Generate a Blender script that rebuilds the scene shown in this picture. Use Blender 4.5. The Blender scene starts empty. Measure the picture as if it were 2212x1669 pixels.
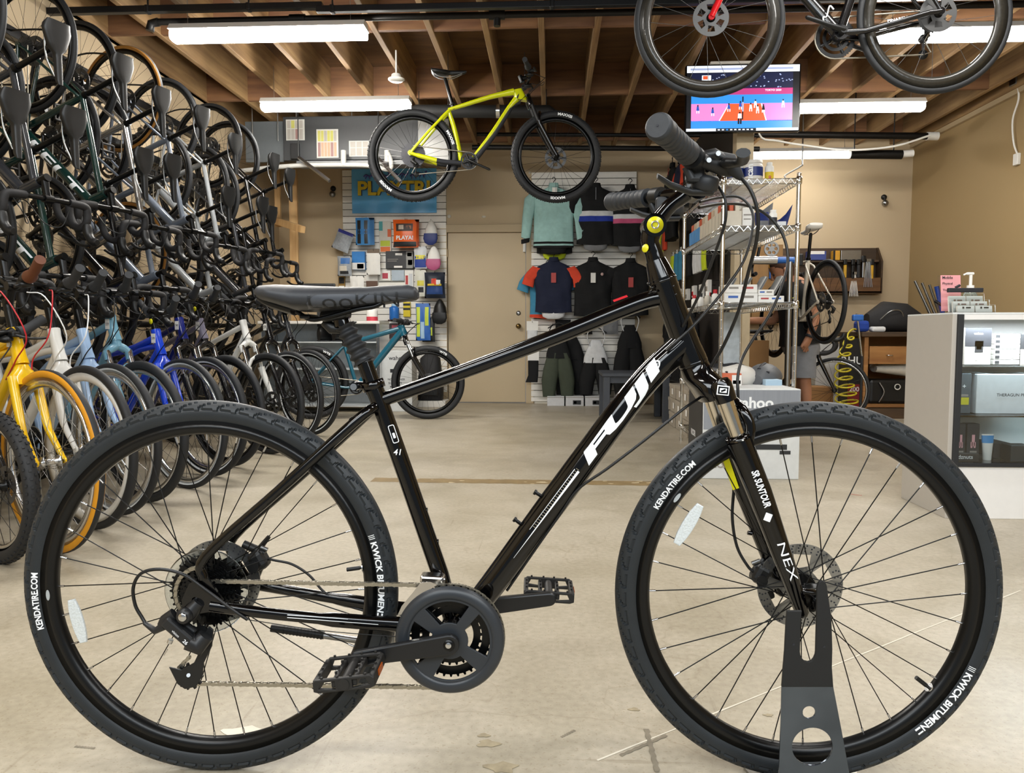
import bpy, bmesh, math, random
from math import sin, cos, pi, radians as R, sqrt, atan2, hypot
from mathutils import Vector as V, Matrix, Euler
random.seed(7)
SC = bpy.context.scene
COL = SC.collection
# ---------------------------------------------------------------- camera
FPX = 1661.0
YAW, PITCH = R(2.9), R(4.0)
CAM = V((0, 0, 0.825))
cam_d = bpy.data.cameras.new('camera')
cam = bpy.data.objects.new('camera', cam_d)
COL.objects.link(cam)
cam_d.sensor_fit = 'HORIZONTAL'
cam_d.sensor_width = 36.0
cam_d.lens = 36.0 * FPX / 2212.0
cam_d.clip_start = 0.02
cam.location = CAM
cam.rotation_euler = (pi / 2 - PITCH, 0, YAW)
SC.camera = cam
# ---------------------------------------------------------------- world, large lights, exposure
SC.view_settings.view_transform = 'Standard'
SC.view_settings.look = 'None'
SC.view_settings.gamma = 1.0
SC.view_settings.use_curve_mapping = False
SC.view_settings.exposure = 0.0
w = bpy.data.worlds.new('sky')
SC.world = w
w.use_nodes = True
w.node_tree.nodes['Background'].inputs[0].default_value = (0.83, 0.92, 1.0, 1)
w.node_tree.nodes['Background'].inputs[1].default_value = 0.3

def area_light(name, loc, rot, sx, sy, power, col):
    d = bpy.data.lights.new(name, 'AREA')
    d.shape = 'RECTANGLE'; d.size = sx; d.size_y = sy
    d.energy = power; d.color = col
    o = bpy.data.objects.new(name, d); COL.objects.link(o)
    o.location = loc; o.rotation_euler = rot
    return o
# daylight through the wide open shop door behind the photographer
area_light('daylight', (0.4, -1.4, 2.35), (R(72), 0, 0), 5.6, 0.9, 150, (0.9, 0.96, 1.0))
# the rows of tube lights overhead that lie outside the picture
for k, (lx, ly) in enumerate([(-1.5, 3.1), (1.6, 3.1), (-1.5, 1.3), (1.6, 1.3), (-1.5, -0.4), (1.6, -0.4)]):
    area_light('tube_row_light', (lx, ly, 2.8), (0, 0, 0), 1.2, 0.14, 30, (1.0, 0.975, 0.93))
TUBE_EMIT = 105.0
SC.cycles.max_bounces = 8
SC.cycles.diffuse_bounces = 4
SC.cycles.glossy_bounces = 4
SC.cycles.transmission_bounces = 8
SC.cycles.transparent_max_bounces = 12
SC.cycles.sample_clamp_indirect = 6
SC.cycles.caustics_reflective = False
SC.cycles.caustics_refractive = False
SC.cycles.use_denoising = True

# ---------------------------------------------------------------- measuring: from a sight line to a real place
_r = V((cos(YAW), sin(YAW), 0)); _f0 = V((-sin(YAW), cos(YAW), 0))
_f = _f0 * cos(PITCH) - V((0, 0, sin(PITCH))); _u = _f0 * sin(PITCH) + V((0, 0, cos(PITCH)))
def ray(a, b): return _f + _r * ((a - 1106) / FPX) + _u * ((834.5 - b) / FPX)
def PY(a, b, Y): d = ray(a, b); return CAM + d * (Y / d.y)
def PX(a, b, X): d = ray(a, b); return CAM + d * (X / d.x)
def PZ(a, b, Z=0.0): d = ray(a, b); return CAM + d * ((Z - CAM.z) / d.z)
# ================================================================ materials
def lin(c):
    def f(x): return x / 12.92 if x <= 0.04045 else ((x + 0.055) / 1.055) ** 2.4
    if isinstance(c, str):
        c = c.lstrip('#'); c = [int(c[i:i + 2], 16) / 255 for i in (0, 2, 4)]
    return tuple(f(x) for x in c) + (1.0,)

MATS = {}
def mat(key, col='#808080', rough=0.5, metal=0.0, var=0.06, scale=30.0, bump=0.0, emit=None, coat=0.0, trans=0.0, stretch=None, spec=0.5, alpha=1.0, ior=1.45):
    if key in MATS: return MATS[key]
    m = bpy.data.materials.new(key); m.use_nodes = True
    nt = m.node_tree; b = nt.nodes['Principled BSDF']
    c = lin(col)
    b.inputs['Base Color'].default_value = c
    b.inputs['Roughness'].default_value = rough
    b.inputs['Metallic'].default_value = metal
    b.inputs['Coat Weight'].default_value = coat
    b.inputs['Coat Roughness'].default_value = 0.06
    b.inputs['Transmission Weight'].default_value = trans
    b.inputs['Specular IOR Level'].default_value = spec
    b.inputs['IOR'].default_value = ior
    b.inputs['Alpha'].default_value = alpha
    if emit:
        b.inputs['Emission Color'].default_value = lin(emit[0]); b.inputs['Emission Strength'].default_value = emit[1]
    if var > 0 or bump > 0:
        tc = nt.nodes.new('ShaderNodeTexCoord'); mp = nt.nodes.new('ShaderNodeMapping')
        nz = nt.nodes.new('ShaderNodeTexNoise')
        nt.links.new(tc.outputs['Object'], mp.inputs[0]); nt.links.new(mp.outputs[0], nz.inputs[0])
        if stretch: mp.inputs['Scale'].default_value = stretch
        nz.inputs['Scale'].default_value = scale; nz.inputs['Detail'].default_value = 4
        if var > 0:
            mx = nt.nodes.new('ShaderNodeMix'); mx.data_type = 'RGBA'
            mx.inputs[6].default_value = tuple(x * (1 - var * 1.6) for x in c[:3]) + (1,)
            mx.inputs[7].default_value = tuple(min(1, x * (1 + var * 1.6)) for x in c[:3]) + (1,)
            nt.links.new(nz.outputs[0], mx.inputs[0]); nt.links.new(mx.outputs[2], b.inputs['Base Color'])
        if bump > 0:
            bp = nt.nodes.new('ShaderNodeBump'); bp.inputs['Strength'].default_value = bump; bp.inputs['Distance'].default_value = 0.004
            nt.links.new(nz.outputs[0], bp.inputs['Height']); nt.links.new(bp.outputs[0], b.inputs['Normal'])
    MATS[key] = m
    return m

def wood(key, c1, c2, stretch=(14, 0.9, 14), rough=0.75, knots=True):
    if key in MATS: return MATS[key]
    m = bpy.data.materials.new(key); m.use_nodes = True
    nt = m.node_tree; b = nt.nodes['Principled BSDF']; N = nt.nodes.new; L = nt.links.new
    tc = N('ShaderNodeTexCoord'); oi = N('ShaderNodeObjectInfo'); mp = N('ShaderNodeMapping'); add = N('ShaderNodeVectorMath')
    ml = N('ShaderNodeMath'); ml.operation = 'MULTIPLY'; ml.inputs[1].default_value = 37.0
    L(oi.outputs['Random'], ml.inputs[0]); L(tc.outputs['Object'], add.inputs[0]); L(ml.outputs[0], add.inputs[1])
    L(add.outputs[0], mp.inputs[0]); mp.inputs['Scale'].default_value = stretch
    nz = N('ShaderNodeTexNoise'); nz.inputs['Scale'].default_value = 1.6; nz.inputs['Detail'].default_value = 6; nz.inputs['Distortion'].default_value = 0.6
    L(mp.outputs[0], nz.inputs[0])
    n2 = N('ShaderNodeTexNoise'); n2.inputs['Scale'].default_value = 1.3; n2.inputs['Detail'].default_value = 3
    L(add.outputs[0], n2.inputs[0])
    cr = N('ShaderNodeValToRGB'); cr.color_ramp.elements[0].position = 0.3; cr.color_ramp.elements[1].position = 0.7
    cr.color_ramp.elements[0].color = lin(c1); cr.color_ramp.elements[1].color = lin(c2)
    L(nz.outputs[0], cr.inputs[0])
    mx = N('ShaderNodeMix'); mx.data_type = 'RGBA'; mx.blend_type = 'MULTIPLY'; mx.inputs[0].default_value = 0.6
    c3 = N('ShaderNodeValToRGB'); c3.color_ramp.elements[0].color = (0.45, 0.42, 0.4, 1); c3.color_ramp.elements[1].color = (1.15, 1.1, 1.05, 1)
    c3.color_ramp.elements[0].position = 0.3; c3.color_ramp.elements[1].position = 0.65
    L(n2.outputs[0], c3.inputs[0]); L(cr.outputs[0], mx.inputs[6]); L(c3.outputs[0], mx.inputs[7])
    L(mx.outputs[2], b.inputs['Base Color'])
    b.inputs['Roughness'].default_value = rough
    MATS[key] = m
    return m

# ================================================================ mesh builder
def shape_mesh(splines, extrude=0.0, bevel=0.0, res=1):
    """closed 2D outlines (outer ones and holes) -> filled mesh, thickness 2*extrude"""
    cu = bpy.data.curves.new('tmp', 'CURVE'); cu.dimensions = '2D'; cu.fill_mode = 'BOTH'
    cu.extrude = extrude; cu.bevel_depth = bevel; cu.bevel_resolution = res; cu.offset = -bevel
    for pts in splines:
        s = cu.splines.new('POLY'); s.points.add(len(pts) - 1); s.use_cyclic_u = True
        for p, q in zip(s.points, pts): p.co = (q[0], q[1], 0, 1)
    return _curve_out(cu)

def fine_mesh(vs, fs, L):
    bm = bmesh.new(); bv = [bm.verts.new(v) for v in vs]
    for f in fs:
        try: bm.faces.new([bv[i] for i in f])
        except ValueError: pass
    bmesh.ops.triangulate(bm, faces=bm.faces[:])
    for _ in range(5):
        es = [e for e in bm.edges if e.calc_length() > L]
        if not es: break
        bmesh.ops.subdivide_edges(bm, edges=es, cuts=1); bmesh.ops.triangulate(bm, faces=bm.faces[:])
    bm.verts.index_update(); o = [v.co.copy() for v in bm.verts], [tuple(v.index for v in f.verts) for f in bm.faces]
    bm.free(); return o
_txt = {}
def text_mesh(s, bold=0.0, extrude=0.0, spacing=1.0):
    key = (s, bold, extrude, spacing)
    if key not in _txt:
        cu = bpy.data.curves.new('tmp', 'FONT'); cu.body = s; cu.offset = bold; cu.extrude = extrude
        cu.resolution_u = 3; cu.space_character = spacing
        _txt[key] = _curve_out(cu)
    return _txt[key]

def _curve_out(cu):
    o = bpy.data.objects.new('tmp', cu); COL.objects.link(o)
    dg = bpy.context.evaluated_depsgraph_get(); dg.update()
    me = o.evaluated_get(dg).to_mesh()
    vs = [v.co.copy() for v in me.vertices]; fs = [tuple(p.vertices) for p in me.polygons]
    o.evaluated_get(dg).to_mesh_clear()
    bpy.data.objects.remove(o); bpy.data.curves.remove(cu)
    return vs, fs

def basis(d, up=V((0, 0, 1))):
    d = V(d).normalized()
    x = V(up).cross(d)
    if x.length < 1e-4: x = V((1, 0, 0)).cross(d)
    x.normalize()
    return x, d.cross(x), d

class MB:
    def __init__(s, M=None): s.v = []; s.f = []; s.mi = []; s.sm = []; s.M = M
    def add(s, vs, fs, m=0, smooth=False):
        o = len(s.v)
        if s.M is not None: vs = [s.M @ V(v) for v in vs]
        s.v += [tuple(v) for v in vs]
        s.f += [tuple(i + o for i in f) for f in fs]
        s.mi += [m] * len(fs); s.sm += [smooth] * len(fs)
        return s
    def box(s, c, d, m=0, rot=None, bev=0.0, seg=2):
        bm = bmesh.new(); bmesh.ops.create_cube(bm, size=1)
        for v in bm.verts: v.co = V((v.co.x * d[0], v.co.y * d[1], v.co.z * d[2]))
        if bev: bmesh.ops.bevel(bm, geom=bm.edges[:], offset=min(bev, min(d) * 0.49), segments=seg, affect='EDGES', profile=0.5)
        bm.verts.index_update()
        Rm = rot.to_matrix() if isinstance(rot, Euler) else (Euler(rot).to_matrix() if rot is not None else Matrix.Identity(3))
        vs = [Rm @ v.co + V(c) for v in bm.verts]; fs = [[v.index for v in f.verts] for f in bm.faces]
        bm.free()
        return s.add(vs, fs, m, False)
    def tube(s, pts, r, n=10, m=0, closed=False, cap=True, sq=1.0, up=(0, 0, 1), smooth=True):
        """sweep; r number or list; sq squashes across the 'up' direction"""
        pts = [V(p) for p in pts]; k = len(pts)
        rr = list(r) if isinstance(r, (list, tuple)) else [r] * k
        sqs = list(sq) if isinstance(sq, (list, tuple)) else [sq] * k
        vs = []; prev = None
        for i, p in enumerate(pts):
            if closed: d = pts[(i + 1) % k] - pts[i - 1]
            else: d = pts[min(i + 1, k - 1)] - pts[max(i - 1, 0)]
            if d.length < 1e-9: d = V((0, 0, 1))
            d.normalize()
            if prev is None:
                x, y, _ = basis(d, up)
            else:
                x = prev - d * prev.dot(d)
                x = x.normalized() if x.length > 1e-6 else basis(d, up)[0]
                y = d.cross(x)
            prev = x
            for j in range(n):
                a = 2 * pi * j / n
                vs.append(p + x * (cos(a) * rr[i] * sqs[i]) + y * (sin(a) * rr[i]))
        fs = []
        for i in range(k if closed else k - 1):
            a = i * n; b = ((i + 1) % k) * n
            for j in range(n): fs.append((a + j, a + (j + 1) % n, b + (j + 1) % n, b + j))
        s.add(vs, fs, m, smooth)
        if cap and not closed:
            s.add(vs[:n], [tuple(reversed(range(n)))], m, False); s.add(vs[-n:], [tuple(range(n))], m, False)
        return s
    def cyl(s, p0, p1, r0, r1=None, n=16, m=0, cap=True, smooth=True):
        return s.tube([p0, p1], [r0, r0 if r1 is None else r1], n, m, cap=cap, smooth=smooth)
    def lathe(s, prof, o=(0, 0, 0), axis=(0, 1, 0), n=32, m=0, closed=False, smooth=True, ms=None, a0=0, a1=2 * pi):
        """prof: (radius, height along axis)"""
        x, y, d = basis(axis); o = V(o); k = len(prof); vs = []
        full = abs(a1 - a0 - 2 * pi) < 1e-6; nn = n if full else n + 1
        for i in range(nn):
            a = a0 + (a1 - a0) * i / n; e = x * cos(a) + y * sin(a)
            for r_, h in prof: vs.append(o + e * r_ + d * h)
        base = len(s.v); s.add(vs, [])
        for j in range(k if closed else k - 1):
            j2 = (j + 1) % k; mm = ms[j] if ms else m
            for i in range(n):
                a = base + (i % nn) * k; b = base + ((i + 1) % nn) * k
                s.f.append((a + j, b + j, b + j2, a + j2)); s.mi.append(mm); s.sm.append(smooth)
        return s
    def ball(s, c, r, m=0, n=12, k=8):
        r = (r, r, r) if not isinstance(r, (tuple, list)) else r
        vs = []; fs = []
        for i in range(k + 1):
            t = pi * i / k
            for j in range(n):
                a = 2 * pi * j / n
                vs.append((c[0] + r[0] * sin(t) * cos(a), c[1] + r[1] * sin(t) * sin(a), c[2] + r[2] * cos(t)))
        for i in range(k):
            for j in range(n): fs.append((i * n + j, (i + 1) * n + j, (i + 1) * n + (j + 1) % n, i * n + (j + 1) % n))
        return s.add(vs, fs, m, True)
    def shape(s, splines, o=(0, 0, 0), ex=(1, 0, 0), ey=(0, 0, 1), th=0.002, m=0, bevel=0.0):
        """flat plate with holes; th = whole thickness"""
        vs, fs = shape_mesh(splines, max(th / 2 - bevel, 0), bevel)
        ex = V(ex); ey = V(ey); ez = ex.cross(ey); o = V(o)
        return s.add([o + ex * v.x + ey * v.y + ez * v.z for v in vs], fs, m, False)
    def text(s, t, o, ex, ey, w=None, h=None, m=1, bold=0.0, shear=0.0, fn=None, center=True, spacing=1.0, flipx=False):
        """flat lettering fitted to width w and/or cap height h; fn maps (x, y) to a place if given"""
        vs, fs = text_mesh(t, bold, 0, spacing)
        if not vs: return s
        if fn: vs, fs = fine_mesh(vs, fs, .12)
        x0 = min(v.x for v in vs); x1 = max(v.x for v in vs); y0 = min(v.y for v in vs); y1 = max(v.y for v in vs)
        kx = w / (x1 - x0) if w else None; ky = h / (y1 - y0) if h else None
        kx = kx or ky; ky = ky or kx
        out = []
        ex = V(ex) if ex is not None else None; ey = V(ey) if ey is not None else None
        for v in vs:
            x = (v.x - (x0 + x1) / 2) * kx if center else (v.x - x0) * kx
            y = (v.y - (y0 + y1) / 2) * ky if center else (v.y - y0) * ky
            x += shear * y
            out.append(fn(x, y) if fn else V(o) + ex * x + ey * y)
        return s.add(out, fs, m, False)
    def loft(s, secs, n=20, m=0, cap=True, fn=None):
        """secs: (centre, ex*a, ey*b, exponent)"""
        vs = []
        for sec in secs:
            c, ax, bx = V(sec[0]), V(sec[1]), V(sec[2]); e = sec[3] if len(sec) > 3 else 2.0
            for j in range(n):
                t = 2 * pi * j / n; ct, st = cos(t), sin(t)
                vs.append(c + ax * (abs(ct) ** (2 / e) * (1 if ct >= 0 else -1)) + bx * (abs(st) ** (2 / e) * (1 if st >= 0 else -1)))
        if fn: vs = [V(fn(v)) for v in vs]
        fs = []
        for i in range(len(secs) - 1):
            for j in range(n): fs.append((i * n + j, i * n + (j + 1) % n, (i + 1) * n + (j + 1) % n, (i + 1) * n + j))
        s.add(vs, fs, m, True)
        if cap:
            s.add(vs[:n], [tuple(reversed(range(n)))], m, True); s.add(vs[-n:], [tuple(range(n))], m, True)
        return s
    def grid(s, rows, m=0, smooth=True, closed=False):
        k = len(rows[0]); vs = [p for r_ in rows for p in r_]; fs = []
        for i in range(len(rows) - 1):
            for j in range(k if closed else k - 1):
                fs.append((i * k + j, i * k + (j + 1) % k, (i + 1) * k + (j + 1) % k, (i + 1) * k + j))
        return s.add(vs, fs, m, smooth)
    def build(s, name, mats, parent=None, loc=None, rot=None, objmat=False):
        me = bpy.data.meshes.new(name)
        me.from_pydata(s.v, [], s.f)
        mats = mats if isinstance(mats, (list, tuple)) else [mats]
        for m_ in mats: me.materials.append(m_)
        me.polygons.foreach_set('material_index', s.mi); me.polygons.foreach_set('use_smooth', s.sm)
        me.update()
        o = bpy.data.objects.new(name, me); COL.objects.link(o)
        if parent is not None: o.parent = parent
        if loc is not None: o.location = loc
        if rot is not None: o.rotation_euler = rot
        if objmat:
            for i, m_ in enumerate(mats): o.material_slots[i].link = 'OBJECT'; o.material_slots[i].material = m_
        return o

def tag(o, label, cat, group=None):
    o['label'] = label; o['category'] = cat
    if group: o['group'] = group
    return o
def thing(name, label, cat, loc=(0, 0, 0), rotz=0.0, group=None, M=None):
    o = bpy.data.objects.new(name, None); COL.objects.link(o); o.empty_display_size = 0.05
    if M is not None: o.matrix_world = M
    else: o.location = loc; o.rotation_euler = (0, 0, rotz)
    return tag(o, label, cat, group)
def struct(o): o['kind'] = 'structure'; return o
KIDS = {}
def kids(o): return [c for c in COL.objects if c.parent == o]
def copy_tree(o, parent=None, table=None):
    if table is None:
        table = {}
        for c in COL.objects:
            if c.parent: table.setdefault(c.parent.name, []).append(c)
    c = o.copy(); COL.objects.link(c)
    if parent is not None: c.parent = parent
    for ch in table.get(o.name, []): copy_tree(ch, c, table)
    return c
def arc(c, r, a0, a1, n, f=lambda x, y: (x, y)):
    return [f(c[0] + r * cos(a0 + (a1 - a0) * i / n), c[1] + r * sin(a0 + (a1 - a0) * i / n)) for i in range(n + 1)]
def circ(cx, cy, r, n=24): return [(cx + r * cos(2 * pi * i / n), cy + r * sin(2 * pi * i / n)) for i in range(n)]
def smooth_path(pts, n=8):
    """Catmull-Rom through the points"""
    P = [V(p) for p in pts]; P = [P[0] * 2 - P[1]] + P + [P[-1] * 2 - P[-2]]; out = []
    for i in range(1, len(P) - 2):
        for k in range(n):
            t = k / n
            out.append(0.5 * ((2 * P[i]) + (P[i + 1] - P[i - 1]) * t + (2 * P[i - 1] - 5 * P[i] + 4 * P[i + 1] - P[i + 2]) * t * t + (3 * P[i] - P[i - 1] - 3 * P[i + 1] + P[i + 2]) * t ** 3))
    out.append(P[-2]); return out

# ---------------------------------------------------------------- shared materials
M_black_paint = mat('glossy black paint', '#030304', 0.1, coat=0.3, var=0.02, spec=.4)
M_black = mat('black plastic', '#101112', 0.42, var=0.08)
M_black_metal = mat('black anodised metal', '#0c0d0e', 0.28, metal=0.4, var=0.05)
M_dark = mat('dark grey plastic', '#26282b', 0.5)
M_rubber = mat('tyre rubber', '#1c1e21', 0.62, var=0.1, scale=60)
M_rubber_main = mat('new tyre rubber', '#1e2327', 0.5, var=0.12, scale=40, bump=0.05)
M_chrome = mat('chromed steel', '#d8d8d6', 0.12, metal=1.0, var=0.03)
M_steel = mat('brushed steel', '#9b9c9c', 0.3, metal=1.0)
M_alu = mat('polished aluminium', '#c9cacb', 0.22, metal=1.0)
M_chain = mat('chain steel', '#a8a294', 0.32, metal=0.9)
M_white = mat('white lettering', '#e9edf0', 0.45, var=0.02)
M_white_plastic = mat('white plastic', '#e4e4e0', 0.4, var=0.03)
M_paper = mat('white paper', '#e8e7e2', 0.7, var=0.03)
M_ink = mat('dark ink', '#22242a', 0.6, var=0.0)
M_foam = mat('grip rubber', '#2b2d30', 0.75, var=0.1, scale=80, bump=0.15)
M_yellow_dec = mat('yellow decal', '#d9d41c', 0.35, var=0.05)
M_red = mat('red plastic', '#b8202a', 0.35)
def thin_glass(key, tint=(1, 1, 1), base=0.0):
    if key in MATS: return MATS[key]
    m = bpy.data.materials.new(key); m.use_nodes = True; nt = m.node_tree; nt.nodes.remove(nt.nodes['Principled BSDF']); N = nt.nodes.new
    t = N('ShaderNodeBsdfTransparent'); t.inputs[0].default_value = tint + (1,); g = N('ShaderNodeBsdfGlossy'); g.inputs['Roughness'].default_value = 0.03
    fr = N('ShaderNodeFresnel'); fr.inputs[0].default_value = 1.45; ad = N('ShaderNodeMath'); ad.inputs[1].default_value = base; nt.links.new(fr.outputs[0], ad.inputs[0])
    mx = N('ShaderNodeMixShader'); nt.links.new(ad.outputs[0], mx.inputs[0]); nt.links.new(t.outputs[0], mx.inputs[1]); nt.links.new(g.outputs[0], mx.inputs[2]); nt.links.new(mx.outputs[0], nt.nodes['Material Output'].inputs[0])
    MATS[key] = m
    return m
M_glass = thin_glass('clear glass', (.96, .98, .98), .02)
# ================================================================ the room
XL, XR, YB, YF, ZC = -3.2, 4.05, 9.0, -1.6, 2.93
def wall_mat(key, col): return mat(key, col, 0.75, var=0.035, scale=1.1, bump=0.03)
M_wall = wall_mat('tan painted wall', '#c4b192')
M_wall_r = wall_mat('ochre painted wall', '#a38c64')
M_trim = mat('tan painted trim', '#b9a686', 0.55, var=0.04, scale=3)
M_base = mat('off white skirting', '#cfcabd', 0.6)
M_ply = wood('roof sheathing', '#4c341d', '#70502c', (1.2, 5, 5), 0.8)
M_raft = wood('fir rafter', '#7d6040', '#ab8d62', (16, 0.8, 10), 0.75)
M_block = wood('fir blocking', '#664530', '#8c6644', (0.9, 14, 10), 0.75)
M_lumber = wood('pale lumber', '#b08c5c', '#cfae7c', (14, 14, 0.9), 0.7)

def floor_mat():
    m = bpy.data.materials.new('sealed concrete'); m.use_nodes = True
    nt = m.node_tree; b = nt.nodes['Principled BSDF']; N = nt.nodes.new; L = nt.links.new
    tc = N('ShaderNodeTexCoord')
    def noise(sc, det, dist=0.0, st=None):
        n_ = N('ShaderNodeTexNoise'); n_.inputs['Scale'].default_value = sc; n_.inputs['Detail'].default_value = det; n_.inputs['Distortion'].default_value = dist
        if st:
            mp = N('ShaderNodeMapping'); mp.inputs['Scale'].default_value = st; L(tc.outputs['Object'], mp.inputs[0]); L(mp.outputs[0], n_.inputs[0])
        else: L(tc.outputs['Object'], n_.inputs[0])
        return n_
    def ramp(src, p0, c0, p1, c1):
        r_ = N('ShaderNodeValToRGB'); r_.color_ramp.elements[0].position = p0; r_.color_ramp.elements[1].position = p1
        r_.color_ramp.elements[0].color = c0; r_.color_ramp.elements[1].color = c1; L(src, r_.inputs[0]); return r_
    def mix(f, a, c, mode='MIX'):
        x = N('ShaderNodeMix'); x.data_type = 'RGBA'; x.blend_type = mode
        if isinstance(f, float): x.inputs[0].default_value = f
        else: L(f, x.inputs[0])
        L(a, x.inputs[6])
        if isinstance(c, tuple): x.inputs[7].default_value = c
        else: L(c, x.inputs[7])
        return x.outputs[2]
    big = ramp(noise(0.9, 5, 0.4).outputs[0], 0.3, lin('#a39a86'), 0.72, lin('#b9b1a1'))
    cloud = ramp(noise(3.4, 6, 1.2).outputs[0], 0.35, (0.86, 0.85, 0.82, 1), 0.62, (1.03, 1.03, 1.04, 1))
    c = mix(0.8, big.outputs[0], cloud.outputs[0], 'MULTIPLY')
    speck = ramp(noise(120, 2).outputs[0], 0.58, (0, 0, 0, 1), 0.68, (1, 1, 1, 1))
    c = mix(0.9, c, ramp(speck.outputs[0], 0, (1, 1, 1, 1), 1, (0.8, 0.77, 0.72, 1)).outputs[0], 'MULTIPLY')
    grit = ramp(noise(60, 4).outputs[0], 0.3, (0.84, 0.83, 0.81, 1), 0.7, (1.09, 1.09, 1.09, 1))
    c = mix(0.8, c, grit.outputs[0], 'MULTIPLY')
    # scuffs and long hairline scratches
    for st, rot in (((1.2, 26, 1), 0.5), ((30, 1.1, 1), 0.2)):
        mp = N('ShaderNodeMapping'); mp.inputs['Scale'].default_value = st; mp.inputs['Rotation'].default_value = (0, 0, rot)
        L(tc.outputs['Object'], mp.inputs[0]); n_ = N('ShaderNodeTexNoise'); n_.inputs['Scale'].default_value = 1.6; n_.inputs['Detail'].default_value = 3
        L(mp.outputs[0], n_.inputs[0])
        sc_ = ramp(n_.outputs[0], 0.68, (1, 1, 1, 1), 0.76, (0.7, 0.66, 0.6, 1))
        c = mix(0.55, c, sc_.outputs[0], 'MULTIPLY')
    vo = N('ShaderNodeTexVoronoi'); vo.feature = 'DISTANCE_TO_EDGE'; vo.inputs['Scale'].default_value = 0.9
    dn = noise(1.7, 4); ad = N('ShaderNodeVectorMath'); ad.operation = 'ADD'; L(tc.outputs['Object'], ad.inputs[0]); L(dn.outputs[1], ad.inputs[1]); L(ad.outputs[0], vo.inputs[0])
    crack = ramp(vo.outputs[0], 0.0, (0.72, 0.68, 0.62, 1), 0.006, (1, 1, 1, 1))
    c = mix(0.4, c, crack.outputs[0], 'MULTIPLY')
    L(c, b.inputs['Base Color'])
    rr = ramp(noise(2.2, 4).outputs[0], 0.3, (0.3, 0.3, 0.3, 1), 0.7, (0.5, 0.5, 0.5, 1)); L(rr.outputs[0], b.inputs['Roughness'])
    b.inputs['Specular IOR Level'].default_value = 0.35
    return m
M_floor = floor_mat()
struct(MB().box(((XL + XR) / 2, (YB + YF) / 2, -0.05), (XR - XL + 0.4, YB - YF + 0.4, 0.1)).build('floor', M_floor))
struct(MB().box((XL - 0.06, (YB + YF) / 2, ZC / 2 + 0.15), (0.12, YB - YF, ZC + 0.3)).build('wall_left', M_wall))
struct(MB().box((XR + 0.06, (YB + YF) / 2, ZC / 2 + 0.15), (0.12, YB - YF, ZC + 0.3)).build('wall_right', M_wall_r))
dl, dr, dh = PY(968, 870, YB).x, PY(1136, 870, YB).x, 1.985
bw = MB()
bw.box(((XL - 0.12 + dl) / 2, YB + 0.06, ZC / 2 + 0.14), (dl - XL + 0.12, 0.12, ZC + 0.28)).box(((dr + XR + 0.12) / 2, YB + 0.06, ZC / 2 + 0.14), (XR - dr + 0.12, 0.12, ZC + 0.28))
bw.box(((dl + dr) / 2, YB + 0.06, (dh + ZC + 0.28) / 2), (dr - dl, 0.12, ZC + 0.28 - dh))
struct(bw.build('wall_back', M_wall))
# front wall around the wide shop door (behind the camera)
fw = MB().box((-2.75, YF - 0.06, 1.6), (1.1, 0.12, 3.2)).box((3.75, YF - 0.06, 1.6), (0.9, 0.12, 3.2)).box((0.5, YF - 0.06, 3.02), (5.6, 0.12, 0.36))
struct(fw.build('wall_front', M_wall))
# ceiling: sheathing, rafters, blocking
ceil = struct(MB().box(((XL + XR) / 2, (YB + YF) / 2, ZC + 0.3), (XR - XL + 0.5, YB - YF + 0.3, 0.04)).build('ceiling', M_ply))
k0 = -7
xs = [-0.075 + 0.388 * k for k in range(-8, 11)]
for x in xs:
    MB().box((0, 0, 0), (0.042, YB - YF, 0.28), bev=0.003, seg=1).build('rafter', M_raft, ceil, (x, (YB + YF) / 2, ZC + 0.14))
for i, y in enumerate((0.9, 2.4, 3.95, 5.5, 7.05, 8.7)):
    for a, b in zip(xs[:-1], xs[1:]):
        j = 0.02 * random.uniform(-1, 1)
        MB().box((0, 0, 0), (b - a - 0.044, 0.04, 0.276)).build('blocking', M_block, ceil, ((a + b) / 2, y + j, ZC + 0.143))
# rim boards over the side walls
struct(MB().box((XL + 0.03, (YB + YF) / 2, ZC + 0.14), (0.05, YB - YF, 0.28)).build('trim_1', M_raft))
struct(MB().box((XR - 0.03, (YB + YF) / 2, ZC + 0.14), (0.05, YB - YF, 0.28)).build('trim_2', M_raft))
struct(MB().box((XR - 0.015, (YB + YF) / 2, ZC - 0.02), (0.05, YB - YF, 0.05)).build('trim_3', M_trim))
# door in the back wall
door = struct(MB().box(((dl + dr) / 2, YB + 0.03, dh / 2 + 0.004), (dr - dl - 0.012, 0.044, dh - 0.012), bev=0.003).build('door_1', mat('tan door paint', '#bba98a', 0.5, var=0.05, scale=2)))
kx = PY(1120, 700, YB).x; kz = PY(1120, 704, YB).z
MB().lathe([(0.0, 0.0), (0.03, 0.0), (0.03, 0.006), (0.012, 0.01), (0.012, 0.035), (0.026, 0.045), (0.029, 0.06), (0.02, 0.072), (0, 0.075)], axis=(0, -1, 0), n=20).build('door_knob', mat('aged brass', '#8a7448', 0.3, metal=1), door, (kx, YB + 0.008, kz))
MB().lathe([(0, 0), (0.028, 0), (0.026, 0.01), (0.01, 0.016), (0, 0.016)], axis=(0, -1, 0), n=20).build('deadbolt', M_steel, door, (kx, YB + 0.008, kz + 0.15))
for z in (0.3, 1.0, 1.75): MB().cyl((0, 0, -0.045), (0, 0, 0.045), 0.008, n=8).build('hinge', M_trim, door, (dl + 0.004, YB - 0.004, z))
fr = MB()
for x in (dl - 0.045, dr + 0.045): fr.box((x, YB - 0.008, dh / 2 + 0.02), (0.09, 0.04, dh + 0.04), bev=0.004)
fr.box(((dl + dr) / 2, YB - 0.008, dh + 0.045), (dr - dl + 0.18, 0.041, 0.09), bev=0.004)
struct(fr.build('trim_4', M_trim))
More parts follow.
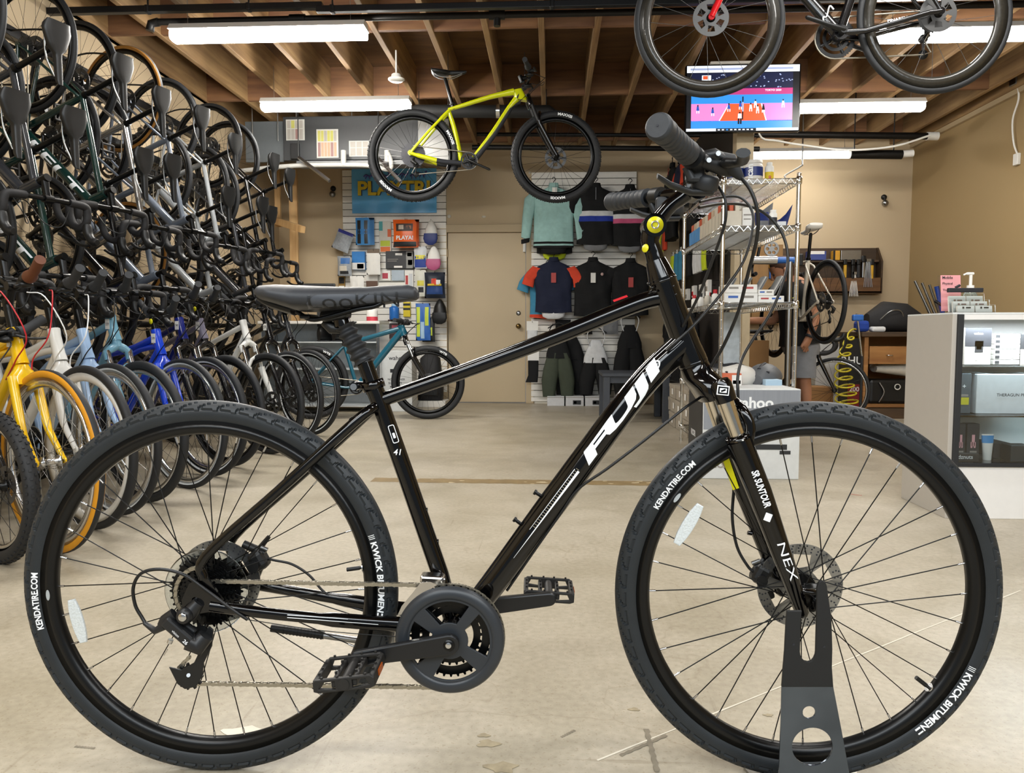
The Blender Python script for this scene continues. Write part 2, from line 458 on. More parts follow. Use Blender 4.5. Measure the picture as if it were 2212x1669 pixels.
MB().box((0, 0, 0), (0.03, 0.05, 0.16), bev=0.006).build('door_closer', M_paper, door, (dr - 0.02, YB - 0.03, PY(1133, 530, YB).z))
# baseboards
struct(MB().box((dr + 0.09 + 0.24, YB - 0.008, 0.05), (0.46, 0.016, 0.1)).build('baseboard_back', M_base))
struct(MB().box((XR - 0.008, 4, 0.05), (0.016, 9, 0.1)).build('baseboard_right', M_base))
# partition that divides sales floor and workshop, with a post at its near end
PXc = 1.52; PYn = 6.25
struct(MB().box((PXc, (PYn + 0.13 + YB) / 2, 1.38), (0.11, YB - PYn - 0.13, 2.76)).build('wall_partition', mat('dark slat wall', '#2a2623', 0.6)))
struct(MB().box((PXc, PYn + 0.065, ZC / 2), (0.135, 0.13, ZC), bev=0.004).build('trim_5', mat('cream painted post', '#b7a88c', 0.6)))
# wall stains: filler patches above the door
for (a, b, ww, hh) in ((970, 467, 9, 8), (1045, 468, 10, 5), (1144, 373, 5, 6)):
    p = PY(a, b, YB); o = MB().ball((0, 0, 0), (ww / 2 * 0.0054, 0.002, hh / 2 * 0.0054), n=9, k=5).build('trim_6', M_base, None, (p.x, YB, p.z)); struct(o)
# patched joint across the floor
jp = MB(); y0 = PZ(1100, 1040).y; x = -1.0; rows = []
while x < 0.62:
    rows.append([(x, y0 - 0.06 + random.uniform(-.006, .006) - 0.02 * (x + 0.2), 0.0006), (x, y0 + 0.06 + random.uniform(-.006, .006) - 0.02 * (x + 0.2), 0.0006)]); x += 0.03
jp.grid(rows, 0, False)
struct(jp.build('floor_patch', mat('joint filler', '#85714e', 0.6, var=0.25, scale=14)))
for k in range(14):
    px = -0.95 + 1.55 * random.random(); pr = random.uniform(0.008, 0.03)
    struct(MB().shape([[(pr * (1 + .4 * sin(3 * t + k)) * cos(t), 0.6 * pr * sin(t)) for t in [i * pi / 6 for i in range(12)]]], (px, y0 + random.uniform(-.06, .06), 0.001), (1, 0, 0), (0, 1, 0), 0.0006).build('floor_patch', mat('pale filler', '#c4b493', 0.6)))
# old marks on the floor: a thin white line, a crossed scuff, blots
def floor_strip(q0, q1, w_, m, z=.0007):
    a, c = PZ(*q0), PZ(*q1); d = (c - a).normalized(); n_ = V((-d.y, d.x, 0)) * w_ / 2; b = MB()
    b.grid([[a.lerp(c, i / 20) + n_ * (1 + .3 * sin(i * 2.1)) + V((0, 0, z)), a.lerp(c, i / 20) - n_ * (1 + .3 * cos(i * 1.7)) + V((0, 0, z))] for i in range(21)], 0, False); struct(b.build('floor_mark', m))
M_chalk, M_scuff, M_blot = mat('chalk line', '#d6d0c0', .7), mat('grey scuff', '#7d7565', .6, var=.3, scale=30), mat('old glue', '#9c9076', .6, var=.3, scale=40)
floor_strip((1290, 1642), (2205, 1275), .004, M_chalk); floor_strip((1340, 1632), (1440, 1588), .008, M_scuff, .0011); floor_strip((1396, 1575), (1420, 1668), .01, M_scuff, .0015); floor_strip((1212, 1592), (1242, 1577), .006, M_scuff); floor_strip((162, 1612), (205, 1616), .006, M_scuff)
floor_strip((1835, 1067), (1862, 1070), .008, mat('red thread', '#b03a30', .6))
for (u_, v_, r_) in ((1053, 1606, .022), (1085, 1658, .03), (1045, 1588, .012), (1370, 1532, .012), (530, 1586, .05), (1660, 1545, .01)):
    p = PZ(u_, v_); k_ = u_ * .7; struct(MB().shape([[(r_ * (1 + .35 * sin(3 * t + k_)) * cos(t), .6 * r_ * (1 + .2 * sin(5 * t)) * sin(t)) for t in [i * pi / 10 for i in range(20)]]], p + V((0, 0, .0009)), (1, 0, 0), (0, 1, 0), .0006).build('floor_mark', M_chalk if r_ > .04 else M_blot))
# ================================================================ lamps, pipes, screen overhead
def tube_on(k): return mat('lit tube diffuser %g' % k, '#ffffff', .5, var=0, emit=('#fffaf2', TUBE_EMIT * k))
M_house = mat('white enamel', '#d8d6d0', .4, var=.02)
def lamp(label, xc, y, z, k=1.0, w_=1.24):
    o = thing('ceiling_light', label, 'light', (xc, y, z), group='tube lights under the rafters')
    b = MB(); b.add([(-w_ / 2, -.075, .02), (w_ / 2, -.075, .02), (w_ / 2, .075, .02), (-w_ / 2, .075, .02), (-w_ / 2, -.045, .06), (w_ / 2, -.045, .06), (w_ / 2, .045, .06), (-w_ / 2, .045, .06)], [(4, 5, 6, 7), (0, 1, 5, 4), (1, 2, 6, 5), (2, 3, 7, 6), (3, 0, 4, 7), (3, 2, 1, 0)])
    b.build('housing', M_house, o)
    d = MB(); d.loft([(V((-w_ / 2 + .004, 0, -.008)), V((0, .06, 0)), V((0, 0, .03)), 3.2), (V((w_ / 2 - .004, 0, -.008)), V((0, .06, 0)), V((0, 0, .03)), 3.2)], 20)
    d.build('diffuser', tube_on(k), o)
    for s_ in (-1, 1):
        c = MB(); c.tube([(s_ * w_ * .42, 0, .06), (s_ * w_ * .42, .002, ZC + .1 - z)], .002, 6); c.build('hanging_wire', M_steel, o)
    return o
def lampat(label, u0, u1, v, z):
    d = ray((u0 + u1) / 2, v); p = PZ((u0 + u1) / 2, v, z); return lamp(label, p.x, p.y, z)
LZ = 2.70
p1 = PZ(581, 74, LZ); lamp('tube light nearest the wall of hanging bicycles, under the gas pipe', p1.x, p1.y, LZ)
p2 = PZ(726, 228, LZ); lamp('tube light over the grey notice boards, left of the yellow bicycle', p2.x, p2.y, LZ)
p3 = PZ(1829, 232, LZ); lamp('tube light just right of the television', p3.x, p3.y, LZ, .5)
p4 = PZ(2110, 74, LZ); lamp('tube light behind the rear wheel of the hanging black racing bicycle', p4.x, p4.y, LZ, .6)
p5 = PZ(1715, 334, LZ); lamp('farthest tube light, above the tubs on the wire shelves', p5.x, p5.y, LZ, .22)

M_pipe = mat('black iron pipe', '#1b1a19', .45, metal=.5, var=.15)
M_rail = mat('dark steel channel', '#27282a', .35, metal=.6)
def pipe(name, label, pts, r, m=M_pipe, fit=(), cat='pipe', sq=1.0, n=12):
    b = MB(); b.tube(pts, r, n, sq=sq)
    for (c, rr, ln) in fit: b.cyl(V(c) - V((ln, 0, 0)), V(c) + V((ln, 0, 0)), rr, n=14)
    o = b.build(name, m); return tag(o, label, cat)
def hang(o, x, y, z0, z1): 
    b = MB(); b.cyl((x, y, z0), (x, y, z1), .006, n=8); b.box((x, y, z0), (.03, .05, .05), bev=.008); b.build('hanger', M_rail, o)
zr = 2.86; pa = PZ(0, 14, zr); pb = PZ(680, 13, zr); pc = PZ(684, 21, zr - .03)
r1 = MB(); r1.box(((pa.x - .1 + pb.x) / 2, pb.y, zr), (pb.x - pa.x + .2, .045, .04), bev=.004); r1 = tag(r1.build('ceiling_rail', M_rail), 'dark steel rail at the ceiling, left of two, over the hanging bicycles', 'rail')
for x in (pb.x - .42, pa.x + .9): hang(r1, x, pb.y, zr, ZC + .01)
xe = 3.4; r2 = MB(); r2.box(((pc.x + xe) / 2, pc.y, zr - .03), (xe - pc.x, .042, .038), bev=.004); r2 = tag(r2.build('ceiling_rail', M_rail), 'dark steel rail at the ceiling that runs on to the black racing bicycle', 'rail')
for x in (pc.x + .1, -.0, 1.0): hang(r2, x, pc.y, zr - .03, ZC + .01)
pg = PZ(700, 40, zr - .02); gx0 = PZ(318, 36, zr - .02).x
gp = MB(); gp.tube([(gx0, pg.y, zr - .02), (3.9, pg.y, zr - .02)], .021, 14)
gp.tube([(gx0 + .03, pg.y, zr - .02), (gx0 - .02, pg.y, zr - .03), (gx0 - .03, pg.y, zr - .075)], .027, 12)
for u_ in (642, 1075): x = PZ(u_, 40, zr - .02).x; gp.cyl((x - .05, pg.y, zr - .02), (x + .05, pg.y, zr - .02), .03, n=14); gp.cyl((x, pg.y, zr - .02), (x, pg.y, zr - .09), .022, n=12)
gp = tag(gp.build('gas_pipe', M_pipe), 'black threaded gas pipe crossing under the rafters above the tube lights', 'pipe')
# pipes and duct at the back
yb_ = 7.95
pipe('pipe', 'upper of two thin black pipes at the back, behind the yellow bicycle', [PY(1030, 290, yb_), PY(1640, 293, yb_)], .02)
pipe('pipe', 'lower of two thin black pipes at the back, above the door', [PY(1020, 318, yb_), PY(1640, 322, yb_)], .026)
wp = pipe('pipe', 'grey pipe with a white capped end over the workshop', [PY(1640, 290, yb_), PY(2004, 294, yb_)], .034)
MB().cyl(PY(2002, 294, yb_), PY(2026, 294, yb_), .04, n=16).build('end_cap', M_white_plastic, wp)
bp = pipe('pipe', 'short black insulated pipe with a white end near the right wall', [PY(1836, 333, yb_), PY(1948, 334, yb_)], .045)
for u_ in (1845, 1930): q = PY(u_, 333, yb_); MB().cyl(q, (q.x, q.y, ZC + .285), .006, n=6).build('hanger', M_black, bp)
MB().cyl(PY(1948, 333, yb_), PY(1972, 331, yb_), .035, n=16).build('end_cap', M_white_plastic, bp)
pipe('conduit', 'thin bent steel conduit under the farthest tube light', smooth_path([PY(1733, 345, 8.2) + V((0, 0, .5)), PY(1733, 345, 8.2), PY(1731, 358, 8.2), PY(1697, 378, 8.2), PY(1697, 384, 8.2)], 4), .008, M_steel)
pipe('cable', 'loose pale cable strung over the workshop ceiling', smooth_path([PY(1640, 290, 7.8) + V((-.02, 0, .4)), PY(1640, 290, 7.8), PY(1680, 304, 7.8), PY(1740, 314, 7.8), PY(1830, 324, 7.8), PY(1930, 316, 7.8), PY(2010, 292, 7.8)], 5), .01, M_paper, cat='cable')
# fat black suspended tube behind the yellow bicycle
yt = 6.9; tb = MB(); tb.tube([PY(868, 246, yt), PY(900, 240, yt), PY(1186, 241, yt), PY(1196, 246, yt)], [.03, .055, .055, .04], 18); fat = tag(tb.build('foam_tube', mat('black foam', '#121212', .7, var=.1)), 'thick black padded tube hanging behind the yellow bicycle', 'tube')
MB().cyl(PY(1072, 240, yt), PY(1080, 240, yt), .06, n=20).build('silver_band', M_alu, fat)
for u_ in (905, 1180):
    p = PY(u_, 240, yt); MB().cyl(p, V((p.x, p.y, ZC + .02)), .004, n=6).build('hanging_wire', M_black, fat)
# smoke alarm
p = PZ(856, 176, 2.72); sm = MB(); sm.lathe([(0, 0), (.045, 0), (.062, .012), (.062, .02), (.04, .026), (.035, .05), (.03, .055), (0, .055)], p, (0, 0, 1), 24); sm.cyl(p + V((0, 0, .05)), (p.x, p.y, ZC + .02), .006, n=8)
tag(sm.build('smoke_detector', M_white_plastic), 'round white smoke detector hanging from a rafter left of the yellow bicycle', 'detector')
# electric box with flexible cord on the right wall
p = PX(2196, 168, XR - .03); eb = thing('junction_box', 'grey electrical box with a pale cord high on the right wall', 'junction box', p)
MB().box((0, 0, 0), (.07, .1, .13), bev=.006).build('box', M_steel, eb)
MB().tube(smooth_path([(0, -.02, -.065), (-.01, -.06, -.2), (0, .03, -.35), (0, 0, -.55), (.02, -.03, -.66)], 5), .008, 8).build('cord', M_paper, eb)
MB().box((.015, -.03, -.7), (.03, .07, .1), bev=.006).build('outlet', M_paper, eb)
# small black motion sensors on the back wall
for (q, t) in (((720, 413), 'small black domed motion sensor on the back wall left of the blue banner'), ((1909, 432), 'small black domed motion sensor on the back wall near the right corner')):
    p = PY(q[0], q[1], YB); o = thing('motion_sensor', t, 'sensor', p)
    MB().lathe([(.032, 0), (.032, .01), (.02, .03), (.0, .034)], (0, 0, .03), (0, -1, 0), 18).build('dome', M_black, o); MB().ball((0, -.04, -.04), .036).build('lens', M_steel, o); MB().box((0, -.018, -.005), (.02, .03, .06), bev=.004).build('bracket', M_black, o)

# television on the post
TY = 6.1
a, c = PY(1482, 140, TY), PY(1728, 283, TY); W = c.x - a.x; H = a.z - c.z
tv = thing('television', 'flat television showing a volleyball match, fixed to the post under the rafters', 'television', ((a.x + c.x) / 2, TY, (a.z + c.z) / 2))
MB().box((0, .03, 0), (W, .05, H), bev=.008).build('bezel', mat('gloss black bezel', '#08080a', .2, var=.02), tv)
def em(k, col, s_=1.0): return mat('screen ' + k, col, .3, var=.0, emit=(col, s_))
sm_ = [em('white', '#dfe6f2', .9), em('navy', '#1b2140', .6), em('blue', '#2f86d8', .9), em('pink', '#d57fc0', .9), em('orange', '#e0572f', .9), em('magenta', '#b03a78', .8), em('dark', '#14161c', .4), em('player blue', '#244fb0', .8), em('grey', '#9aa6c8', .8)]
def rect(b, x0, y0, x1, y1, m, d): 
    X = lambda t: -W / 2 + W * t; Z = lambda t: H / 2 - H * t
    b.add([(X(x0), -d, Z(y0)), (X(x1), -d, Z(y0)), (X(x1), -d, Z(y1)), (X(x0), -d, Z(y1))], [(0, 3, 2, 1)], m)
def quad(b, P, m, d): b.add([(-W / 2 + W * x, -d, H / 2 - H * y) for x, y in P], [(0, 3, 2, 1)], m)
s = MB(); rect(s, .01, .02, .985, .97, 6, -.0035); rect(s, .01, .02, .985, .12, 0, -.003); rect(s, .04, .055, .93, .085, 8, -.0025)
rect(s, .05, .13, .93, .32, 1, -.003); rect(s, .05, .32, .93, .36, 1, -.003); rect(s, .05, .355, .93, .46, 5, -.003); rect(s, .05, .45, .93, .6, 2, -.0025); rect(s, .05, .58, .93, .84, 3, -.002)
quad(s, [(.38, .585), (.66, .585), (.7, .835), (.3, .835)], 4, -.0015); rect(s, .05, .83, .93, .945, 2, -.002); rect(s, .01, .945, .985, .985, 0, -.0025); rect(s, .27, .945, .62, .985, 6, -.002)
quad(s, [(.375, .585), (.385, .585), (.302, .835), (.292, .835)], 0, -.001); quad(s, [(.655, .585), (.665, .585), (.71, .835), (.70, .835)], 0, -.001)
random.seed(3)
for k in range(60): x, y = .06 + .86 * random.random(), .14 + .2 * random.random(); rect(s, x, y, x + .012, y + .014, 8, -.002)
for k in range(9): rect(s, .285 + .036 * k, .957, .305 + .036 * k, .975, 0 if k != 2 else 2, -.0015)
rect(s, .14, .16, .22, .25, 0, -.002); rect(s, .15, .17, .19, .22, 4, -.0015)
for (x, y, m) in ((.1, .62, 7), (.23, .66, 7), (.37, .6, 7), (.47, .57, 7), (.56, .6, 0), (.62, .63, 0), (.6, .55, 0), (.84, .55, 0), (.67, .62, 6)):
    quad(s, [(x, y), (x + .016, y), (x + .022, y + .06), (x - .004, y + .06)], m, -.0006); rect(s, x - .004, y + .06, x + .004, y + .1, 0, -.0006); rect(s, x + .014, y + .06, x + .022, y + .1, 0, -.0006); rect(s, x + .003, y - .025, x + .014, y, 6, -.0006)
quad(s, [(.46, .73), (.49, .73), (.492, .8), (.458, .8)], 0, -.0006); rect(s, .458, .8, .472, .885, 6, -.0006); rect(s, .478, .8, .492, .885, 6, -.0006); rect(s, .468, .705, .482, .73, 6, -.0006); rect(s, .494, .48, .505, .82, 6, -.0004); rect(s, .493, .56, .508, .7, 8, -.0003)
s.text('TOKYO 2020', (-W / 2 + W * .76, .0008, H / 2 - H * .39), (1, 0, 0), (0, 0, 1), w=W * .14, m=0, bold=.02)
s.build('screen', sm_, tv, (0, -.002, 0))
MB().box((0, .09, .1), (.12, .12, .2), bev=.004).build('wall_mount', M_black_metal, tv)
MB().box((-.02, .02, H / 2 + .012), (.46, .05, .02), bev=.004).build('sensor_bar', M_house, tv)
# ================================================================ bicycle builder
# bicycle space: x forward, y to the rider's left, z up, origin on the ground under the rear axle
MESH = {}
def part(name, key, fn, mats, parent, loc=None, rot=None):
    """a mesh object; meshes of one key are shared, materials sit on the object"""
    mats = mats if isinstance(mats, (list, tuple)) else [mats]
    if key is None or key not in MESH:
        b = MB(); fn(b); o = b.build(name, mats, parent, loc, rot, True)
        if key is not None: MESH[key] = o.data
        return o
    o = bpy.data.objects.new(name, MESH[key]); COL.objects.link(o); o.parent = parent
    if loc is not None: o.location = loc
    if rot is not None: o.rotation_euler = rot
    for i, m_ in enumerate(mats): o.material_slots[i].link = 'OBJECT'; o.material_slots[i].material = m_
    return o

def tyre_profile(Ro, tw, th, k=14):
    """cross-section ring of a tyre: outer radius, half width, height"""
    return [(Ro - th / 2 + th / 2 * cos(a) if False else Ro - tw + tw * cos(a), tw * sin(a)) for a in [(-0.80 * pi) + 1.6 * pi * i / k for i in range(k + 1)]]
def m_tire(b, Ro, tw, knob=0, side=False, n=64):
    k = 14; prof = tyre_profile(Ro, tw, 2 * tw, k)
    b.lathe(prof, n=n, ms=[(1 if side and (j < 5 or j >= k - 5) else 0) for j in range(k)])
    if knob:
        for i in range(knob):
            a = 2 * pi * i / knob
            for q, (ang, w_) in enumerate(((-0.3, .34), (0.3, .34), (-1.0, .3), (1.0, .3))):
                aa = a + (0.5 * 2 * pi / knob if q % 2 else 0) + (0.25 * 2 * pi / knob if q > 1 else 0)
                rr = Ro - tw + (tw + 0.0008) * cos(ang); y = (tw + 0.0008) * sin(ang)
                t = V((-sin(aa), 0, cos(aa))); e = V((cos(aa), 0, sin(aa))); nrm = e * cos(ang) + V((0, 1, 0)) * sin(ang); s_ = V((0, 1, 0)) * cos(ang) - e * sin(ang)
                c = e * rr + V((0, y, 0)); L = Ro * 2 * pi / knob * 0.3; W = tw * w_; H = 0.0022
                vs = [c + t * (L * i1) + s_ * (W * i2) + nrm * (H * i3 * (1 if i3 > 0 else .3)) for i3 in (-1, 1) for i2 in (-.5, .5) for i1 in (-.5, .5)]
                b.add(vs, [(4, 5, 7, 6), (0, 1, 5, 4), (2, 6, 7, 3), (0, 4, 6, 2), (1, 3, 7, 5)], 0)
def m_rim(b, Rr, d, w_, n=64):
    b.lathe([(Rr, -w_), (Rr - d * 0.72, -w_ * 0.86), (Rr - d, -w_ * 0.35), (Rr - d, w_ * 0.35), (Rr - d * 0.72, w_ * 0.86), (Rr, w_), (Rr - 0.004, w_ * .8), (Rr - 0.006, 0), (Rr - 0.004, -w_ * .8)], n=n, closed=True)
def spoke_ends(i, N, rr, rh, fw, cross=1.08):
    a = 2 * pi * i / N; s_ = 1 if i % 2 else -1; d = 1 if (i // 2) % 2 else -1
    h = a + d * cross
    return V((rh * cos(h), s_ * fw, rh * sin(h))), V((rr * cos(a), 0, rr * sin(a)))
def m_spokes(b, N, rr, rh=0.02, fw=0.03, r=0.0011, cross=1.08):
    for i in range(N):
        p, q = spoke_ends(i, N, rr, rh, fw, cross); b.cyl(p, q, r, n=4, cap=False)
def m_hub(b, rh=0.022, fw=0.03, ax=0.05):
    b.lathe([(0, -ax), (0.006, -ax), (0.006, -fw - .006), (rh, -fw - 0.003), (rh, -fw + 0.002), (0.013, -fw + 0.006), (0.012, fw - .006), (rh, fw - 0.002), (rh, fw + 0.003), (0.006, fw + .006), (0.006, ax), (0, ax)], n=16)
def m_rotor(b, r=0.08, th=0.0018):
    holes = [circ(0, 0, 0.02, 20)]
    for i in range(6):
        a = i * pi / 3
        o = [(0.040 * cos(a + .12), 0.040 * sin(a + .12)), (0.062 * cos(a + .2), 0.062 * sin(a + .2)), (0.062 * cos(a + .75), 0.062 * sin(a + .75)), (0.034 * cos(a + .85), 0.034 * sin(a + .85))]
        holes.append([(x * r / .08, y * r / .08) for x, y in o])
    b.shape([circ(0, 0, r, 48)] + holes, (0, 0, 0), (1, 0, 0), (0, 0, 1), th)
def gear_outline(N, r, h=0.0045):
    o = []
    for i in range(N):
        for f, q in ((-.5, 0), (-.22, 0), (-.1, 1), (.1, 1), (.22, 0)):
            a = 2 * pi * (i + f) / N; rr = r - h / 2 + q * h; o.append((rr * cos(a), rr * sin(a)))
    return o
def m_cassette(b, rmax=0.07, rmin=0.024, n=8, y0=-0.02, pitch=0.004, holes=True):
    for i in range(n):
        r = rmax + (rmin - rmax) * (i / (n - 1)) ** 0.8; N = max(11, int(2 * pi * r / 0.0127))
        sp = [gear_outline(N, r)]
        if holes and r > 0.04:
            for k in range(8): sp.append(circ((r * .72) * cos(k * pi / 4 + i), (r * .72) * sin(k * pi / 4 + i), r * .12, 8))
        b.shape(sp, (0, y0 - i * pitch, 0), (1, 0, 0), (0, 0, 1), 0.0018)
    b.cyl((0, y0 + .002, 0), (0, y0 - n * pitch, 0), 0.018, n=16)

def wheel(root, S, pos, rear):
    Ro, tw = S['R'], S['tw']; Rr = Ro - 2 * tw + 0.004; d = S['rim_d']; N = S['spokes']
    k = (Ro, tw, d, S['rim_w'], N, S.get('knob', 0), bool(S.get('side')))
    w_ = part('rear_wheel' if rear else 'front_wheel', ('rim',) + k, lambda b: m_rim(b, Rr, d, S['rim_w']), S['m_rim'], root, pos)
    tm = [S['m_tire'], S.get('side') or S['m_tire']]
    part('tire', ('tire',) + k, lambda b: m_tire(b, Ro, tw, S.get('knob', 0), bool(S.get('side'))), tm, w_)
    part('spokes', ('spk',) + k, lambda b: m_spokes(b, N, Rr - d + 0.002), S['m_spoke'], w_)
    part('hub', ('hub', rear), lambda b: m_hub(b, ax=0.062 if rear else 0.05), S['m_hub'], w_)
    if S.get('stripe'):
        part('reflective_stripe', ('stripe',) + k, lambda b: [b.lathe([(Ro - tw * 1.75, s_ * tw * 0.78), (Ro - tw * 1.5, s_ * tw * 0.93), (Ro - tw * 1.3, s_ * tw * 1.0)], n=64) for s_ in (-1, 1)], S['stripe'], w_)
    if S['disc']: part('brake_rotor', ('rotor', S.get('rotor_r', .08)), lambda b: m_rotor(b, S.get('rotor_r', .08)), M_dcas, w_, (0, 0.036, 0))
    if rear: part('cassette', ('cas', S.get('cas', .062)), lambda b: m_cassette(b, S.get('cas', .062), .022, 8, holes=S.get('cas', 0) > .08), S.get('m_cas', M_dcas), w_)
    return w_

def geom(S):
    """key points from the measurements of a frame"""
    Rw = S['R']; g = {}
    g['RA'] = V((0, 0, Rw)); bbz = Rw - S['drop']
    g['BB'] = V((sqrt(S['cs'] ** 2 - S['drop'] ** 2), 0, bbz))
    sa, ha = R(S['sa']), R(S['ha'])
    g['su'] = V((-cos(sa), 0, sin(sa))); g['ST'] = g['BB'] + g['su'] * S['st']
    g['FA'] = V((S['wb'], 0, Rw)); g['hu'] = V((-cos(ha), 0, sin(ha))); perp = V((sin(ha), 0, cos(ha)))
    g['HB'] = g['FA'] + g['hu'] * S['fl'] - perp * S['rake']
    g['HT'] = g['HB'] + g['hu'] * S['htl']
    g['SP'] = g['BB'] + g['su'] * S['sh']                     # top of the seat post
    g['SC'] = g['HT'] + g['hu'] * S.get('spacer', .03)        # stem clamp on the steerer
    st = R(S.get('stem_a', 10)) + 0
    g['BC'] = g['SC'] + V((cos(st), 0, sin(st))) * S['stem']  # bar clamp
    return g

def m_frame(b, S, g):
    t = S['tubes']; up = (0, 1, 0)
    def tb(p, q, r0, r1=None, sq=1.0, n=12, bend=0.0):
        p, q = V(p), V(q); r1 = r0 if r1 is None else r1
        k = 6; pts = [p.lerp(q, i / k) + V((0, 0, bend * sin(pi * i / k))) for i in range(k + 1)]
        b.tube(pts, [r0 + (r1 - r0) * i / k for i in range(k + 1)], n, 0, up=(0, 0, 1) if abs((q - p).normalized().z) < 0.9 else (1, 0, 0), sq=sq)
    hu = g['hu']
    b.tube([g['HB'] - hu * .002, g['HB'] + hu * .012, g['HB'] + hu * .03, g['HT'] - hu * .03, g['HT'] - hu * .01, g['HT'] + hu * .002], [t['ht'] * 1.14, t['ht'] * 1.12, t['ht'], t['ht'] * .95, t['ht'] * 1.04, t['ht'] * 1.02], 14)
    hp = g['HT'] - hu * S.get('tt_in', .035)
    seat = g['ST'] - g['su'] * S.get('tt_dn', .02)
    tb(seat, hp, t['tt'] * .9, t['tt'], S.get('tt_sq', 1), bend=S.get('tt_bend', 0))
    tb(g['BB'], g['HB'] + hu * S.get('dt_in', .035), t['dt'], t['dt'] * S.get('dt_taper', 1), S.get('dt_sq', 1), bend=S.get('dt_bend', 0))
    tb(g['BB'], g['ST'] + g['su'] * .012, t['st'], sq=S.get('st_sq', 1))
    b.cyl(g['ST'] - g['su'] * .006, g['ST'] + g['su'] * .016, t['st'] * 1.15, n=14, m=1)
    b.cyl(g['BB'] + V((0, -.034, 0)), g['BB'] + V((0, .034, 0)), t['bb'], n=18)
    ss = seat - g['su'] * S.get('ss_dn', .01)
    for s_ in (-1, 1):
        b.tube([ss + V((0, .012 * s_, 0)), ss + V((-.03, .034 * s_, -.03)), g['RA'] + V((.03, .06 * s_, .05)), g['RA'] + V((0, .062 * s_, .0))], [t['ss'], t['ss'], t['ss'] * .85, t['ss'] * .8], 8)
        b.tube([g['BB'] + V((-.02, .028 * s_, 0)), g['BB'] + V((-.1, .045 * s_, -.002)), g['RA'] + V((.05, .06 * s_, -.005)), g['RA'] + V((0, .062 * s_, 0))], [t['cs'] * 1.15, t['cs'], t['cs'] * .85, t['cs'] * .8], 8)
        b.cyl(g['RA'] + V((0, .058 * s_, 0)), g['RA'] + V((0, .066 * s_, 0)), .016, n=10)
    if S.get('twin'):                                          # second lower top tube of a cruiser
        tb(g['ST'] - g['su'] * .16, g['HB'] + hu * .05, t['tt'] * .8, bend=.05)
    for (txt, where, col, hh, ww, shear, up_) in S.get('words', ()):
        p, q, r = {'dt': (g['BB'], g['HB'] + hu * S.get('dt_in', .035), t['dt']), 'tt': (seat, hp, t['tt'])}[where]
        for side in (-1, 1):
            tube_words(b, txt, p, q, r * 1.03, side, 0.5 + up_, hh, ww, col, shear, sq=S.get('dt_sq', 1) if where == 'dt' else 1)

def tube_words(b, txt, p, q, r, side, pos, h, w_, m, shear=0.0, bold=0.02, sq=1.0, nodes=True):
    """lettering wrapped round a tube that lies in the x-z plane, read from the given side"""
    a = (V(q) - V(p)); L = a.length; a.normalize(); yv = V((0, side, 0))
    if side > 0: a = -a
    upv = V((-a.z, 0, a.x)) if side < 0 else V((a.z, 0, -a.x))
    if upv.z < 0 and abs(upv.z) > .2: a = -a; upv = -upv
    c = V(p).lerp(V(q), pos)
    def fn(x, y):
        t = y / r; t = max(-1.4, min(1.4, t))
        return c + a * x + upv * (r * sin(t)) + yv * (r * cos(t) * sq)
    b.text(txt, None, None, None, w=w_, h=h, m=m, bold=bold, shear=shear, fn=fn)

def m_fork(b, S, g):
    kind = S['fork']; hu = g['hu']; FA = g['FA']; HB = g['HB']; perp = V((hu.z, 0, -hu.x))
    if kind == 'susp':
        cr = HB - hu * .035
        b.cyl(HB, cr, .023, n=14)
        for s_ in (-1, 1): b.tube([cr + hu * .012, cr + V((0, .03 * s_, -.004)), cr + V((0, .055 * s_, -.022)), cr + V((0, .055 * s_, -.022)) - hu * .04], [.022, .021, .02, .0185], 12)
        top = FA + hu * (S['fl'] * .56) - perp * S['rake'] * .9
        for s_ in (-1, 1):
            o = V((0, .055 * s_, 0))
            b.tube([top + o, top - hu * .02 + o, FA + perp * -.01 + hu * .06 + o, FA + o], [.024, .021, .018, .015], 12)
        b.tube([top + V((0, -.055, 0)), top + perp * .03 + hu * .05 + V((0, -.035, 0)), top + perp * .04 + hu * .07, top + perp * .03 + hu * .05 + V((0, .035, 0)), top + V((0, .055, 0))], .012, 8)
    else:
        t = S.get('blade', .014); w0 = .024 + S['tw']; top = HB - hu * (.04 + S['tw'] * .5)
        b.loft([(HB, V((.023, 0, 0)), V((0, .023, 0))), (HB - hu * .02, V((.022, 0, 0)), V((0, .03, 0)), 2.5), (top, V((t * 1.1, 0, 0)), V((0, w0 + .014, 0)), 3), (top - hu * .03, V((t * .9, 0, 0)), V((0, w0 + .012, 0)), 3)], 16)
        for s_ in (-1, 1):
            o = V((0, w0 * s_, 0)); e = V((0, .05 * s_, 0))
            mid = top + (FA - hu * 0 - perp * S['rake'] - top) * .55
            low = FA + hu * .10 - perp * (S['rake'] * .75)
            P = [top + o, mid + o.lerp(e, .55), low + o.lerp(e, .8), FA + e] if S.get('curved', True) else [top + o, top.lerp(FA, .5) + o.lerp(e, .5), FA + e]
            P = smooth_path(P, 4)
            b.tube(P, [t * (1.15 - .5 * i / (len(P) - 1)) for i in range(len(P))], 10, sq=S.get('blade_sq', 1), up=(1, 0, 0))
            b.cyl(FA + e - V((0, .004, 0)), FA + e + V((0, .004, 0)), .014, n=10)

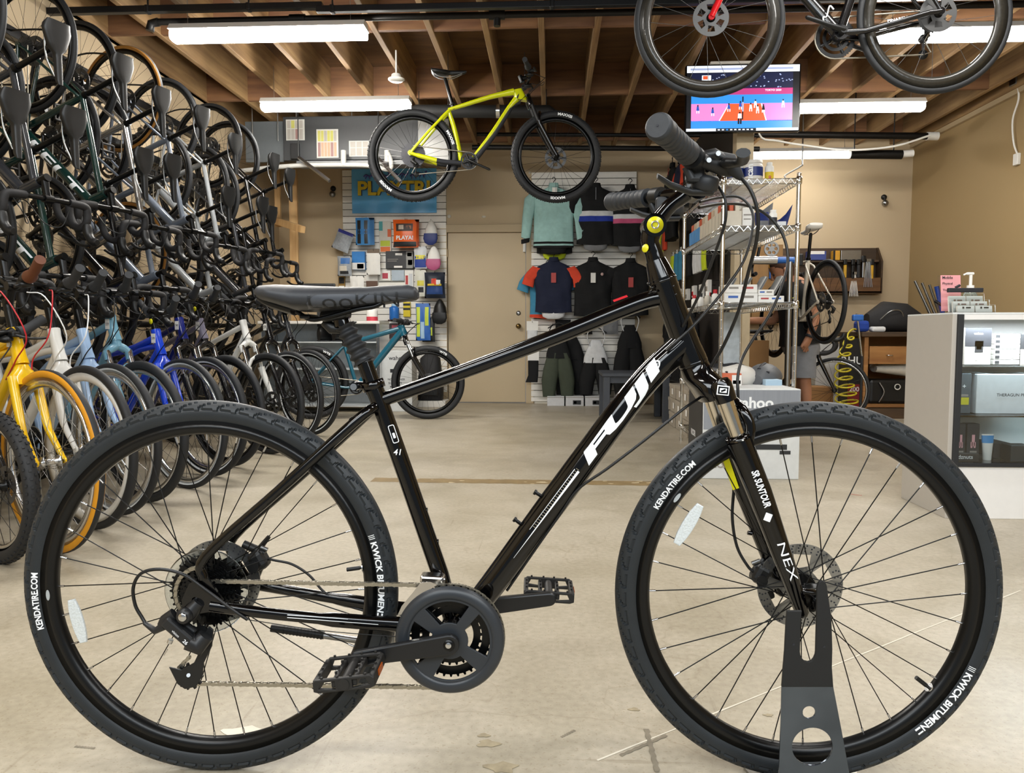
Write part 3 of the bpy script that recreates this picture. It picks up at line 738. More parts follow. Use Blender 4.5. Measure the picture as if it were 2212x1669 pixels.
def m_saddle(b, L=.27, W=.07, thick=.045, wide=.14):
    secs = []
    for i in range(15):
        t = i / 14; x = -L * .45 + L * t
        hw = W * (1 if t < .12 else (1 - .78 * ((t - .12) / .5) ** 1.3 if t < .5 else .24 - 0.07 * (t - .5)))
        if t < .12: hw = W * (.80 + .2 * t / .12)
        hw = max(hw, W * .17); hw *= (1 if t < .96 else .8)
        z = .012 * (1 - t) ** 3 + .004 * t
        th = thick * (.55 + .45 * (1 - t)) * (.5 if i in (0, 14) else 1)
        secs.append((V((x, 0, z - th / 2)), V((0, hw, 0)), V((0, 0, th / 2)), 2.8))
    b.loft(secs, 20)
def m_rails(b, L=.27):
    for s_ in (-1, 1):
        b.tube(smooth_path([(-L * .38, .04 * s_, -.025), (-L * .2, .03 * s_, -.05), (L * .12, .024 * s_, -.05), (L * .42, .012 * s_, -.02)], 4), .0038, 6)

def drop_path(s_, w_=.21):
    return smooth_path([(0, 0, 0), (0, .09 * s_, 0), (.005, (w_ - .02) * s_, 0), (.03, w_ * s_, -.002), (.075, (w_ + .002) * s_, -.01), (.1, (w_ + .004) * s_, -.05), (.082, (w_ + .01) * s_, -.1), (.03, (w_ + .014) * s_, -.128), (-.03, (w_ + .016) * s_, -.13)], 5)

def bars(root, S, g):
    kind = S['bar']; BC = g['BC']; mb = S.get('m_bar', M_black_metal); gm = S.get('m_grip', M_foam)
    if kind == 'drop':
        h = part('handlebar', ('dropbar',), lambda b: [b.tube(drop_path(s_), .0118, 10) for s_ in (-1, 1)], mb, root, BC)
        for s_ in (-1, 1):
            part('bar_tape', ('tape', s_), lambda b: b.tube(drop_path(s_)[6:], .0185, 10), S.get('m_tape', M_foam), h)
            def hood(b):
                b.tube(smooth_path([(.085, .214 * s_, -.012), (.13, .214 * s_, -.005), (.165, .212 * s_, .02), (.172, .212 * s_, .052)], 4), [.018, .021, .022, .022, .021, .02, .02, .021, .021, .02, .019, .018, .014], 10)
                b.tube(smooth_path([(.165, .212 * s_, .03), (.185, .214 * s_, -.01), (.175, .22 * s_, -.07), (.15, .228 * s_, -.115)], 4), .0075, 8, sq=1.4)
            part('brake_hood', ('hood', s_), hood, M_black, h)
        return h
    W = S.get('bar_w', .31); rise = S.get('rise', .0); sweep = S.get('sweep', .05); up_ = S.get('up', .004)
    def path(s_): return smooth_path([(0, 0, 0), (0.004, .05 * s_, 0), (.0, .12 * s_, rise * .9), (-sweep * .45, W * .68 * s_, rise), (-sweep, W * s_, rise + up_)], 5)
    key = (W, rise, sweep, up_)
    h = part('handlebar', ('bar',) + key, lambda b: [b.tube(path(s_), .0115, 10) for s_ in (-1, 1)], mb, root, BC)
    for s_ in (-1, 1):
        def grip(b):
            P = path(s_); n = 7; q = P[-n:]
            b.tube(q + [q[-1] + (q[-1] - q[-2]).normalized() * .004], [.025, .0235, .0175, .018, .0175, .018, .0185, .019], 16)
        part('grip', ('grip', s_) + key, grip, gm, h)
        def lever(b):
            P = path(s_); p = P[-9]; d = (P[-1] - P[-2]).normalized()
            b.cyl(p - d * .012, p + d * .012, .017, n=12)
            b.box(p + V((.022, 0, -.006)), (.04, .03, .022), bev=.006)
            b.tube(smooth_path([p + V((.035, 0, -.008)), p + V((.05, .03 * s_, -.02)), p + V((.04, .075 * s_, -.022)), p + V((.03, .11 * s_, -.02))], 4), .0055, 8, sq=1.5)
        part('brake_lever', ('lever', s_) + key, lever, S.get('m_lever', M_black), h)
        if S.get('shifter', True):
            def shf(b):
                P = path(s_); p = P[-10]
                b.ball(p + V((.004, -.01 * s_, -.026)), (.03, .026, .014)); b.tube([p + V((-.01, 0, -.03)), p + V((-.035, .01 * s_, -.035))], [.008, .005], 8)
            part('shifter', ('shf', s_) + key, shf, M_black, h)
    return h

def cranks(root, S, g, ang):
    BB = g['BB']; r = S.get('ring', .09); mc = S.get('m_crank', M_black)
    def ring(b):
        N = int(2 * pi * r / .0127); b.shape([gear_outline(N, r), circ(0, 0, r * .78, 32)], (0, -.044, 0), (1, 0, 0), (0, 0, 1), .003)
        b.shape([circ(0, 0, r * .66, 32), circ(0, 0, r * .5, 32)], (0, -.036, 0), (1, 0, 0), (0, 0, 1), .003)
        for i in range(4):
            a = ang + .78 + i * pi / 2; b.cyl((.015 * cos(a), -.044, .015 * sin(a)), (r * .84 * cos(a), -.044, r * .84 * sin(a)), .010, .007, n=6)
    c = part('chainring', ('ring', r, round(ang, 2)), ring, S.get('m_ring', mc), root, BB)
    for s_ in (-1, 1):
        aa = ang if s_ < 0 else ang + pi
        def arm(b):
            o = V((0, (.06 if s_ < 0 else .055) * s_, 0)); e = V((.17 * cos(aa), .072 * s_, .17 * sin(aa)))
            b.tube([o - e * .06, o, o.lerp(e, .5), e, e * 1.05], [.012, .017, .012, .0125, .006], 8, sq=.75, up=(0, 1, 0)); b.cyl((0, .03 * s_, 0), (0, .066 * s_, 0), .016, n=12)
        a_ = part('crank_arm', ('arm', s_, round(ang, 2)), arm, mc, root, BB)
        if S.get('pedals', True):
            def ped(b):
                e = V((.17 * cos(aa), .085 * s_, .17 * sin(aa)))
                b.cyl(e - V((0, .012 * s_, 0)), e + V((0, .09 * s_, 0)), .007, n=8)
                for dx in (-.04, .04): b.box(e + V((dx, .045 * s_, 0)), (.012, .085, .016), bev=.003)
                for dy in (.005, .088): b.box(e + V((0, dy * s_, 0)), (.085, .012, .014), bev=.003)
            part('pedal', ('ped', s_, round(ang, 2)), ped, M_black, root, BB)
    return c

def m_chain(b, g, S, ry=-.04):
    r = S.get('ring', .09) + .001; rc = S.get('cas', .062) * .7; BB, RA = g['BB'], g['RA']
    tl = [RA + V((.0, 0, rc)), BB + V((0, 0, r))]
    ang = [pi / 2 - i * pi / 12 for i in range(13)]
    pts = [RA + V((0, 0, rc))] + [BB + V((r * cos(a), 0, r * sin(a))) for a in ang] + [RA + V((.02, 0, -.15)), RA + V((-.01, 0, -.14)), RA + V((.02, 0, -.09)), RA + V((.0, 0, -.05))]
    b.tube([p + V((0, ry, 0)) for p in pts], .0042, 6, sq=.7, up=(0, 0, 1))
def m_derail(b, g):
    A = g['RA'] + V((.008, -.055, -.03))
    b.tube([A, A + V((-.012, -.012, -.025)), A + V((.02, -.014, -.05))], [.009, .016, .013], 8)
    b.tube([A + V((.018, .01, -.048)), A + V((.012, .012, -.125))], [.011, .009], 8, sq=.4, up=(0, 1, 0))
    for z, rr in ((-.05, .02), (-.12, .021)): b.lathe([(0, -.003), (rr, -.003), (rr, .003), (0, .003)], A + V((.016, .014, z)), n=14)

M_dcas = mat('sooty cassette steel', '#5a5a5a', .4, metal=.8)
BASE = dict(R=.34, tw=.016, rim_d=.022, rim_w=.011, spokes=28, disc=True, drop=.07, cs=.42, sa=73, ha=72, st=.5, wb=1.0, fl=.39, rake=.045, htl=.14, sh=.66,
            stem=.09, tubes=dict(ht=.021, tt=.015, dt=.02, st=.016, bb=.022, ss=.008, cs=.0095), fork='rigid', bar='drop', m_rim=M_black_metal, m_tire=M_rubber, m_spoke=M_black_metal, m_hub=M_black_metal)
def bicycle(name, label, S0, M, group=None, ang=-.2, cat='bicycle', extra=None):
    S = dict(BASE); S.update(S0); g = geom(S); K = S.get('key', 'k') ; root = thing(name, label, cat, group=group, M=M)
    fm = S['m_frame']; fm = fm if isinstance(fm, (list, tuple)) else [fm]
    fmats = [fm[0], M_black_metal] + list(fm[1:])
    part('frame', ('frame', K), lambda b: S['frame_fn'](b, S, g) if 'frame_fn' in S else m_frame(b, S, g), fmats, root)
    f = part('fork', ('fork', K), lambda b: m_fork(b, S, g), S.get('m_fork', fm[0]), root)
    if S['fork'] == 'susp':
        hu = g['hu']; perp = V((hu.z, 0, -hu.x))
        for s_ in (-1, 1):
            part('stanchion', ('stan', K, s_), lambda b: b.cyl(g['HB'] - hu * .05 + V((0, .055 * s_, 0)) , g['FA'] + hu * (S['fl'] * .54) - perp * S['rake'] * .9 + V((0, .055 * s_, 0)), .014, n=12), S.get('m_stan', M_chrome), f)
    part('seatpost', ('post', K), lambda b: b.tube([g['ST'] - g['su'] * .02, g['SP'] - g['su'] * .02, g['SP']], [.0135, .0135, .011], 12), S.get('m_post', M_black_metal), root)
    sd = part('saddle', ('saddle', S.get('sad_w', .07)), lambda b: m_saddle(b, W=S.get('sad_w', .07)), S.get('m_saddle', M_black), root, g['SP'] + V((.02, 0, .045)))
    part('saddle_rails', ('rails',), lambda b: m_rails(b), M_steel if S.get('rail', 1) else M_black, sd)
    def stem(b):
        b.cyl(g['HT'], g['SC'] + g['hu'] * .022, .0185, n=14); b.tube([g['SC'], g['SC'].lerp(g['BC'], .6), g['BC']], [.018, .015, .017], 12); b.cyl(g['BC'] - V((0, .022, 0)), g['BC'] + V((0, .022, 0)), .019, n=14)
    part('stem', ('stem', K), stem, S.get('m_stem', M_black_metal), root)
    hb = bars(root, S, g)
    if S.get('turn'): hb.rotation_euler = (0, 0, S['turn'])
    if S.get('ycap'): part('yellow_cap', ('ycap',), lambda b: b.lathe([(0, .003), (.014, .003), (.015, 0), (0, 0)], n=18), M_yellow_dec, root, g['SC'] + V((.01, -.021, 0)), (0, 0, pi))
    wheel(root, S, g['FA'], False); wheel(root, S, g['RA'], True)
    cranks(root, S, g, ang)
    part('chain', ('chain', K), lambda b: m_chain(b, g, S), M_chain, root)
    part('rear_derailleur', ('der', K), lambda b: m_derail(b, g), M_black, root)
    if S.get('cables', True):
        for s_ in (-1, 1):
            def cab(b):
                p = g['BC'] + V((.03, .12 * s_, -.01)); q = g['HB'] + V((.06, .03 * s_, .05))
                b.tube(smooth_path([p, p + V((.08, -.03 * s_, -.02)), q + V((.07, .01 * s_, .06)), q + V((-.03, -.0 * s_, -.03)), g['HB'] + V((.02 if s_ > 0 else -.06, .028 * s_, -.06))], 5), .0026, 6)
            part('brake_cable', ('cab', K, s_), cab, S.get('m_cable', M_black), root)
    if S.get('price'):
        def tg(b):
            b.box((0, -.0245, 0), (.036, .001, .05)); b.text(S['price'], (0, -.0255, 0), (1, 0, 0), (0, 0, 1), w=.028, m=1, bold=.01)
        part('price_tag', None, tg, [M_paper, M_ink], root, g['HB'].lerp(g['HT'], .68))
    if extra: extra(root, S, g)
    return root
def m_place(x, y, z=0.0, head=0.0):
    """standing bicycle, rear contact point and heading about z"""
    return Matrix.Translation((x, y, z)) @ Matrix.Rotation(head, 4, 'Z')
# ================================================================ the black hybrid bicycle in front
RW, TW, TH = 0.351, 0.0195, 0.0232
B_O = V((-0.632, 1.375, 0)); B_T = atan2(0.03, 1.102)
B_X = V((cos(B_T), sin(B_T), 0)); B_Y = V((-sin(B_T), cos(B_T), 0))
def BP(a, b, l=0.0):
    """sight line -> bicycle space, on the plane l to the left of the bicycle's middle"""
    d = ray(a, b); o = B_O + B_Y * l; t = (o - CAM).dot(B_Y) / d.dot(B_Y); p = CAM + d * t - B_O
    return V((p.dot(B_X), p.dot(B_Y), p.z))
def BL(pts, l): return [BP(a, b, l) for a, b in pts]
def mainbike():
    P = M_black_paint; root = thing('bicycle', 'large glossy black hybrid bicycle in the foreground held by a hub stand', 'bicycle', M=Matrix.Translation(B_O) @ Matrix.Rotation(B_T, 4, 'Z'))
    RA = V((0, 0, RW)); FA = V((1.1025, 0, RW)); BB = BP(980, 1350)
    HT, HB = BP(1429, 600), BP(1499, 788); hu = (HT - HB).normalized(); hp = V((hu.z, 0, -hu.x))
    ST = BP(806, 832); su = (ST - BB).normalized()
    # ---- frame
    sy = lambda p, y: V((p.x, y, p.z))
    b = MB()
    b.tube([HB, HB + hu * .012, HB + hu * .035, HT - hu * .05, HT - hu * .02, HT], [.0262, .0265, .0245, .0235, .0245, .025], 24)
    b.lathe([(.0262, -.002), (.0272, 0), (.0262, .002)], HB + hu * .004, hu, 24); b.lathe([(.025, -.002), (.0262, 0), (.025, .002)], HT - hu * .006, hu, 24)
    tt = smooth_path([BP(818, 866), BP(1000, 802), BP(1200, 727), BP(1340, 670), BP(1400, 648), HT - hu * .035], 6); n = len(tt)
    b.tube(tt, [.0128 + .0030 * min(1, i / (n * .8)) for i in range(n)], 20, up=(0, 1, 0), sq=1.0)
    dtp, dtq = BP(1042, 1290), HB + hu * .045
    dt = smooth_path([BB, dtp, BP(1200, 1078), BP(1376, 843), dtq], 6)
    b.tube(dt, [[.0195, .0235, .0262, .0252, .0242][min(4, i // 6)] * (1 - (i % 6) / 6) + [.0195, .0235, .0262, .0252, .0242][min(4, i // 6 + 1)] * (i % 6) / 6 for i in range(len(dt))], 24)
    b.tube([BB, BP(951, 1240), BP(880, 1035), BP(822, 872), ST], [.0165, .0162, .016, .016, .0165], 20)
    b.cyl(BB - V((0, .035, 0)), BB + V((0, .035, 0)), .024, n=24)
    for s_ in (-1, 1):
        b.tube(smooth_path([sy(BP(812, 878), .012 * s_), sy(BP(788, 893, -.028), .028 * s_), sy(BP(730, 944, -.041), .041 * s_), sy(BP(600, 1061, -.056), .056 * s_), sy(BP(445, 1200, -.066), .066 * s_), sy(BP(440, 1250, -.066), .066 * s_)], 5), [.0095] * 15 + [.009] * 11, 12)
        b.tube(smooth_path([sy(BP(930, 1352, -.03), .03 * s_), sy(BP(860, 1348, -.038), .038 * s_), sy(BP(720, 1338, -.05), .05 * s_), sy(BP(560, 1322, -.062), .062 * s_), sy(BP(455, 1308, -.066), .066 * s_)], 5), [.0145] * 6 + [.0135] * 5 + [.0105] * 10, 12, sq=.8)
        b.shape([[(-.022, -.03), (.03, -.02), (.05, .0), (.02, .045), (-.01, .03), (-.024, 0)], circ(0, 0, .006, 10)], RA + V((0, .066 * s_, 0)), (1, 0, 0), (0, 0, 1), .006)
    b.tube([BP(772, 905) + V((0, -.036, 0)), BP(772, 905) + V((0, .036, 0))], .008, 10)
    for q in ((1402, 612), (1440, 600), (1445, 618), (1468, 735), (1486, 755)):   # weld beads at the head tube
        for k in range(3): b.ball(BP(q[0] + 7 * k, q[1] + 9 * k, -.017 if k < 2 else -.02), (.004, .003, .0025), n=8, k=5)
    # decals
    a0, a1 = BP(1258, 1000, -.02), BP(1418, 782, -.02)
    tube_words(b, 'FUJI', BP(1200, 1078), BP(1376, 843), .0262, -1, .80, .030, .21, 1, .6, .05)
    def dl(p, q, r, off, w0, w1, m=1, taper=True):
        """thin painted line along a tube, off = height across the tube"""
        p, q = V(p), V(q); a = (q - p).normalized(); up = V((-a.z, 0, a.x)); rows = []
        for i in range(11):
            c = p.lerp(q, i / 10); w_ = w0 + (w1 - w0) * i / 10
            row = []
            for h in (off - w_ / 2, off + w_ / 2):
                t = max(-1, min(1, h / r)); t = math.asin(t); row.append(c + up * (r * sin(t)) + V((0, -r * cos(t) - .0004, 0)))
            rows.append(row)
        b.grid(rows, m, False)
    d0, d1 = BP(1110, 1196), BP(1248, 1012)
    dl(d0, d1, .0262, .000, .0004, .0045); dl(BP(1150, 1140), BP(1246, 1012), .0262, .0065, .0006, .0012)
    for k in range(26):
        c = BP(1150 + 92 * k / 25, 1128 - 122 * k / 25); dl(c, c + (d1 - d0).normalized() * .0012, .0263, -.0005 - .003, .0065, .0065, 3)
    # squared letter badge and number on the seat tube
    bq = BP(850, 937, -.0166); rr_ = lambda w_, h, c: [(x * (w_ - c) + c * cos(t), y * (h - c) + c * sin(t)) for x, y, t0 in ((1, 1, 0), (-1, 1, 1), (-1, -1, 2), (1, -1, 3)) for t in [(t0 + i / 4) * pi / 2 for i in range(5)]]; sv = V((su.x, 0, su.z)); sx_ = V((sv.z, 0, -sv.x))
    b.shape([rr_(.0058, .017, .003), rr_(.0046, .0156, .0022)], bq, sx_, sv, .0006, 1); b.shape([rr_(.0022, .005, .001)], bq - sv * .003, sx_, sv, .0006, 1)
    b.text('41', BP(858, 976, -.0168), (1, 0, 0), (0, 0, 1), h=.011, m=1, bold=.01, shear=.2)
    tube_words(b, 'FOJI', BP(540, 1320), BP(640, 1333), .0118, -1, .45, .0085, .062, 1, .5, .04)
    for s_ in ((860, 1346),): pass
    dl(BP(625, 1330, -.056), BP(820, 1345, -.05), .0125, .002, .0012, .0008); dl(BP(625, 1327, -.056), BP(755, 1336, -.055), .0125, .004, .0012, .0006)
    ov = [(.016 * cos(t), .008 * sin(t)) for t in [i * pi / 10 for i in range(20)]]
    oc = BP(1412, 794, -.0255); a = (BP(1420, 780) - BP(1400, 806)).normalized()
    b.shape([ov, [(x * .8, y * .75) for x, y in ov]], oc, a, V((-a.z, 0, a.x)), .0006, 1)
    dl(BP(1330, 668, 0), BP(1360, 657, 0), .0182, .0155, .004, .004, 2)
    fr = b.build('frame', [P, M_white, M_red, M_chain], root)
    for (a, c) in (((911, 1102), (919, 1102)), ((934, 1170), (943, 1170)), ((1166, 1069), (1158, 1064)), ((1122, 1129), (1114, 1123))):
        bb = MB(); p, q = BP(*a), BP(*c); d = (q - p).normalized(); bb.cyl(q - d * .004 + (q - p) * -.2, p, .0035, n=8); bb.cyl(p, p - d * .0, .005, n=10); bb.cyl(q, q + d * .004, .0052, n=10); bb.cyl(p - d * .004, q, .0035, n=8); bb.build('bottle_bolt', M_black_metal, fr)
    # ---- seat clamp, post, saddle
    b = MB(); b.lathe([(.0165, -.008), (.021, -.008), (.0215, 0), (.021, .008), (.0165, .008)], ST - su * .0, su, 24)
    p = BP(768, 834); b.tube([ST + V((-.012, -.006, 0)), p + V((0, 0, .002))], .0075, 10); b.cyl(p + V((0, -.014, 0)), p + V((0, .014, 0)), .008, n=12)
    b.cyl(p + V((0, -.017, 0)), p + V((0, -.014, 0)), .0062, n=10, m=1)
    b.build('seat_clamp', [P, M_alu], root)
    post = MB(); pl, pt = BP(793, 790), BP(737, 693)
    post.tube([ST - su * .01, BP(786, 777)], [.0145, .0145], 24); post.cyl(BP(787, 783), BP(784, 772), .0175, .0165, n=24, m=1)
    post.cyl(BP(768, 742), BP(739, 696), .0115, .0125, n=20)
    hd = BP(735, 690); post.tube([hd + V((.004, 0, -.012)), hd + V((.0, 0, .012)), hd + V((-.02, 0, .012))], [.016, .017, .012], 16)
    post.box(hd + V((-.008, 0, .008)), (.05, .05, .02), 1, bev=.008, rot=(0, -.15, 0)); post.tube([hd + V((-.03, 0, -.004)), hd + V((-.015, 0, -.016)), hd + V((.004, 0, -.02))], [.008, .011, .006], 10, 1)
    sp = post.build('seatpost', [P, M_black], root)
    bl = MB(); A, Bq = BP(787, 782), BP(744, 704); k = 33
    bl.tube([A.lerp(Bq, i / (k - 1)) for i in range(k)], [(.0185 - .0025 * i / (k - 1)) + .0032 * cos(2 * pi * i / 6.4) for i in range(k)], 24)
    bl.build('bellows', M_rubber, sp)
    s = MB(); SL = [(559, 641, 622, .055), (566, 648, 616, .078), (590, 655, 614, .088), (640, 671, 615.5, .088), (690, 672, 617.5, .075), (740, 668, 619, .054), (790, 662, 619, .036), (840, 655, 616, .026), (880, 650, 615, .022), (896, 648, 620, .018), (903, 644, 629, .010)]
    secs = []
    for (u_, vb, vt, hw) in SL:
        lo = BP(u_, vb, -hw * .8); hi = BP(u_, vt, -hw * .3)
        x = (lo.x + hi.x) / 2; secs.append((V((x, 0, (lo.z + hi.z) / 2)), V((0, hw, 0)), V((0, 0, (hi.z - lo.z) / 2)), 2.6))
    # denser
    D = []
    for i in range(len(secs) - 1):
        for k in range(4):
            t = k / 4; D.append(tuple(a.lerp(c, t) if hasattr(a, 'lerp') else a + (c - a) * t for a, c in zip(secs[i], secs[i + 1])))
    D.append(secs[-1])
    s.loft(D, 40)
    sd = s.build('saddle', mat('saddle vinyl', '#2b2d31', 0.5, var=0.06, scale=120, bump=0.06), root)
    # side panel and embossed lettering that follow the saddle's flank
    def flank(x, z):
        for i in range(len(D) - 1):
            a, c = D[i], D[i + 1]
            if a[0].x <= x <= c[0].x:
                t = (x - a[0].x) / (c[0].x - a[0].x + 1e-9); ce = a[0].lerp(c[0], t); hw = a[1].y + (c[1].y - a[1].y) * t; hh = a[2].z + (c[2].z - a[2].z) * t
                q = max(-.98, min(.98, (z - ce.z) / hh)); return V((x, -hw * (1 - abs(q) ** 2.6) ** (1 / 2.6) - .0012, z))
        return V((x, -.03, z))
    x0, x1 = BP(655, 650, -.075).x, BP(880, 640, -.025).x; zt = BP(700, 637, -.06).z
    pm = MB(); rows = []
    for i in range(30):
        t = i / 29; x = x0 + (x1 - x0) * t
        zc0 = BP(655 + 225 * t, 671 - 24 * t, -.06 + .035 * t).z + .002; zc1 = BP(655 + 225 * t, 640 - 6 * sin(pi * t) + 4 * t, -.05 + .03 * t).z
        if t < .12: zc1 = zc0 + (zc1 - zc0) * (t / .12) ** .7
        rows.append([flank(x, zc0 + (zc1 - zc0) * j / 5) for j in range(6)])
    pm.grid(rows); pm.build('side_panel', mat('satin saddle panel', '#44484f', 0.38, var=0.05, scale=200), sd)
    tm = MB(); xc = (x0 + x1) / 2 - .004; zc = BP(750, 649, -.05).z
    tm.text('LooKIN', None, None, None, w=.145, h=.026, m=0, bold=-.006, fn=lambda x, y: flank(xc + x, zc + y + .045 * x) + V((0, -.0008, 0)))
    tm.build('lettering', mat('dark embossing', '#17191c', 0.4), sd)
    r = MB()
    for s_ in (-1, 1):
        l = .022 * s_
        r.tube(smooth_path([BP(640, 672, l), BP(672, 690, l), BP(710, 684, l * 1.1), BP(770, 668, l), BP(808, 662, l * .9), BP(830, 650, l * .7)], 5), .0042, 8)
    r.tube(smooth_path([BP(570, 640), BP(590, 652), BP(640, 668, 0)], 4), .012, 8, sq=3)
    r.box(BP(668, 684), (.02, .06, .008), bev=.003)
    r.build('saddle_rails', M_black_metal, sd)
    # ---- stem, spacer
    st = MB(); J = BP(1411, 489); Q0 = BP(1437, 566)
    C = BP(1503, 408); E = (BP(1420, 276, -.305) + BP(1328, 437, .305)) / 2; E.y = 0
    cone = [HT + hu * .002, BP(1418, 566)]
    st.tube([HT, HT.lerp(BP(1417, 564), .5), BP(1416, 562)], [.0245, .0215, .0178], 24)
    st.tube(smooth_path([BP(1417, 564), BP(1412, 545), BP(1404, 520), J], 4), [.0165, .0165, .0165, .016, .016, .016, .016, .016, .0165, .017, .0175, .018, .018], 20, sq=1.0)
    st.cyl(J - V((0, .021, 0)), J + V((0, .021, 0)), .0205, n=28)
    st.tube(smooth_path([J, BP(1445, 447), BP(1470, 428), C - V((.006, 0, .0))], 5), [.0165, .0165, .016, .0155, .015, .015, .0145, .0145, .0145, .015, .015, .0155, .016, .0165, .017, .0175], 20, up=(0, 1, 0), sq=.9)
    st.cyl(C - V((0, .024, 0)), C + V((0, .024, 0)), .0215, n=24)
    sto = st.build('stem', P, root)
    yb = MB(); yb.lathe([(0, -.0001), (.0052, 0), (.0052, .002), (.0075, .002), (.0075, .0012), (.0145, .0012), (.0145, 0), (0, 0)], J - V((0, .0212, 0)), (0, -1, 0), 28, ms=[1, 1, 1, 0, 0, 0, 0])
    yo = yb.build('yellow_cap', [M_yellow_dec, M_alu], sto)
    dr = MB(); q = BP(1394, 536, -.0145); dr.lathe([(.0075, 0), (.0068, .0012), (0, .002)], q, V((-.75, -.65, .1)).normalized(), 20); dr.build('yellow_sticker', M_yellow_dec, sto)
    # ---- handlebar
    def bar(s_): return smooth_path([C, C + V((0, .06 * s_, 0)), V((.886, .115 * s_, 1.091)), V((.842, .18 * s_, 1.096)), V((.771, .306 * s_, 1.108))], 6)
    hb = MB()
    for s_ in (-1, 1): hb.tube(bar(s_), .0118, 16)
    hbo = hb.build('handlebar', P, root)
    ribs = mat('grey grip rubber', '#2b2e32', 0.55, var=0.08, scale=90, bump=0.1)
    for s_ in (-1, 1):
        pt_ = bar(s_); q0, q1 = pt_[-1], pt_[-7]; L = (q1 - q0).length; d = (q1 - q0) / L; g = MB(); k = 60; ln = .132
        pts = [q0 + d * (ln * i / k - .005) for i in range(k + 1)]; rr = []
        for i in range(k + 1):
            t = i / k; r_ = .0205 - .0035 * min(1, t / .35) + .002 * max(0, (t - .85) / .15)
            if t < .05: r_ *= .80 + .2 * sqrt(t / .05)
            if .2 < t < .9: r_ += .0009 * (1 if (i % 7) < 5 else -1.2)
            rr.append(r_)
        g.tube(pts, rr, 28); g.cyl(q0 - d * .0058, q0 - d * .003, .0018, n=8, m=1)
        g.build('grip', [ribs, M_ink], hbo)
        # lever clamp, lever blade, shifter pod
        kx = -8 if s_ < 0 else -8; p = pt_[-1] + d * .158; f = V((1, 0, 0)); lb = MB()
        lb.tube([p - d * .012, p + d * .012], .0185, 18); lb.tube([p + V((.012, 0, -.002)), p + V((.045, -.008 * s_, -.012)), p + V((.062, -.018 * s_, -.016))], [.012, .013, .010], 12, sq=.8)
        lb.tube([p + d * .01 + V((.01, 0, .006)), p + V((.03, 0, .006)), p + V((.055, -.012 * s_, -.002))], [.008, .010, .008], 10)
        bl_ = smooth_path([p + V((.05, .004 * s_, -.008)), p + V((.062, .035 * s_, -.014)), p + V((.056, .075 * s_, -.018)), p + V((.045, .115 * s_, -.018))], 5)
        lb.tube(bl_, [.0085, .008, .0075, .007, .0065, .006, .006, .006, .006, .006, .006, .006, .006, .006, .006, .007], 10, sq=1.5)
        for k_ in ((.02, -.006), (.034, .004)): lb.cyl(p + V((k_[0], -.016, k_[1])), p + V((k_[0], .016, k_[1])), .004, n=8, m=1)
        lb.build('brake_lever', [M_black, M_steel], hbo)
        sh = MB(); c = pt_[-1] + d * .172
        sh.lathe([(0, -.013), (.018, -.013), (.0215, -.009), (.0215, .007), (.017, .012), (0, .012)], c + V((.018, -.018 * s_, -.03)), V((.15, .25 * s_, 1)).normalized(), 24)
        sh.tube(smooth_path([c + V((.03, -.02 * s_, -.045)), c + V((.0, -.012 * s_, -.046)), c + V((-.03, .0, -.04)), c + V((-.058, .012 * s_, -.03))], 4), [.008] * 5 + [.0075] * 4 + [.006] * 4, 10, sq=.5, up=(0, 0, 1)) if False else sh.loft([(c + V((.03, -.02 * s_, -.046)), V((0, .014, 0)), V((0, 0, .005))), (c + V((-.005, -.014 * s_, -.046)), V((0, .012, 0)), V((0, 0, .005))), (c + V((-.04, -.004 * s_, -.036)), V((0, .012, 0)), V((0, 0, .005))), (c + V((-.062, .006 * s_, -.024)), V((0, .008, 0)), V((0, 0, .004)))], 14)
        sh.box(c + V((.0, -.01 * s_, -.018)), (.03, .02, .03), bev=.006)
        sh.tube([c + V((-.01, .012 * s_, -.03)), c + V((-.02, .014 * s_, -.012))], [.007, .006], 8)
        sh.build('shifter', M_dark, hbo)
    bt = MB(); bt.tube([BP(1545, 342, -.16), BP(1575, 352, -.16), BP(1592, 374, -.16), BP(1603, 386, -.16)], [.012, .016, .009, .0045], 14, sq=.7); bt.build('cable_boot', M_rubber, hbo)
    # ---- cables
    def cable(l, r_=.0026): MB().tube(smooth_path([BP(*q) for q in l], 6), r_, 8).build('brake_cable', M_black, root)
    cable([(1600, 382, -.16), (1623, 414, -.17), (1637, 462, -.17), (1634, 520, -.16), (1616, 590, -.12), (1595, 672, -.08), (1562, 748, -.04), (1535, 792, -.02)], .0030)
    cable([(1548, 396, -.12), (1566, 430, -.13), (1566, 480, -.13), (1545, 545, -.11), (1512, 632, -.08), (1487, 682, -.05), (1475, 705, -.035)])
    cable([(1512, 436, .03), (1550, 427, .08), (1595, 425, .1), (1622, 450, .09), (1626, 490, .07), (1608, 560, .04), (1565, 625, .0), (1510, 690, -.03), (1464, 735, -.038), (1440, 757, -.03)])
    cable([(1510, 448, .06), (1560, 440, .13), (1610, 443, .18), (1655, 463, .2), (1690, 505, .2), (1702, 560, .19), (1690, 615, .17), (1662, 680, .14), (1625, 735, .11), (1603, 775, .085), (1594, 812, .07), (1594, 850, .062), (1596, 920, .066), (1592, 985, .07), (1585, 1060, .07), (1582, 1120, .066), (1592, 1180, .06), (1615, 1222, .052), (1630, 1236, .05)], .003)
    cable([(1510, 860, -.0), (1480, 880, -.025), (1440, 912, -.034), (1380, 960, -.034), (1310, 1013, -.03), (1248, 1057, -.022), (1210, 1110, -.018), (1150, 1195, -.01), (1095, 1275, 0)])
    cable([(568, 1202, .05), (590, 1209, .05), (630, 1218, .05), (668, 1242, .05), (700, 1278, .05), (745, 1305, .045), (785, 1318, .04)])
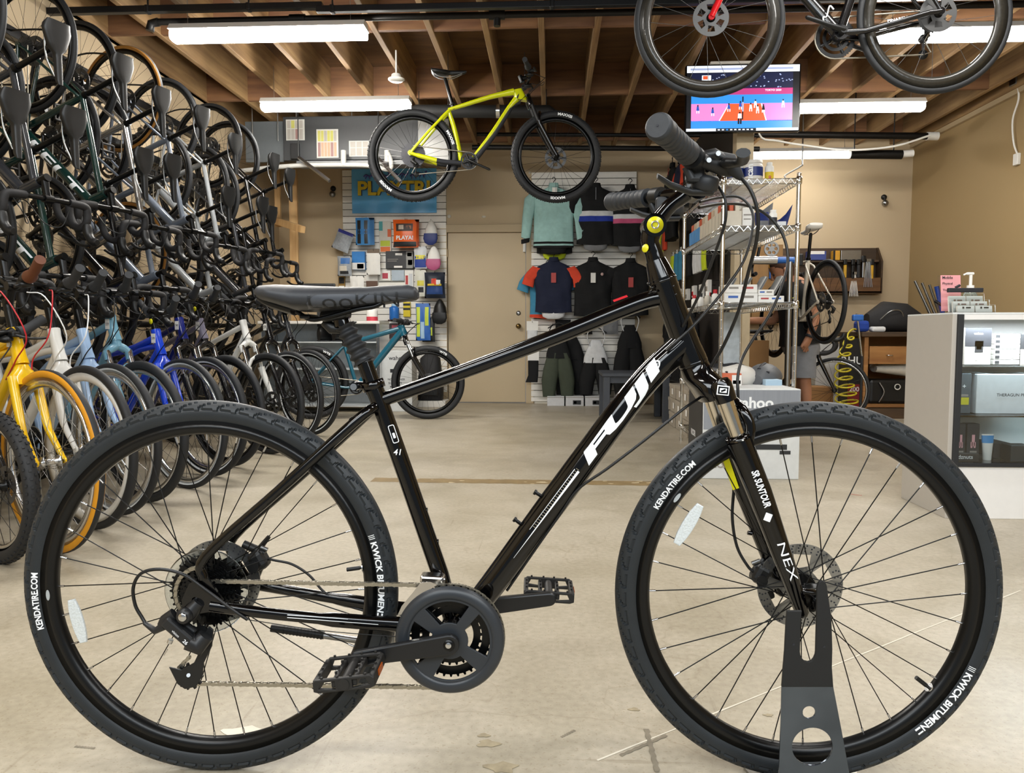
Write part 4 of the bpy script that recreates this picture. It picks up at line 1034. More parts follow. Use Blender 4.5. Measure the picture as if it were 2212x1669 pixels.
    cable([(313, 1344, -.077), (306, 1332, -.075), (292, 1306, -.075), (288, 1268, -.075), (305, 1238, -.075), (345, 1229, -.075), (395, 1240, -.075), (440, 1270, -.075), (500, 1315, -.075), (535, 1338, -.07)], .0030)
    cable([(535, 1338, -.07), (700, 1362, -.06), (860, 1375, -.05)], .0008)
    # ---- fork
    f = MB(); up_ = HB - hu * .003; cr = BP(1521, 832)
    f.loft([(HB - hu * .001, hp * .026, V((0, .026, 0))), (HB - hu * .018, hp * .028, V((0, .03, 0)), 2.2), (cr - V((0, 0, -.006)), hp * .028, V((0, .062, 0)), 2.6), (BP(1532, 858), hp * .020, V((0, .056, 0)), 2.6)], 28)
    for s_ in (-1, 1):
        t0 = BP(1544, 822, 0) if False else BP(1556, 830, -.056); t1 = BP(1569, 866, -.056); t0.y = t1.y = .056 * s_
        f.tube([t0 + (t0 - t1) * .25, t0, t1], [.016, .0195, .019], 20)
        a_, m_, m2, e_ = BP(1595, 950, -.056), BP(1640, 1062, -.056), BP(1690, 1200, -.056), BP(1733, 1322, -.056)
        for q in (a_, m_, m2, e_): q.y = .056 * s_
        dd = (m_ - a_).normalized()
        f.tube([a_, a_ + dd * .008, m_, m2, e_, e_ + (e_ - m2).normalized() * .008], [.0225, .0225, .0215, .0175, .0125, .007], 20)
        f.lathe([(.0165, 0), (.0185, .0005), (.0185, .005), (.021, .006), (.0225, .0)], a_ - dd * .003, -dd, 24)
        ax_ = V((FA.x, .056 * s_, FA.z)); f.tube([m2.lerp(e_, .6), ax_ + V((.004, 0, .02)), ax_, ax_ - V((.01, 0, .012))], [.008, .012, .014, .008], 12, up=(0, 1, 0), sq=.5)
        f.cyl(ax_ - V((0, .008, 0)), ax_ + V((0, .008, 0)), .012, n=16)
        for (t, h, w_, pos, m) in (('SR SUNTOUR', .013, .068, .20, 1), ('NEX', .014, .07, .62, 1)):
            if s_ < 0:
                pa, pb = a_, e_; c = pa.lerp(pb, pos + .07); dd2 = (pb - pa).normalized(); upv = V((-dd2.z, 0, dd2.x))
                rad = .0222 if pos < .5 else .0188
                f.text(t, None, None, None, w=w_, h=h, m=m, bold=.03 if pos < .5 else -.004, shear=.1, fn=lambda x, y: c + dd2 * x + upv * (rad * sin(y / rad) + .003) + V((0, -rad * cos(y / rad) - .0006 - (.0015 if pos < .5 else 0), 0)))
    f.box(BP(1659, 1117, -.0785), (.012, .001, .014), 1, rot=(0, .35, 0), bev=.0004)
    ar = [V((.012, -.056, -.01)), V((.016, -.055, .025)), V((.004, -.046, .052)), V((-.002, -.02, .064)), V((-.004, 0, .066)), V((-.002, .02, .064)), V((.004, .046, .052)), V((.016, .055, .025)), V((.012, .056, -.01))]
    a0 = BP(1600, 950, -.056); a0.y = 0
    f.tube(smooth_path([a0 + q for q in ar], 4), .0095, 12, up=(1, 0, 0), sq=.7)
    # square badge on the crown
    bo = BP(1562, 843, -.0765); f.box(bo, (.021, .0012, .0165), 1, rot=(0, .1, 0), bev=.0005); f.box(bo - V((0, .0006, 0)), (.017, .0012, .0125), 0, rot=(0, .1, 0)); f.box(bo - V((0, .0011, 0)), (.012, .0012, .0075), 1, rot=(0, .1, 0)); f.box(bo - V((0, .0016, 0)), (.008, .0012, .003), 0, rot=(0, -.35, 0))
    b1 = BP(1660, 1150, -.05); f.cyl(BP(1615, 1150, .05), BP(1624, 1152, .05), .004, n=8)
    fo = f.build('fork', [P, M_white], root)
    for s_ in (-1, 1):
        p0, p1 = BP(1562, 852, -.056), BP(1597, 952, -.056); p0.y = p1.y = .056 * s_
        MB().cyl(p0, p1, .014, n=28).build('stanchion', mat('warm chromed tube', '#cfc8bb', 0.14, metal=1), fo)
    ys = MB(); y0, y1 = BP(1566, 985, .034), BP(1590, 1056, .034); dd = (y1 - y0).normalized(); nn = V((-dd.z, 0, dd.x))
    ys.add([y0 + nn * .006, y0 - nn * .006, y1 - nn * .006, y1 + nn * .006, y0 + nn * .006 + V((0, .001, 0)), y0 - nn * .006 + V((0, .001, 0)), y1 - nn * .006 + V((0, .001, 0)), y1 + nn * .006 + V((0, .001, 0))], [(0, 1, 2, 3), (7, 6, 5, 4), (0, 4, 5, 1), (1, 5, 6, 2), (2, 6, 7, 3), (3, 7, 4, 0)])
    yso = ys.build('warning_sticker', M_yellow_dec, fo)
    # ---- wheels
    def tread(b):
        n, k = 1500, 34; A0 = 2.35; Nb = 62; vs = []
        for i in range(n):
            ph = 2 * pi * i / n; e = V((cos(ph), 0, sin(ph)))
            for j in range(k + 1):
                a = -A0 + 2 * A0 * j / k; s_ = abs(a); r_ = TW
                if .42 < s_ < 1.25:
                    t = (s_ - .42) / .83; q = (ph * Nb / (2 * pi) + (.75 * t + .5 * sin(pi * t * .8) if a > 0 else .5 - .75 * t - .5 * sin(pi * t * .8))) % 1.0
                    if q < .15: r_ -= .0030
                    if t > .88 and q > .4: r_ -= .0026
                if s_ >= 1.25: r_ -= .0010
                vs.append(e * (RW - TH + TH * r_ / TW * cos(a)) + V((0, r_ * sin(a), 0)))
        fs = []
        for i in range(n):
            for j in range(k): fs.append((i * (k + 1) + j, ((i + 1) % n) * (k + 1) + j, ((i + 1) % n) * (k + 1) + j + 1, i * (k + 1) + j + 1))
        b.add(vs, fs, 0, False)
    def side_text(b, t, ang, w_, h, side=-1, rad=.3225, bold=.03):
        rc = RW - TH
        def fn(x, y):
            a = ang - x / rad; r_ = rad + y; yy = TW * sqrt(max(1e-6, 1 - ((r_ - rc) / TH) ** 2)) + .0001
            return V((r_ * cos(a), side * yy, r_ * sin(a)))
        b.text(t, None, None, None, w=w_, h=h, m=1, bold=bold, fn=fn)
    for (nm, pos, ka, wa, rear) in (('rear_wheel', RA, R(184), R(5), True), ('front_wheel', FA, R(141), R(-38), False)):
        w_ = MB()
        m_rim(w_, .3140, .0255, .0152, 120); wo = w_.build(nm, mat('satin black rim', '#0d0e0f', 0.3, metal=.3), root, pos)
        tb = MB(); tread(tb); side_text(tb, 'KENDATIRE.COM', ka, .108, .0115); side_text(tb, 'KWICK BITUMEN', wa, .132, .0125)
        for k in range(3): side_text(tb, 'I', wa + .224 + .010 * k, .0012, .012)
        for k in range(2): side_text(tb, '=', wa - .222 - .008 * k, .008, .011, bold=0)
        for da, rr in ((0, 0),):
            pass
        tb.build('tire', [M_rubber_main, M_white], wo)
        N = 32
        for i in range(N):
            p, q = spoke_ends(i, N, .2905, .024, .028); s = MB(); s.cyl(p, q, .00105, n=6, cap=False); d = (q - p).normalized(); s.cyl(q - d * .014, q, .0019, n=6, m=1)
            s.build('spoke', [M_black_metal, M_alu], wo)
        h = MB(); m_hub(h, .026, .028, .066 if rear else .07); h.build('hub', M_black_metal, wo)
        rt = MB(); m_rotor(rt, .08)
        for k in range(36):
            a = 2 * pi * k / 36
            for rr in (.066, .072, .0765): rt.cyl((rr * cos(a + rr * 30), .0347 - .036, rr * sin(a + rr * 30)), (rr * cos(a + rr * 30), .0373 - .036, rr * sin(a + rr * 30)), .0017, n=6, m=1)
        rt.build('brake_rotor', [M_steel, M_ink], wo, (0, .037, 0))
        # reflector on the spokes
        ra = R(194) if rear else R(150); rc = .255; rf = MB(); o = [(.042 * t, .0115 * (1 - (abs(t)) ** 2.2 * .45)) for t in [-1 + i / 8 for i in range(17)]]; o = o + [(x, -y) for x, y in reversed(o)]
        rf.shape([o], (rc * cos(ra), -.012, rc * sin(ra)), (-sin(ra), 0, cos(ra)), (cos(ra), 0, sin(ra)), .006, bevel=.0015)
        rf.build('reflector', mat('clear reflector', '#c9d0d2', 0.18, var=.12, scale=260, bump=.5, coat=.6), wo)
        va = R(8) if rear else R(-38); vv = MB(); e = V((cos(va), 0, sin(va))); vv.cyl(e * .290, e * .268, .0028, n=8); vv.cyl(e * .282, e * .258, .004, n=8); vv.cyl(e * .2895, e * .2875, .009, n=12, m=1)
        vv.build('valve', [M_black, M_alu], wo)
        rl = MB(); a = ka + (-.03 if rear else .05)
        rl.shape([[(.010 * cos(t), .0035 * sin(t)) for t in [i * pi / 8 for i in range(16)]]], (.300 * cos(a), -.0152, .300 * sin(a)), (-sin(a), 0, cos(a)), (cos(a), 0, sin(a)), .0008)
        rl.build('rim_sticker', mat('grey sticker', '#9fa5a8', .5), wo)
        if rear:
            c = MB(); m_cassette(c, .066, .024, 8, -.020, .0043); c.build('cassette', M_black_metal, wo)
            g = MB(); g.lathe([(.03, -.016), (.075, -.0165), (.0785, -.019), (.0785, -.0175), (.075, -.015), (.03, -.0145)], n=64, closed=True); g.build('spoke_protector', thin_glass('clear plastic disc', (.9, .93, .94), .08), wo)
        else:
            s = MB(); s.cyl((0, -.066, 0), (0, -.082, 0), .0085, .0075, n=14); s.cyl((0, -.066, 0), (0, -.072, 0), .013, n=14); s.build('axle_nut', M_black_metal, wo)
    # ---- brake calipers
    for (q, l, fl) in (((1643, 1238), .052, 1), ((560, 1208), .05, -1)):
        c = MB(); p = BP(q[0], q[1], l)
        c.box(p, (.032, .036, .04), bev=.01, rot=(0, .5 * fl, 0)); c.tube([p + V((-.012 * fl, 0, .012)), p + V((.03 * fl, 0, .03))], .008, 10); c.cyl(p + V((-.004, -.02, -.008)), p + V((-.004, -.024, -.008)), .011, n=14)
        c.box(p + V((.012 * fl, .01, -.03)), (.022, .016, .05), bev=.005, rot=(0, -.4 * fl, 0)); c.cyl(p + V((-.02 * fl, -.01, .022)), p + V((-.005 * fl, -.01, .028)), .004, n=8, m=1)
        c.tube([p + V((0, 0, .02)), p + V((.02, .0, .045))], [.006, .004], 8)
        c.build('brake_caliper', [M_black, M_steel], root)
    # ---- drivetrain
    ca = BP(972, 1381, -.09); pa = BP(772, 1421, -.098); pb = BP(1186, 1291, .1)
    cr = MB(); cc = V((BB.x, -.072, BB.z)); CR = .0965
    def sector(a0, a1, r0, r1):
        k = 10; cr_ = [(r1 * cos(a0 + (a1 - a0) * i / k), r1 * sin(a0 + (a1 - a0) * i / k)) for i in range(k + 1)]
        i0, i1 = a0 + .12, a1 - .12
        return cr_ + [(r0 * cos(i1 + (i0 - i1) * i / 4), r0 * sin(i1 + (i0 - i1) * i / 4)) for i in range(5)]
    holes = [sector(R(c_ - 33), R(c_ + 33), .033, .071) for c_ in (94, 10, -81, 184)]
    cr.shape([circ(0, 0, .0925, 96)] + holes, cc, (1, 0, 0), (0, 0, 1), .0045, bevel=.0012)
    cr.lathe([(.0735, -.001), (.076, .004), (.082, .0055), (.0925, .003), (.0968, -.003), (.0968, -.006), (.0735, -.006)], cc, (0, -1, 0), 96, closed=True)
    cg = cr.build('chain_guard', mat('satin grey plastic', '#2a2e33', .36, var=.04), root)
    rg = MB()
    for (r_, y, rin) in ((.0945, -.058, .078), (.073, -.050, .056), (.055, -.042, .040)):
        N = int(2 * pi * r_ / .0127); rg.shape([gear_outline(N, r_), circ(0, 0, rin, 48)], V((BB.x, y, BB.z)), (1, 0, 0), (0, 0, 1), .0026)
    for i in range(4):
        a = R(45 + 90 * i); rg.box(V((BB.x + .05 * cos(a), -.052, BB.z + .05 * sin(a))), (.07, .006, .014), rot=(0, -a, 0), bev=.002)
    rg.cyl(V((BB.x, -.034, BB.z)), V((BB.x, -.066, BB.z)), .024, n=20)
    rg.build('chainring', M_black_metal, root)
    def arm(name, c0, e, s_):
        b = MB(); d = (e - c0); L = d.length; d.normalize(); up = V((-d.z, 0, d.x)); pts = []
        w0, w1 = .0185, .0135; o = arc((0, 0), w0, pi / 2, 3 * pi / 2, 10) + arc((L, 0), w1, -pi / 2, pi / 2, 10)
        b.shape([o], (c0 + V((0, 0, 0))), d, up, .014, bevel=.003)
        b.lathe([(.0, .0), (.009, .0), (.0098, -.0012), (.0115, -.0012)], c0 + V((0, .0082 * s_, 0)), (0, s_, 0), 20, m=1)
        b.lathe([(.0, .001), (.0045, .001), (.006, .0)], c0 + V((0, .0076 * s_, 0)), (0, s_, 0), 20, m=2)
        b.cyl(V((BB.x, .03 * s_, BB.z)), c0, .015, n=18)
        return b.build(name, [mat('satin black crank', '#141517', .34, var=.05), M_black_metal, M_alu], root)
    c0 = V((BB.x, -.086, BB.z)); c1 = V((BB.x, .08, BB.z)); dn = (pa - V((ca.x, pa.y, ca.z))); 
    ea = V((pa.x, -.098, pa.z)); eb = V((pb.x, .095, pb.z)); arm('crank_arm', c0, ea, -1); arm('crank_arm', c1, eb, 1)
    for (e, s_, tilt) in ((ea, -1, .12), (eb, 1, -.06)):
        p = MB(MB and Matrix.Translation(e) @ Matrix.Rotation(-tilt, 4, 'Y'))
        Wp, Lp, H = .105, .088, .02; y0, y1 = .012 * s_, (.012 + .085) * s_
        p.cyl((0, 0, 0), (0, y1, 0), .0085, n=12)
        for y in (y0, y1): p.shape([[(-.05, -.008), (-.042, -.011), (.042, -.011), (.05, -.008), (.05, .006), (.044, .011), (-.044, .011), (-.05, .006)], [(-.041, -.004), (-.014, -.007), (-.014, .006), (-.036, .006)], [(.041, -.004), (.036, .006), (.014, .006), (.014, -.007)]], (0, y, 0), (1, 0, 0), (0, 0, 1), .007, bevel=.0012)
        for x in (-.046, .046): p.box((x, (y0 + y1) / 2, 0), (.009, abs(y1 - y0), .019), bev=.002)
        for x in (-.017, .017): p.box((x, (y0 + y1) / 2, 0), (.008, abs(y1 - y0), .012), bev=.002)
        p.cyl((0, y1 - .002 * s_, 0), (0, y1 + .005 * s_, 0), .0095, n=16)
        for x in (-.045, -.017, .017, .045):
            for y in (.25, .5, .75): p.cyl((x, y0 + (y1 - y0) * y, .008), (x, y0 + (y1 - y0) * y, .0125), .0022, n=6)
        for x in (-.035, -.01, .012, .036): p.cyl((x, y0, .008), (x, y0, .014), .0022, n=6); p.cyl((x, y1, .008), (x, y1, .014), .0022, n=6)
        po = p.build('pedal', mat('worn pedal plastic', '#1d1c1b', .55, var=.12, scale=50), root)
        rf = MB(Matrix.Translation(e) @ Matrix.Rotation(-tilt, 4, 'Y')); rf.box((.0515, (y0 + y1) / 2, 0), (.002, .03, .01)); rf.build('pedal_reflector', mat('amber reflector', '#a04a12', .25), po)
    # chain of separate links
    ch = MB(); ly = -.052
    def links(p0, p1, ya, yb):
        p0, p1 = V(p0), V(p1); L = (p1 - p0).length; n = max(2, int(L / .0127)); d = (p1 - p0).normalized(); up = V((-d.z, 0, d.x)); f8 = []
        for i in range(24):
            t = 2 * pi * i / 24; w_ = .0042 * (.72 + .28 * cos(2 * t)) if abs(cos(t)) < .8 else .0042 * abs(sin(t)) ** .5 if abs(sin(t)) > .01 else 0
            f8.append((.0104 * cos(t), (.0042 if abs(cos(t)) > .45 else .0031) * sin(t) * (1.0 if abs(cos(t)) < .9 else 1.3)))
        for i in range(n):
            a = p0.lerp(p1, i / n); c = p0.lerp(p1, (i + 1) / n); y = ya + (yb - ya) * (i + .5) / n; mid = (a + c) / 2; oy = .0034 if i % 2 else .0021
            for s_ in (-1, 1): ch.shape([[(x * .98, z) for x, z in f8]], V((mid.x, y + oy * s_, mid.z)), d, up, .001)
            ch.cyl(V((a.x, y - .0042, a.z)), V((a.x, y + .0042, a.z)), .0021, n=8); ch.cyl(V((a.x, y - .0018, a.z)), V((a.x, y + .0018, a.z)), .0038, n=8)
    ct = BP(447, 1256, -.04); links(ct, V((BB.x - .0, 0, BB.z + .0935)), -.036, -.054)
    ang = [pi / 2 - i * pi / 24 for i in range(25)]; ring = [V((BB.x + .094 * cos(a), 0, BB.z + .094 * sin(a))) for a in ang]
    for i in range(0, 24, 1): links(ring[i], ring[i + 1], -.054, -.054)
    lo = BP(428, 1478, -.055); links(V((BB.x, 0, BB.z - .0935)), lo, -.054, -.05)
    links(BP(408, 1420, -.05), BP(388, 1440, -.05), -.05, -.05)
    for q in ((395, 1282), (398, 1296), (402, 1310)): pass
    cas = [RA + V((.05 * cos(a), 0, .05 * sin(a))) for a in [pi / 2 + .2 + i * .24 for i in range(10)]]
    for i in range(9): links(cas[i], cas[i + 1], -.034, -.034)
    ch.build('chain', M_chain, root)
    # rear derailleur
    M_der = mat('derailleur resin', '#1a1b1d', .4, var=.06)
    d = MB()
    def q3(u_, v_, l=-.075): return BP(u_, v_, l)
    d.tube([q3(430, 1300, -.068), q3(412, 1322, -.072), q3(392, 1336, -.078)], [.011, .014, .015], 14)
    d.lathe([(0, 0), (.011, 0), (.0135, .004), (.0135, .018), (0, .018)], q3(394, 1334, -.095), (0, 1, 0), 20)
    d.tube([q3(378, 1326, -.078), q3(358, 1340, -.08), q3(350, 1352, -.08)], [.012, .012, .009], 10, sq=.8)
    d.tube([q3(355, 1350, -.08), q3(335, 1362, -.08), q3(312, 1345, -.077)], [.0085, .0065, .004], 10)
    d.loft([(q3(362, 1342, -.088), V((.012, 0, 0)), V((0, 0, .012)), 3), (q3(384, 1364, -.09), V((.013, 0, 0)), V((0, 0, .013)), 3), (q3(412, 1388, -.09), V((.014, 0, 0)), V((0, 0, .014)), 3)], 14) if False else d.box(q3(388, 1366, -.088), (.068, .014, .021), bev=.004, rot=(0, R(42), 0))
    d.tube([q3(408, 1384, -.085), q3(428, 1394, -.08), q3(445, 1372, -.076)], [.016, .0185, .014], 14)
    d.box(q3(398, 1350, -.07), (.05, .012, .016), bev=.004, rot=(0, R(38), 0))
    dd_ = q3(384, 1372, -.096); a = R(-45); d.text('26', dd_ + V((.013, 0, -.012)), (cos(a), 0, sin(a)), (-sin(a), 0, cos(a)), h=.007, m=1, bold=.02); d.text('vision', dd_ + V((-.004, 0, .003)), (cos(a), 0, sin(a)), (-sin(a), 0, cos(a)), h=.0045, m=1)
    do = d.build('rear_derailleur', [M_der, M_white], root)
    db = MB(); db.lathe([(0, .002), (.0065, .002), (.0085, 0), (0, 0)], q3(394, 1333, -.0955), (0, -1, 0), 20); db.build('derailleur_bolt', M_alu, do)
    MB().cyl(q3(369, 1381, -.09), q3(366, 1388, -.09), .0048, n=10).build('adjuster_screw', M_alu, do); MB().cyl(q3(362, 1402, -.08), q3(354, 1415, -.08), .0009, n=6).build('cable_end', M_alu, do)
    cgm = MB(); pts = [(452, 1352), (461, 1360), (458, 1395), (440, 1432), (437, 1460), (424, 1482), (400, 1487), (384, 1476), (366, 1440), (392, 1446), (420, 1430), (436, 1396), (440, 1370)]
    o = q3(420, 1420, -.064); cgm.shape([[((q3(*p_, -.064) - o).x, (q3(*p_, -.064) - o).z) for p_ in pts]], o, (1, 0, 0), (0, 0, 1), .003, bevel=.0008)
    cgm.shape([[((q3(*p_, -.048) - q3(420, 1420, -.048)).x, (q3(*p_, -.048) - q3(420, 1420, -.048)).z) for p_ in pts]], q3(420, 1420, -.048), (1, 0, 0), (0, 0, 1), .003)
    cgm.cyl(q3(407, 1458, -.068), q3(407, 1458, -.062), .0035, n=10, m=1); cgm.build('derailleur_cage', [M_black, M_alu], do)
    jw = MB(); jw.shape([gear_outline(11, .022, .005), circ(0, 0, .004, 10)], q3(410, 1460, -.056), (1, 0, 0), (0, 0, 1), .006); jw.build('jockey_wheel', M_black, do); jw = MB(); jw.shape([gear_outline(11, .02, .005)], q3(434, 1372, -.056), (1, 0, 0), (0, 0, 1), .006); jw.build('jockey_wheel', M_black, do)
    # front derailleur, kickstand
    fd = MB(); o = BP(930, 1256, -.03)
    fd.tube([BP(915, 1250, -.02), BP(962, 1252, -.02)], .0085, 12); fd.box(BP(934, 1249, -.035), (.042, .03, .016), bev=.004, rot=(0, .05, 0))
    ol = [(908, 1258), (930, 1256), (945, 1262), (918, 1280), (893, 1302), (868, 1326), (858, 1330), (868, 1308), (893, 1278)]
    for l in (-.066, -.046): fd.shape([[((BP(*p_, l) - BP(900, 1290, l)).x, (BP(*p_, l) - BP(900, 1290, l)).z) for p_ in ol]], BP(900, 1290, l), (1, 0, 0), (0, 0, 1), .002)
    fd.build('front_derailleur', mat('scuffed chrome', '#c4c2c0', .2, metal=1), root)
    ks = MB(); ks.tube([BP(586, 1356, .06), BP(700, 1372, .06)], [.0075, .0075], 12, m=1); ks.tube([BP(700, 1372, .06), BP(790, 1385, .06), BP(830, 1380, .04)], [.0065, .0065, .0065], 12); ks.box(BP(840, 1372, .03), (.03, .04, .03), bev=.005)
    for k in range(12): ks.cyl(BP(612 + 7.4 * k, 1359.7 + 1.05 * k, .06), BP(615 + 7.4 * k, 1360.1 + 1.05 * k, .06), .0082, n=12, m=1)
    ks.build('kickstand', [M_steel, M_black], root)
    return root
mainbike()

# ---- hub stand under the front wheel
def hub_stand():
    root = thing('hub_stand', 'dark steel floor stand with two black prongs holding the front axle', 'stand', (B_O + B_X * 1.13 - B_Y * .1), B_T)
    l = -.105; o0 = V((1.13, -.1, 0))
    def L(u_, v_): p = BP(u_, v_, l) - o0; return (p.x, p.z)
    oc = BP(1745, 1500, l) - o0
    left = [(1699, 1318), (1697, 1345), (1694, 1405), (1691, 1440)]; right = [(1796, 1440), (1797, 1400), (1795, 1335), (1785, 1264), (1782, 1256), (1775, 1252), (1768, 1256), (1764, 1268)]
    slot = [(1763, 1330), (1761, 1406), (1760, 1413), (1757, 1420), (1752, 1426), (1745, 1428), (1737, 1426), (1731, 1420), (1728, 1413), (1727, 1406), (1729, 1340), (1731, 1318)]
    up = [(1688, 1482)] + [(1691, 1440)][:0] + []
    outer = [L(*p) for p in left[::-1]] + [L(*p) for p in reversed([])] 
    top = [L(1688, 1482)] + [L(*p) for p in reversed(left)] + [L(*p) for p in reversed(slot)] + [L(*p) for p in reversed(right)] + [L(1799, 1482)]
    low = [L(1688, 1480), L(1799, 1480), L(1818, 1580), L(1834, 1669), L(1848, 1752), L(1676, 1752), L(1682, 1669), L(1686, 1560)]
    M_st = mat('blued steel', '#5a626c', .22, metal=.9, var=.3, scale=9, bump=.08)
    h1 = L(1747, 1537); h2 = L(1754, 1611)
    sx = .00077
    b = MB(); b.shape([low, [(h1[0] + .0108 * cos(t), h1[1] + .0108 * sin(t)) for t in [i * pi / 14 for i in range(28)]], [(h2[0] + .0345 * cos(t), h2[1] + .0335 * sin(t)) for t in [i * pi / 20 for i in range(40)]]], (0, l + .1, 0), (1, 0, 0), (0, 0, 1), .004, bevel=.0006)
    b.build('plate', M_st, root)
    t = MB(); t.shape([top], (0, l + .1, 0), (1, 0, 0), (0, 0, 1), .006, bevel=.001)
    for q in ((1713, 1390), (1779, 1395)): p = L(*q); t.cyl((p[0], l + .1 - .0035, p[1]), (p[0], l + .1 - .0028, p[1]), .002, n=8, m=1)
    t.build('prong', [mat('matte black coating', '#151617', .65, var=.06), M_ink], root)
    f = MB(); f.shape([[(-.1, -.03), (.10, -.03), (.07, .16), (-.1, .20), (-.13, .12)], [(-.06, .03), (.05, .03), (.03, .13), (-.07, .15)]], (0, 0, .003), (1, 0, 0), (0, 1, 0), .006, bevel=.001)
    f.build('foot', mat('worn steel', '#8f8c85', .3, metal=.9, var=.2, scale=14), root)
hub_stand()
# ================================================================ the other bicycles
def paint(k, c, rough=.22, metal=0.0, coat=.5): return mat('paint ' + k, c, rough, metal=metal, coat=coat, var=.03)
M_foamtape = mat('black bar tape', '#1d1d1f', .7, var=.12, scale=70, bump=.2)
P_green = paint('bottle green', '#0c2a26'); P_silver = paint('silver', '#a9a7a4', .18, .8); P_bgrey = paint('blue grey', '#626a76'); P_grey = paint('light grey', '#84888b'); P_blk = paint('gloss black', '#0a0a0c'); P_char = paint('charcoal', '#2b2d31')
P_yel = paint('cab yellow', '#e6b80c'); P_wht = paint('warm white', '#dadbd8'); P_lblue = paint('baby blue', '#9dbbe0'); P_teal = paint('dusty blue', '#6d9db4'); P_blue = paint('royal blue', '#1440c8'); P_navy = paint('navy', '#101c66'); P_purp = paint('purple grey', '#6b6878'); P_lime = paint('lime yellow', '#c9d012'); P_tealmtb = paint('deep teal', '#17566b')
M_tan = mat('tan tyre wall', '#9a6a2a', .6); M_or = mat('orange tyre wall', '#c98a1a', .55); M_redpaint = paint('race red', '#c01820')
ROAD = dict(key='road', R=.338, tw=.0145, rim_d=.03, words=(), tubes=dict(ht=.024, tt=.0165, dt=.027, st=.017, bb=.024, ss=.008, cs=.011), ha=72.5, htl=.15, st=.47, sh=.70, wb=.99, fl=.385, m_tape=M_foamtape, m_spoke=M_black_metal, curved=False, blade=.016, cables=True)
# ---- two staggered tiers hung by the rear wheel on the left wall
HD = R(16)
def hang_M(x, y, z):
    """rear axle place; nose down, wheels towards the wall"""
    c, s_ = cos(HD), sin(HD)
    M = Matrix(((0, s_, c, 0), (0, c, -s_, 0), (-1, 0, 0, 0), (0, 0, 0, 1)))
    off = M @ V((0, 0, .338)); M.translation = V((x, y, z)) - off
    return M
UP = [  # saddle sight point, paint, wording, label
    ((110, 60), P_char, None, 'charcoal road bicycle hung highest and nearest in the top row on the left wall'),
    ((255, 165), P_green, 'FELT', 'dark green road bicycle with white lettering, second of the top row on the wall'),
    ((340, 230), P_silver, None, 'polished silver road bicycle hung in the top row beside the green one'),
    ((428, 270), P_bgrey, None, 'blue grey road bicycle hung in the top row under the big tube light'),
    ((500, 315), P_grey, 'TR', 'light grey road bicycle with red lettering hung in the top row'),
    ((585, 350), P_blk, None, 'all black road bicycle, second from the far end of the top hanging row'),
    ((620, 388), P_blk, None, 'black road bicycle at the far end of the top row, below the light grey panel')]
LO = [((20, 230), P_green, 'FELT', 'green and black road bicycle with white lettering, nearest in the lower hanging row'),
    ((150, 310), P_green, 'FELT', 'dark green road bicycle, second in the lower hanging row'),
    ((300, 330), P_blk, None, 'black road bicycle in the lower hanging row below the silver one'),
    ((365, 392), P_bgrey, None, 'blue grey road bicycle in the lower hanging row'),
    ((485, 410), P_grey, None, 'light grey road bicycle in the lower hanging row'),
    ((560, 450), P_char, None, 'charcoal road bicycle near the far end of the lower hanging row'),
    ((580, 482), P_blk, None, 'black road bicycle last in the lower hanging row, beside the lumber frame')]
XS = -2.2
for row, zc in ((UP, 2.31), (LO, 1.93)):
    for i, (q, pnt, word, label) in enumerate(row):
        y = PX(q[0], q[1], XS).y
        S = dict(ROAD); S['m_frame'] = [pnt, M_white]; S['key'] = 'road' + (word or '')
        if word == 'FELT': S['words'] = (('FELT', 'dt', 2, .052, .44, .35, .05),)
        if word == 'TR': S['m_frame'] = [pnt, M_red]; S['words'] = (('S', 'dt', 2, .035, .08, 0, .1),)
        if pnt is P_silver or pnt is P_bgrey: S['m_fork'] = pnt
        else: S['m_fork'] = P_blk
        if i == 3 and zc > 2: S['side'] = M_tan
        bk = bicycle('road_bicycle', label, S, hang_M(-2.78, y + .17, zc + (.02 if i % 2 else -.02)), 'road bicycles hung on the left wall', ang=-.4 - .5 * i % 3)
        part('price_tag', ('btag',), lambda b: b.box((0, 0, 0), (.05, .002, .036)), M_paper, bk, (.44, -.036, .29))
# rack rails and hooks that carry them
for z, t in ((2.58, 'steel wall rail that carries the top row of hanging bicycles'), (2.2, 'steel wall rail that carries the lower row of hanging bicycles')):
    b = MB(); b.box((XL + .03, 5.1, z), (.05, 4.4, .06), bev=.005); ro = tag(b.build('wall_rail', M_rail), t, 'rail')
    row = UP if z > 2.4 else LO
    for i, (q, *_r2) in enumerate(row):
        y = PX(q[0], q[1], XS).y + .17; zt = (2.31 if z > 2.4 else 1.93) + (.02 if i % 2 else -.02) + .338
        x = -2.78; MB().tube(smooth_path([(XL + .05, y, z), (XL + .2, y, zt - .045), (x - .02, y, zt - .055), (x + .03, y, zt - .035)], 4), .006, 8).build('hook', M_black, ro)
